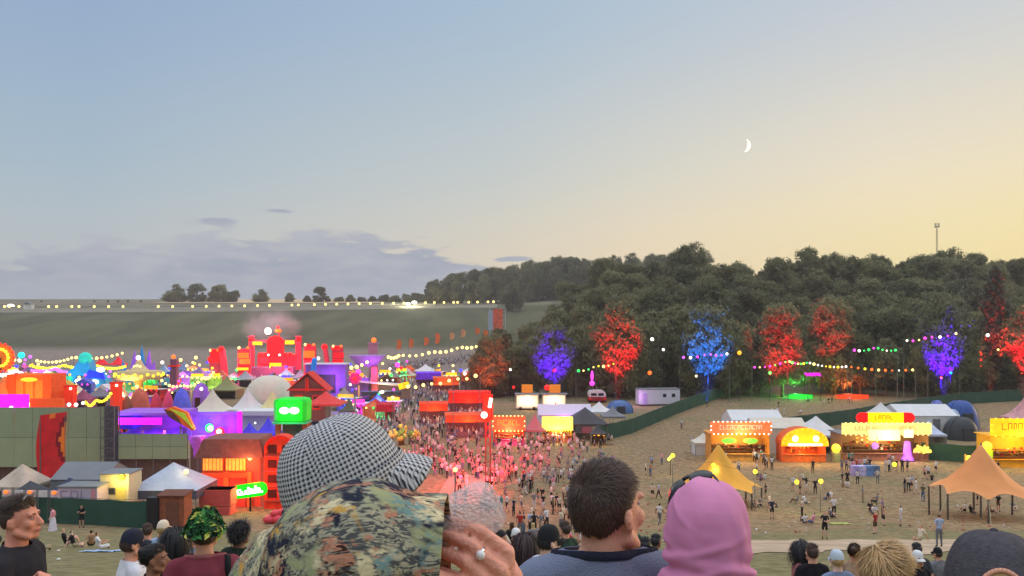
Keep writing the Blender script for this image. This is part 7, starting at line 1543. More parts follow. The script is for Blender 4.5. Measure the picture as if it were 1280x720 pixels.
        for q in range(6):
            u = q/5; row = []
            for i in range(K+1):
                a = math.pi/2+W*(2*i/K-1); bx, by = math.cos(a)*rad[0]*1.0, math.sin(a)*rad[1]; ex = math.cos(a)*rad[0]*widef; ey = rad[1]*.50+math.sqrt(max(0, 1-(2*i/K-1)**2))*(brim+rad[1]*.42)
                ey = max(ey, by+.0005); x = bx*(1-u)+ex*u; y = by*(1-u)+ey*u; row.append((x, sg*(y)-.004, zb+.006-droop*u**1.5-.028*((2*i/K-1)**2)*u))
            top_.append(row)
        rows = top_+[[(x, y, z-.0045) for x, y, z in row] for row in reversed(top_)]
        bm_.loft(rows, closed=False)
        for v in (bm_,): v.v = [tuple(s.Hd(p)) for p in v.v]
        b = bm_.build('brim', brim_m or m, o, True)
        uvl = b.data.uv_layers.new(name='UVMap')
        for lp in b.data.loops: co = b.data.vertices[lp.vertex_index].co; q = co-s.Hd((0, 0, zb)); iv = s.Hm().inverted() @ q; uvl.data[lp.index].uv = (iv.x, iv.y)
        MB().ball(s.Hd((0, -.004, zb+hgt+.001)), .007, 10, 6, (1, 1, .6)).build('button', m, o, True)
        if flap:
            rr = []
            for z, f in ((zb-.030, 1.0), (zb-.030, 1.035), (zb+.004, 1.05), (zb+.012, 1.035)): rr.append([(math.cos(a)*rad[0]*f, math.sin(a)*rad[1]*f-.004, z+.006*math.sin(a)) for a in [2*math.pi*i/NU for i in range(NU)]])
            fb = MB().loft(rr); s.uvpatch(fb, 'ear_flap', m, lambda a, v, p: (a*.09, v), NU, 3, .04, o)
        return o
    def uvpatch(s, mb, name, m, fn, NU, NV, hgt, parent=None):
        raw = list(mb.v); mb.v = [tuple(s.Hd(p)) for p in mb.v]; o = mb.build(name, m, parent or s.o, True); uvl = o.data.uv_layers.new(name='UVMap')
        for p in o.data.polygons:
            ang = []
            for li in p.loop_indices:
                vi = o.data.loops[li].vertex_index; x, y, z = raw[vi]; ang.append(math.atan2(y, x) % (2*math.pi))
            wrap = max(ang)-min(ang) > math.pi; ref = None
            cx = sum(raw[o.data.loops[li].vertex_index][0] for li in p.loop_indices); cy = sum(raw[o.data.loops[li].vertex_index][1] for li in p.loop_indices); ca = math.atan2(cy, cx) % (2*math.pi); sec = int(((ca+math.pi/6) % (2*math.pi))/(math.pi/3)); a0 = sec*math.pi/3
            for li, a in zip(p.loop_indices, ang):
                vi = o.data.loops[li].vertex_index; x, y, z = raw[vi]; j = vi//NU; da = (a-a0+math.pi) % (2*math.pi)-math.pi
                if name == 'cap': uvl.data[li].uv = (math.sin(da)*math.hypot(x, y)+.037*sec, j/NV*hgt*1.35)
                else: uvl.data[li].uv = (da*.09+.0943*sec, z)
        return o
def strap(fig, pts, w, m, name='strap'):
    """a flat strap lying on the shirt through local points (projected onto the cloth)"""
    sh = fig.sh.data; bv = BVHTree.FromPolygons([v.co for v in sh.vertices], [p.vertices for p in sh.polygons]); P = []
    for a, b in zip(pts[:-1], pts[1:]):
        for i in range(8): q = Vector(a).lerp(Vector(b), i/8); h = bv.find_nearest(q); P.append((h[0]+h[1]*.006, h[1]))
    mb = MB(); R1, R2 = [], []
    for i, (p, n) in enumerate(P):
        t = (P[min(i+1, len(P)-1)][0]-P[max(0, i-1)][0]).normalized(); sd = t.cross(n).normalized()*w/2; R1.append([p-sd, p+sd, p+sd-n*.004, p-sd-n*.004])
    mb.loft(R1, True, True, True); return mb.build(name, m, fig.o, True)
SK1 = skin_material('fair_sunburnt_skin', (222, 160, 130)); SK2 = skin_material('tanned_skin', (204, 148, 116)); SK3 = skin_material('pale_skin', (228, 184, 162)); SK4 = skin_material('brown_skin', (150, 104, 80))
H_BROWN = hair_material('dark_brown_hair', (72, 50, 36)); H_BLACK = hair_material('black_hair', (34, 30, 30)); H_FAIR = hair_material('sandy_blond_hair', (186, 148, 96)); H_MID = hair_material('mid_brown_hair', (108, 78, 56)); H_GREY = hair_material('taupe_hair', (104, 84, 68))
JEANS = cloth('denim_jeans', (70, 84, 112)); DARKT = cloth('black_trousers', (38, 38, 42)); SHOE = P_('dark_shoe_leather', (50, 46, 44))
back_flow = lambda d: Vector((0, -.3, -1)) if d.y < .1 and d.z < .55 else Vector((.25*d.x, .9, .25))
def finish(f, tr=JEANS): f.trousers(tr); f.shoes(SHOE)

# --- checked cap, jungle print shirt, drinking from a plastic cup
def check_material():
    m = bpy.data.materials.new('houndstooth_check_cotton'); m.use_nodes = True; nt = m.node_tree; N = nt.nodes; L = nt.links; b = N['Principled BSDF']; b.inputs['Roughness'].default_value = .95; b.inputs['Specular IOR Level'].default_value = .1
    uv = N.new('ShaderNodeUVMap'); sp = N.new('ShaderNodeSeparateXYZ'); L.new(uv.outputs[0], sp.inputs[0])
    tcn = N.new('ShaderNodeTexCoord'); wob = N.new('ShaderNodeTexNoise'); wob.inputs['Scale'].default_value = 60; L.new(tcn.outputs['Object'], wob.inputs['Vector'])
    def mth(op, a, c=None):
        n = N.new('ShaderNodeMath'); n.operation = op
        for i, v in enumerate((a, c)):
            if v is None: continue
            if isinstance(v, (int, float)): n.inputs[i].default_value = v
            else: L.new(v, n.inputs[i])
        return n.outputs[0]
    p = .0074; wv = mth('MULTIPLY', wob.outputs[0], .0016)
    u = mth('DIVIDE', mth('ADD', sp.outputs[0], wv), p); v = mth('DIVIDE', mth('ADD', sp.outputs[1], wv), p)
    su = mth('LESS_THAN', mth('FRACT', u), .5); sv = mth('LESS_THAN', mth('FRACT', v), .5); tw = mth('LESS_THAN', mth('FRACT', mth('MULTIPLY', mth('ADD', u, v), 2.0)), .5)
    both = mth('MULTIPLY', su, sv); one = mth('ABSOLUTE', mth('SUBTRACT', su, sv)); f = mth('ADD', both, mth('MULTIPLY', one, mth('ADD', .22, mth('MULTIPLY', tw, .42))))
    mx = N.new('ShaderNodeMix'); mx.data_type = 'RGBA'; L.new(f, mx.inputs[0]); mx.inputs[6].default_value = rgba(lin((206, 203, 200))); mx.inputs[7].default_value = rgba(lin((58, 58, 66))); L.new(mx.outputs[2], b.inputs['Base Color'])
    bp = N.new('ShaderNodeBump'); bp.inputs['Strength'].default_value = .35; bp.inputs['Distance'].default_value = .002; n2 = N.new('ShaderNodeTexNoise'); n2.inputs['Scale'].default_value = 500; L.new(tcn.outputs['Object'], n2.inputs['Vector']); L.new(n2.outputs[0], bp.inputs['Height']); L.new(bp.outputs[0], b.inputs['Normal']); return m
def jungle_material():
    m = bpy.data.materials.new('jungle_print_fabric'); m.use_nodes = True; nt = m.node_tree; N = nt.nodes; L = nt.links; b = N['Principled BSDF']; b.inputs['Roughness'].default_value = .85; b.inputs['Specular IOR Level'].default_value = .15
    tc = N.new('ShaderNodeTexCoord')
    def noise(s, d=3, dist=0, off=0):
        mp = N.new('ShaderNodeMapping'); mp.inputs['Location'].default_value = (off, off*1.7, off*.6); L.new(tc.outputs['Object'], mp.inputs[0]); n = N.new('ShaderNodeTexNoise'); n.inputs['Scale'].default_value = s; n.inputs['Detail'].default_value = d; n.inputs['Distortion'].default_value = dist; L.new(mp.outputs[0], n.inputs['Vector']); return n.outputs[0]
    def step(x, a, w=.03):
        n = N.new('ShaderNodeMapRange'); L.new(x, n.inputs[0]); n.inputs[1].default_value = a-w; n.inputs[2].default_value = a+w; return n.outputs[0]
    def mul(a, c):
        n = N.new('ShaderNodeMath'); n.operation = 'MULTIPLY'
        for i, v in enumerate((a, c)):
            if isinstance(v, (int, float)): n.inputs[i].default_value = v
            else: L.new(v, n.inputs[i])
        return n.outputs[0]
    def mix(f, a, c):
        n = N.new('ShaderNodeMix'); n.data_type = 'RGBA'; L.new(f, n.inputs[0])
        for i, v in ((6, a), (7, c)):
            if isinstance(v, tuple): n.inputs[i].default_value = rgba(lin(v))
            else: L.new(v, n.inputs[i])
        return n.outputs[2]
    def wave(s, dist, off):
        mp = N.new('ShaderNodeMapping'); mp.inputs['Rotation'].default_value = (off, off*2, off*.7); mp.inputs['Scale'].default_value = (1, .22, 1); L.new(tc.outputs['Object'], mp.inputs[0]); n = N.new('ShaderNodeTexNoise'); n.inputs['Scale'].default_value = s*2.6; n.inputs['Detail'].default_value = 3; n.inputs['Distortion'].default_value = dist*.12; L.new(mp.outputs[0], n.inputs['Vector']); return n.outputs[0]
    c = mix(step(wave(85, 9, .8), .5, .06), (74, 74, 72), (158, 152, 126))
    c = mix(step(noise(15, 4, .8, 1), .535, .02), c, (38, 39, 52))
    c = mix(mul(step(noise(16, 4, 1, 9), .54, .02), step(wave(60, 6, 2.1),   .5, .05)), c, (178, 124, 96))
    c = mix(mul(step(noise(16, 4, 1, 9), .60, .02), step(wave(75, 6, 1.1),   .52, .05)), c, (58, 36, 30))
    c = mix(step(noise(18, 3, .7, 23), .63, .03), c, (150, 152, 110))
    c = mix(mul(step(noise(15, 3, 1.2, 14), .57, .03), step(wave(80, 8, 1.3),   .46, .06)), c, (206, 190, 148))
    c = mix(mul(step(noise(14, 3, .8, 31), .61, .03), step(wave(70, 8, .3),   .46, .06)), c, (112, 140, 134))
    c = mix(mul(step(noise(14, 3, 1, 44), .64, .02), step(wave(60, 5, 2.9),   .46, .06)), c, (196, 150, 70))
    L.new(c, b.inputs['Base Color'])
    bp = N.new('ShaderNodeBump'); bp.inputs['Strength'].default_value = .5; bp.inputs['Distance'].default_value = .004; L.new(noise(140, 3), bp.inputs['Height']); L.new(bp.outputs[0], b.inputs['Normal']); return m
f1 = Fig(476, 512, 1.56, -76, skin_material('rosy_skin', (230, 158, 132)), H_BROWN, h=1.768, tilt=24, voxel=.003, label='person in a black and white checked cap and jungle print shirt drinking')  # one even rosy skin colour
Lw = f1.L
f1.arms = {'r': {'sh': Lw(PX(395, 800, 1.10)), 'el': Lw(PX(445, 716, .97)), 'wr': Lw(PX(628, 778, 1.07)), 'ha': Lw(PX(606, 708, 1.07)), 'curl': .25}}
f1.hand_pts = True
def f1_hand(self, mb, wr, ha, sd, curl, side=None):
    if sd < 0: return Fig.hand(self, mb, wr, ha, sd, curl, side)
    W = lambda px, row, Y: Lw(PX(px, row, Y)); kn = [W(634, 690, 1.065), W(625, 713, 1.05), W(613, 735, 1.04), W(600, 752, 1.035)]
    for a in kn: cap_geo(mb, wr, a,     .017, .0100)
    for a, q, t in zip(kn, (W(600, 664, 1.06), W(589, 682, 1.045), W(582, 703, 1.035), W(576, 726, 1.03)), (W(563, 652, 1.085), W(556, 668, 1.07), W(553, 690, 1.06), W(552, 715, 1.055))): cap_geo(mb, a, q, .0098, .0086, n=12); cap_geo(mb, q, t, .0086, .0072, n=12)
    a = W(640, 722, 1.10); cap_geo(mb, wr, a, .02, .015); b = W(625, 685, 1.13); cap_geo(mb, a, b, .0135, .012); cap_geo(mb, b, W(600, 668, 1.14), .012, .0095)
import types
f1.hand = types.MethodType(f1_hand, f1)
f1.build(face=False); JUN = jungle_material(); CHK = check_material()
def f1_shirt():
    s = f1; mb = MB(); a, b, c, d = s.joints()['r']; a2, b2, c2, d2 = s.joints()['l']
    cap_geo(mb, (0, -.012, .9), (0, -.008, 1.29), .165, .185, ((0, 1, 0), .78)); cap_geo(mb, (-.12, -.018, 1.39), (.10, -.018, 1.40), .08, .085); cap_geo(mb, (0, -.02, 1.38), (0, -.018, 1.47), .10, .07); cap_geo(mb, (0, 0, .8), (0, 0, .95), .175, .17, ((0, 1, 0), .8)); cap_geo(mb, a2, a2.lerp(b2, .8), .078, .07)
    cap_geo(mb, a, b, .115, .102); e = Lw(PX(575, 712, 1.01)); cap_geo(mb, b, e, .102, .078); cap_geo(mb, (.06, -.03, 1.40), a, .10, .115); cap_geo(mb, Lw(PX(372, 742, 1.10)), b, .085, .07)
    me = remeshed(mb, .007, 5, 'shirt'); cp = Lw(PX(557, 700, 1.0)); n = (Lw(PX(560, 700, 1.0))-Lw(PX(550, 700, 1.0))).normalized()
    me = cut(me, [(cp, n, lambda p: (p-cp).dot(n) > -.02 and (p-cp).length < .2 and p.z > Lw(PX(557, 830, 1.0)).z), ((0, 0, .80), (0, 0, -1), lambda q: q.z < .85 and abs(q.x) < .25)], .004, fold_fn(4, .007, 11, 8)); f1.sh = link_mesh('shirt', me, JUN, f1.o)
f1_shirt()
f1.cap(CHK, rad=(.088, .112), zb=1.645, hgt=.122, brim=.056, flap=True, droop=.030)
f1.strands(1800, lambda d: .05, lambda d: Vector((0, -.2, -1)), region=lambda d: d.z < .1 and d.y < .0 and d.z > -.6, seed=5)
fr = Lw(PX(588, 684, 1.045)); kn_ = Lw(PX(625, 713, 1.05)); ax = (fr-kn_).normalized(); c_ = kn_.lerp(fr, .72); u_ = ax.orthogonal().normalized(); v_ = ax.cross(u_)
rg = MB().loft([[c_+ax*dx+(u_*math.cos(t)+v_*math.sin(t))*rr for t in [2*math.pi*i/24 for i in range(24)]] for dx, rr in ((-.0018, .0092), (-.0018, .0104), (.0018, .0104), (.0018, .0092), (-.0018, .0092))]).build('ring', P_('polished_silver', (220, 220, 224), rough=.15, metal=1.0), f1.o, True)
tocam = (Lw((0, 0, 0))-c_).normalized(); tocam = (tocam-ax*tocam.dot(ax)).normalized(); MB().ball((0, 0, 0), .0058, 14, 8, (1, 1, 1)).build('ring_stone', P_('milky_opal', (236, 232, 228), rough=.1), rg, True, c_+tocam*.0112)
finish(f1)
# the clear cup at the lips
pa, pb = PX(548, 664, 1.10), PX(606, 634, 1.10); o = empty('plastic_cup', pa, 0, 'clear crinkled plastic cup tilted up in the ringed hand', 'cup'); d = (pb-pa).normalized(); u = d.orthogonal().normalized(); v = d.cross(u); ln = (pb-pa).length
def cupring(t, r, k=0): return [d*t+(u*math.cos(a)+v*math.sin(a))*r*(1+k*math.sin(a*9+t*120)) for a in [2*math.pi*i/48 for i in range(48)]]
m = bpy.data.materials.new('clear_pet_plastic'); m.use_nodes = True; b = m.node_tree.nodes['Principled BSDF']; b.inputs['Base Color'].default_value = (1.0, .84, .80, 1); b.inputs['Roughness'].default_value = .06; b.inputs['Transmission Weight'].default_value = 0; b.inputs['Alpha'].default_value = .42; b.inputs['Specular IOR Level'].default_value = .9  # pinkish reflections on the clear plastic are put into the base colour
nz = m.node_tree.nodes.new('ShaderNodeTexNoise'); nz.inputs['Scale'].default_value = 22; bp = m.node_tree.nodes.new('ShaderNodeBump'); bp.inputs['Strength'].default_value = .6; bp.inputs['Distance'].default_value = .02; m.node_tree.links.new(nz.outputs[0], bp.inputs['Height']); m.node_tree.links.new(bp.outputs[0], b.inputs['Normal'])
MB().loft([cupring(-.012, .030), cupring(0, .034, .01), cupring(.02, .0365, .02), cupring(.045, .0375, .02), cupring(ln, .0375, .015), cupring(ln+.012, .034), cupring(ln+.020, .026), cupring(ln+.022, .012)], cap1=True).build('wall', m, o, True)
MB().loft([cupring(-.0135, .0312), cupring(-.0105, .0312), cupring(-.0105, .029), cupring(-.0135, .029), cupring(-.0135, .0312)]).build('rim', P_('cloudy_plastic_rim', (226, 214, 210), rough=.3), o, True)

# --- man with short brown hair in a grey blue ringer shirt
f2 = Fig(753, 575, 2.2, 6, SK1, H_BROWN, h=1.757, yaw=-52, drop=.072, voxel=.0065, label='man with short brown hair and a slate blue shirt seen from behind'); f2.build()
f2.shirt(cloth('slate_blue_jersey', (124, 131, 152)), 'short', cloth('dark_navy_rib', (42, 44, 58)), 2, .007)
f2.strands(9500, lambda d: .012+.020*ss(d.z, -.2, .9)+.012*ss(d.y, .3, .9), lambda d: Vector((.1*d.x+.12, .9, .25)).lerp(Vector((.1*d.x, .35*d.y+.12, -1)), 1-ss(d.z, -.05, .85)), .0014, .10, 8, droop=.45, lift=.38)
st = strap(f2, [(.172, -.06, 1.45), (.19, -.095, 1.38), (.20, -.12, 1.25)], .012, cloth('grey_seam_tape', (150, 150, 158)), 'shoulder_seam'); finish(f2, DARKT)
# --- pink headscarf
f3 = Fig(884, 598, 2.0, -12, SK3, H_BROWN, h=1.772, voxel=.009, label='woman in a mauve pink headscarf and black top seen from behind'); f3.build()
f3.shirt(cloth('black_jersey', (36, 34, 38)), 'long', None, 5, .006); mb = MB()
ell(mb, f3.Hd((0, -.004, 1.662)), (.098, .116, .112)); cap_geo(mb, (0, -.012, 1.62), (0, -.02, 1.50), .102, .098, ((0, 1, 0), 1.1)); cap_geo(mb, (0, -.02, 1.50), (0, -.02, 1.425), .100, .135, ((0, 1, 0), .95)); cap_geo(mb, (-.05, -.02, 1.42), (.05, -.02, 1.42), .105, .105); cap_geo(mb, (0, .05, 1.45), (0, .07, 1.36), .09, .10)
me = remeshed(mb, .006, 8, 'headscarf')
def scarf_fold(p):
    a = math.atan2(p.y, p.x); k = ss(-p.z, -1.62, -1.53); z = p.z+.035*math.sin(a*1.0+.6)+.012*mnoise.noise(p*9); f = .010*k*math.sin(z*120)*(.6+.4*math.sin(a*2+1))*(1-ss(-p.z, -1.40, -1.34)); g = .005*mnoise.noise(Vector((p.x*16, p.y*16, p.z*5)))*(1-k)
    for z0, sl, dp, wd in ((1.595, .035, .005, .008), (1.565, -.03, .006, .009), (1.535, .05, .007, .009), (1.505, -.045, .007, .010), (1.475, .03, .008, .010), (1.62, -.06, .003, .007)): f += dp*math.exp(-((p.z-z0-sl*(a+1.57)-.01*mnoise.noise(p*14))/wd)**2)*(.5+.5*math.sin(a*2.3+z0*90))
    return f+g*.7+.006*mnoise.noise(Vector((p.x*20+p.z*8, p.y*20, p.z*6)))
me = cut(me, [((0, .082, 1.62), (0, 1, .05), lambda c: c.y > .06 and 1.53 < c.z < 1.72 and abs(c.x) < .075), ((0, 0, 1.35), (0, 0, -1), lambda c: c.z < 1.38)], .003, scarf_fold)
link_mesh('headscarf', me, mat('mauve_pink_chiffon', (216, 136, 174), .75, .10, 4, .10, spec=.25, bscale=700), f3.o); finish(f3, DARKT)
sg = empty('sunglasses', f3.loc, f3.rz, 'black sunglasses pushed up on the mauve headscarf', 'sunglasses'); sg.scale = f3.o.scale; DK = P_('black_acetate', (24, 22, 24), rough=.25, spec=.6)
def on_scarf(deg, r, y): t = R(deg); return f3.Hd((.098*math.cos(t)*r, y+.012*math.sin(t), 1.660+.113*math.sin(t)*r))
for a0, a1 in ((158, 124), (116, 82)):
    MB().loft([[on_scarf(a0+(a1-a0)*i/10, rr, yy) for rr, yy in ((.90, .012), (1.03, .016), (1.05+(.075 if a0 > 120 else .035)*math.sin(math.pi*i/10), .046), (.92, .052))] for i in range(11)], True, True, True).build('lens', DK, sg, True)
MB().tube(on_scarf(125, 1.04, .04), on_scarf(115, 1.04, .04), .005).build('bridge', DK, sg, True)
for aa in (158, 82): MB().path([on_scarf(aa, 1.02, .03), on_scarf(aa+(6 if aa > 90 else -6), .99, .0), on_scarf(aa+(10 if aa > 90 else -8), .97, -.02)], .003, 6).build('temple_arm', DK, sg, True)
# --- sandy hair blown about
f4 = Fig(1104, 680, 2.8, 8, SK1, H_FAIR, h=1.756, yaw=-25, voxel=.010, label='person with tousled sandy blond hair seen from behind near the path'); f4.build()
f4.shirt(cloth('rust_red_tee', (150, 84, 76)), 'short', None, 6); f4.strands(5200, lambda d: .045+.035*ss(d.z, -.1, .6), lambda d: Vector((.9, .5, .35)).lerp(Vector((-.2, -.5, -1)), 1-ss(d.x+.6*d.z, -.1, .5)), .0022, .10, 11, droop=.45, segs=4, lift=.30+.0)
f4.strands(2200, lambda d: .03, lambda d: Vector((-.2, -.1, -1)), .0018, .1, 12, droop=.5, lift=.3, region=lambda d: f4.scalp(d) and d.x+.5*d.z < .02, m=H_GREY, name='hair_side'); finish(f4)
# --- charcoal baseball cap low in the right corner
f5 = Fig(1246, 668, 1.36, -24, SK3, H_FAIR, h=1.772, voxel=.010, tilt=-8, label='person in a charcoal baseball cap at the bottom right corner'); f5.build()
cp5 = f5.cap(mat('charcoal_marl_felt', (84, 80, 84), .95, .18, 90, .4, spec=.1, bscale=300), rad=(.086, .104), zb=1.648, hgt=.126); f5.shirt(cloth('grey_sweater', (110, 104, 110)), 'long', None, 7); f5.strands(1500, lambda d: .05, lambda d: Vector((0, -.2, -1)), region=lambda d: d.z < .15 and d.y < .2 and d.z > -.6, seed=6)
def crown5(a, z, out=1.0):
    t = max(0, min(1, (z-1.648)/.126)); k = math.cos(math.asin(t))**.62; return f5.Hd((math.cos(a)*.086*k*out, math.sin(a)*.104*k*out-.004, z-.010*(1-t)))
arc5 = [(-math.pi/2+.46*math.cos(math.pi*i/20), 1.674+.046*math.sin(math.pi*i/20)) for i in range(21)]
MB().path([crown5(a, z, 1.01) for a, z in arc5], .0045, 8).build('strap_opening_trim', P_('peach_leather_trim', (222, 158, 128), rough=.6), cp5, True)
hp = MB(); hp.add([crown5(a, z, 1.004) for a, z in arc5]+[crown5(-math.pi/2, 1.676, 1.004)], [(i, i+1, 21) for i in range(20)]); hp.build('strap_opening', H_FAIR, cp5, True); finish(f5)
# --- man in profile with sunglasses on his head, left edge
f6 = Fig(25, 621, 4.9, -86, skin_material('sunburnt_skin', (222, 148, 122)), H_BROWN, h=1.757, voxel=.0075, label='man in profile at left edge wearing black tee, sunglasses on his head'); f6.arms = {'r': {'el': (.26, .02, 1.13), 'wr': f6.L(PX(46, 724, 4.72)), 'ha': f6.L(PX(62, 714, 4.66)), 'curl': .8}}
f6.build(); f6.shirt(cloth('washed_black_tee', (52, 50, 54)), 'short', None, 8, .007); f6.strands(4200, lambda d: .012+.035*ss(d.z, .2, .8), lambda d: Vector((0, -1, .2)) if d.z > .2 else Vector((0, -.4, -1)), .0016, .1, 14, droop=.3); finish(f6, DARKT)
sg = empty('sunglasses', f6.loc, f6.rz, 'grey lensed sunglasses on the dark hair of the man at the left edge', 'sunglasses'); sg.scale = f6.o.scale
for sd in (-1, 1):
    pts = [f6.Hd((sd*(.036+.028*math.cos(t)), .045+.008*math.sin(t), 1.752+.020*math.sin(t))) for t in [2*math.pi*i/18 for i in range(18)]]; n = Vector((0, .75, .6)); MB().loft([[p-n*.002+Vector((0, 0, .004)) for p in pts], [p+n*.003+Vector((0, 0, .004)) for p in pts]], cap0=True, cap1=True).build('lens', P_('grey_mirror_lens', (120, 116, 120), rough=.12, spec=.7), sg, True)
    MB().path([f6.Hd((sd*.064, .045, 1.756)), f6.Hd((sd*.086, .01, 1.73)), f6.Hd((sd*.088, -.06, 1.69))], .003, 6).build('temple_arm', DK, sg, True)
MB().tube(f6.Hd((-.01, .046, 1.758)), f6.Hd((.01, .046, 1.758)), .004).build('bridge', DK, sg, True)
f6b = Fig(-46, 646, 3.4, -20, SK1, H_BLACK, h=1.757, voxel=.011, label='black capped person mostly cut by the left edge'); f6b.build(False); f6b.cap(P_('black_cap_cotton', (34, 34, 36), rough=.9)); f6b.shirt(cloth('black_jersey', (36, 34, 38)), 'short', None, 9); f6b.strands(900, lambda d: .03, lambda d: Vector((0, -.2, -1)), region=lambda d: d.z < .1 and d.y < 0 and d.z > -.6); finish(f6b, DARKT)
# --- the rest of the people a few metres down the slope
def mid(px, row, Y, heading, skin, hairm, label, top_, hairf='short', h=1.757, yaw=0, capm=None, sleeve='short', strapm=None, tr=DARKT, face=True, voxel=.0115, arms=None, back=False, collar=None):
    f = Fig(px, row, Y, heading, skin, hairm, h=1.772 if capm else h, yaw=yaw, voxel=voxel, label=label, arms=arms, group='people a few metres down the slope'); f.build(face); f.shirt(top_, sleeve, collar, int(px) % 17, .007)
    if capm: f.cap(capm, back=back); f.strands(700, lambda d: .022, lambda d: Vector((0, -.2, -1)), .003, region=lambda d: d.z < .1 and d.y < .1 and d.z > -.6)
    elif hairf == 'short': f.strands(1400, lambda d: .02+.03*ss(d.z, 0, .7), back_flow, .003, .15, int(px))
    elif hairf == 'long': f.strands(1900, lambda d: .30+.08*d.z, lambda d: Vector((.3*d.x, -.35, -1)), .0042, .12, int(px), droop=1.1, segs=6)
    elif hairf == 'curly': f.strands(2200, lambda d: .09+.05*mnoise.noise(d*3), lambda d: Vector((d.x, d.y, -.5)), .0042, .6, int(px), droop=.5, segs=4)
    elif hairf == 'bun': f.strands(1200, lambda d: .05, lambda d: Vector((0, -1, .2)), .003, .05, int(px)); b = MB(); b.ball(f.Hd((0, -.10, 1.70)), .042, 14, 10); b.build('hair_bun', hairm, f.o, True)
    if strapm: strap(f, [(.10, -.05, 1.46), (.0, -.14, 1.28), (-.13, -.12, 1.08), (-.17, -.02, 1.0)], .022, strapm)
    finish(f, tr); return f
WT = cloth('white_cotton_tee', (226, 224, 228), .04); BLK = cloth('black_jersey', (36, 34, 38)); STR = P_('black_webbing', (26, 26, 28), rough=.8); NAVYC = P_('navy_cap_cotton', (40, 42, 56), rough=.9); WCAP = P_('white_cap_cotton', (226, 222, 218), rough=.9); BCAP = P_('black_cap_cotton', (34, 34, 36))
mid(166, 661, 7.3, -52, SK1, H_BROWN, 'man in navy cap and white tee with a thin black strap across back', WT, capm=NAVYC, strapm=STR)
mid(194, 681, 6.4, -78, SK4, H_BLACK, 'dark-haired woman in profile right of the navy cap man', cloth('dark_plum_top', (60, 40, 52)), 'bun')
mid(204, 650, 13.5, -20, SK1, H_FAIR, 'person in pale blue tee and cream cap behind the woman in profile', cloth('pale_blue_tee', (166, 186, 214)), capm=P_('cream_cap_cotton', (224, 206, 180)))
mid(184, 655, 14.5, 30, SK1, H_BROWN, 'person in blush top standing behind the navy cap man', cloth('blush_tee', (206, 180, 180)))
mid(219, 660, 9.0, 10, SK2, H_BLACK, 'long black-haired person in maroon top left of the leafy hat', cloth('maroon_jersey', (110, 40, 54)), 'long')
mid(300, 652, 9.0, -20, SK4, H_BLACK, 'person with big curly dark hair between leafy hat and jungle shirt', cloth('dark_green_top', (44, 56, 48)), 'curly', voxel=.012)
mid(240, 664, 13.0, 30, SK1, H_BROWN, 'grey blue clad person half hidden behind the leafy hat', cloth('grey_blue_tee', (126, 140, 166)))
f9 = Fig(256, 641, 5.7, 12, SK1, H_BROWN, h=1.772, voxel=.010, label='man in a leafy green camouflage hat and maroon shirt', group='people a few metres down the slope'); f9.build(); f9.shirt(cloth('maroon_cotton_shirt', (136, 62, 72)), 'short', cloth('washed_maroon_collar', (170, 104, 100)), 9, .010, wide=.018); strap(f9, [(.155, -.04, 1.47), (.165, -.12, 1.36), (.17, -.15, 1.2), (.17, -.14, 1.05)], .04, STR); f9.strands(900, lambda d: .03, lambda d: Vector((0, -.2, -1)), .003, region=lambda d: d.z < .1 and d.y < .1 and d.z > -.55)
hb = MB().loft([[f9.Hd((math.cos(a)*rr, math.sin(a)*rr*1.15-.004, z)) for a in [2*math.pi*i/24 for i in range(24)]] for z, rr in ((1.635, .125), (1.66, .092), (1.72, .085), (1.765, .06), (1.775, .01))], cap1=True).build('hat', P_('dark_green_hat_cloth', (40, 60, 44), rough=.9), f9.o, True); r = random.Random(9)
for nm, c, n in (('dark_leaves', (36, 74, 46), 130), ('bright_leaves', (70, 140, 70), 70), ('yellow_leaves', (196, 196, 90), 34)):
    mb = MB()
    for i in range(n):
        a = r.uniform(0, 6.283); t = r.random(); rr = .13-.075*t; p = Vector((math.cos(a)*rr, math.sin(a)*rr*1.12, 1.635+.15*t)); nn = (Vector((math.cos(a), math.sin(a), .6))+Vector((r.gauss(0, .4), r.gauss(0, .4), r.gauss(0, .4)))).normalized(); u = nn.orthogonal().normalized(); u = Quaternion(nn, r.uniform(0, 6.28)) @ u; v = nn.cross(u); L_ = r.uniform(.024, .042); mb.add([f9.Hd(p+nn*.012-u*L_), f9.Hd(p+nn*.024-v*L_*.5), f9.Hd(p+nn*.012+u*L_), f9.Hd(p+nn*.024+v*L_*.5)], [(0, 1, 2, 3)])
    mb.build('leaves', P_('hat_'+nm, c, rough=.7, var=.25, scale=12), hb)
finish(f9)
mid(686, 656, 7.4, -62, SK3, H_BLACK, 'man in black flat cap and white tee with a black shoulder strap', WT, capm=BCAP, strapm=STR)
mid(657, 668, 8.8, 5, SK2, hair_material('reddish_black_hair', (58, 36, 34)), 'woman in black with long reddish black hair seen from behind', BLK, 'long', sleeve='long')
mid(624, 663, 11.5, -75, SK2, H_BLACK, 'dark-haired man in white tee between ringed hand and long black hair', WT, strapm=STR)
mid(645, 660, 15, 20, SK1, H_BROWN, 'person in white cap and dark green top behind the long-haired woman', cloth('bottle_green_tee', (44, 74, 60)), capm=WCAP)
mid(706, 652, 15, 40, SK1, H_BROWN, 'person in green jacket just left of the brown-haired man', cloth('forest_jacket', (50, 70, 56)), sleeve='long')
mid(787, 668, 14, 20, SK2, H_BLACK, 'black clad person between slate shirt and mauve scarf, nearer the shirt', BLK, sleeve='long')
mid(806, 672, 13, -10, SK2, H_BLACK, 'person in black jacket with a white waist band left of the scarf', BLK, sleeve='long', tr=cloth('white_jeans', (220, 216, 212)))
mid(820, 668, 15, -40, SK4, H_BLACK, 'person in white tee close to the left side of the mauve scarf', WT)
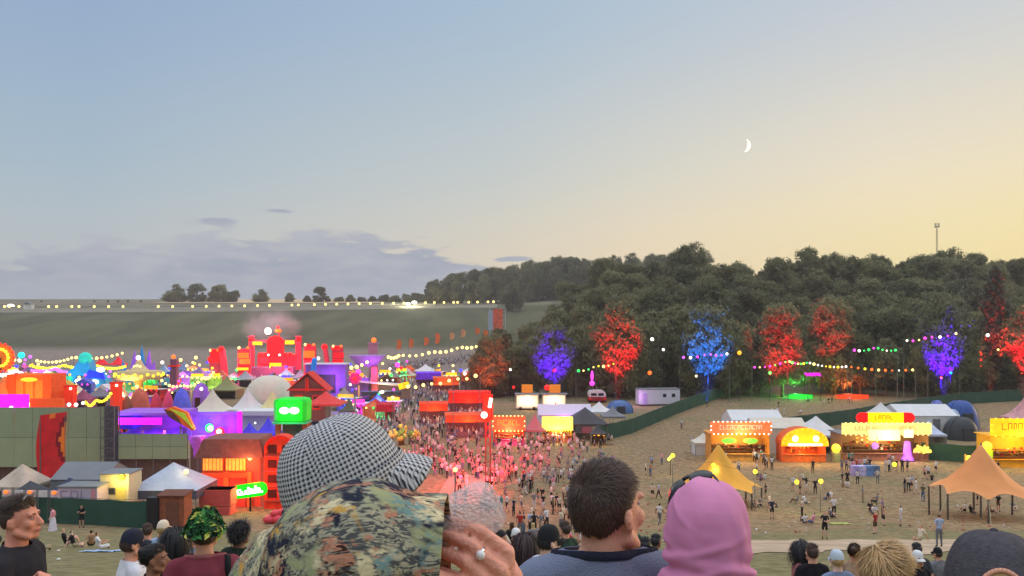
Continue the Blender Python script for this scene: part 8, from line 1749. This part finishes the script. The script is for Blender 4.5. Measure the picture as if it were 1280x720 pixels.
mid(788, 650, 20, 0, SK1, H_FAIR, 'person in pale bucket hat and dark green top behind the scarf', cloth('bottle_green_tee', (44, 74, 60)), capm=WCAP)
f = mid(1015, 680, 12, 5, SK1, H_BROWN, 'man in black tee with a small green light on his back', BLK); bl = MB().ball((0, 0, 0), .022, 10, 8); bl.build('green_light', P_('green_led_lamp', (20, 255, 120), emit=1.2), f.o, True, (.10, -.165, 1.30))
mid(1000, 677, 13, 60, SK2, H_BLACK, 'long dark-haired person left of the man with the green light', cloth('rose_top', (176, 110, 110)), 'long')
mid(1046, 687, 11, 10, SK3, H_FAIR, 'person in pale grey cap and grey blue tee right of the green light', cloth('grey_blue_tee', (126, 140, 166)), capm=P_('pale_grey_cap', (190, 200, 208), rough=.9))
mid(1068, 680, 12.5, -30, SK1, H_BROWN, 'brown-haired person in tan top left of the sandy tousled hair', cloth('tan_tee', (176, 144, 116)), 'bun')
f = mid(1147, 688, 13, 190, SK2, H_BLACK, 'person in white cap and black tee with yellow print facing up the slope', BLK, capm=WCAP); pr = MB(); r = random.Random(6)
for q in range(9): pr.box((r.uniform(-.09, .09), .150+.004*q*.2, r.uniform(1.16, 1.34)), (r.uniform(.02, .06), .004, r.uniform(.015, .035)), 0, (r.uniform(-.6, .6), 'Y'))
pr.build('print', P_('yellow_print_ink', (206, 190, 80)), f.sh)
mid(1146, 679, 15, 0, SK1, H_BLACK, 'black-haired person directly behind the yellow print tee', cloth('charcoal_tee', (70, 70, 74)))
mid(1172, 684, 16, 20, SK1, H_BROWN, 'person in black cap and grey top right of the yellow print tee', cloth('mid_grey_tee', (120, 120, 124)), capm=BCAP)
mid(1130, 700, 11, -20, SK3, H_FAIR, 'fair-haired person in lime and violet top beside the sandy hair', cloth('lime_violet_tee', (150, 160, 90), .6))

# ================================================================ the evening haze over the valley
hz = MB().box((0, 480, 8), (1500, 1100, 90)).build('haze', P_('haze_tmp', (200, 200, 200)))
m = bpy.data.materials.new('thin_evening_haze'); m.use_nodes = True; nt = m.node_tree; nt.nodes.remove(nt.nodes['Principled BSDF']); v = nt.nodes.new('ShaderNodeVolumePrincipled'); v.inputs['Color'].default_value = (.84, .81, .80, 1); v.inputs['Density'].default_value = .00024; v.inputs['Anisotropy'].default_value = .2
nt.links.new(v.outputs[0], nt.nodes['Material Output'].inputs['Volume']); hz.data.materials[0] = m; tag(hz, kind='stuff')
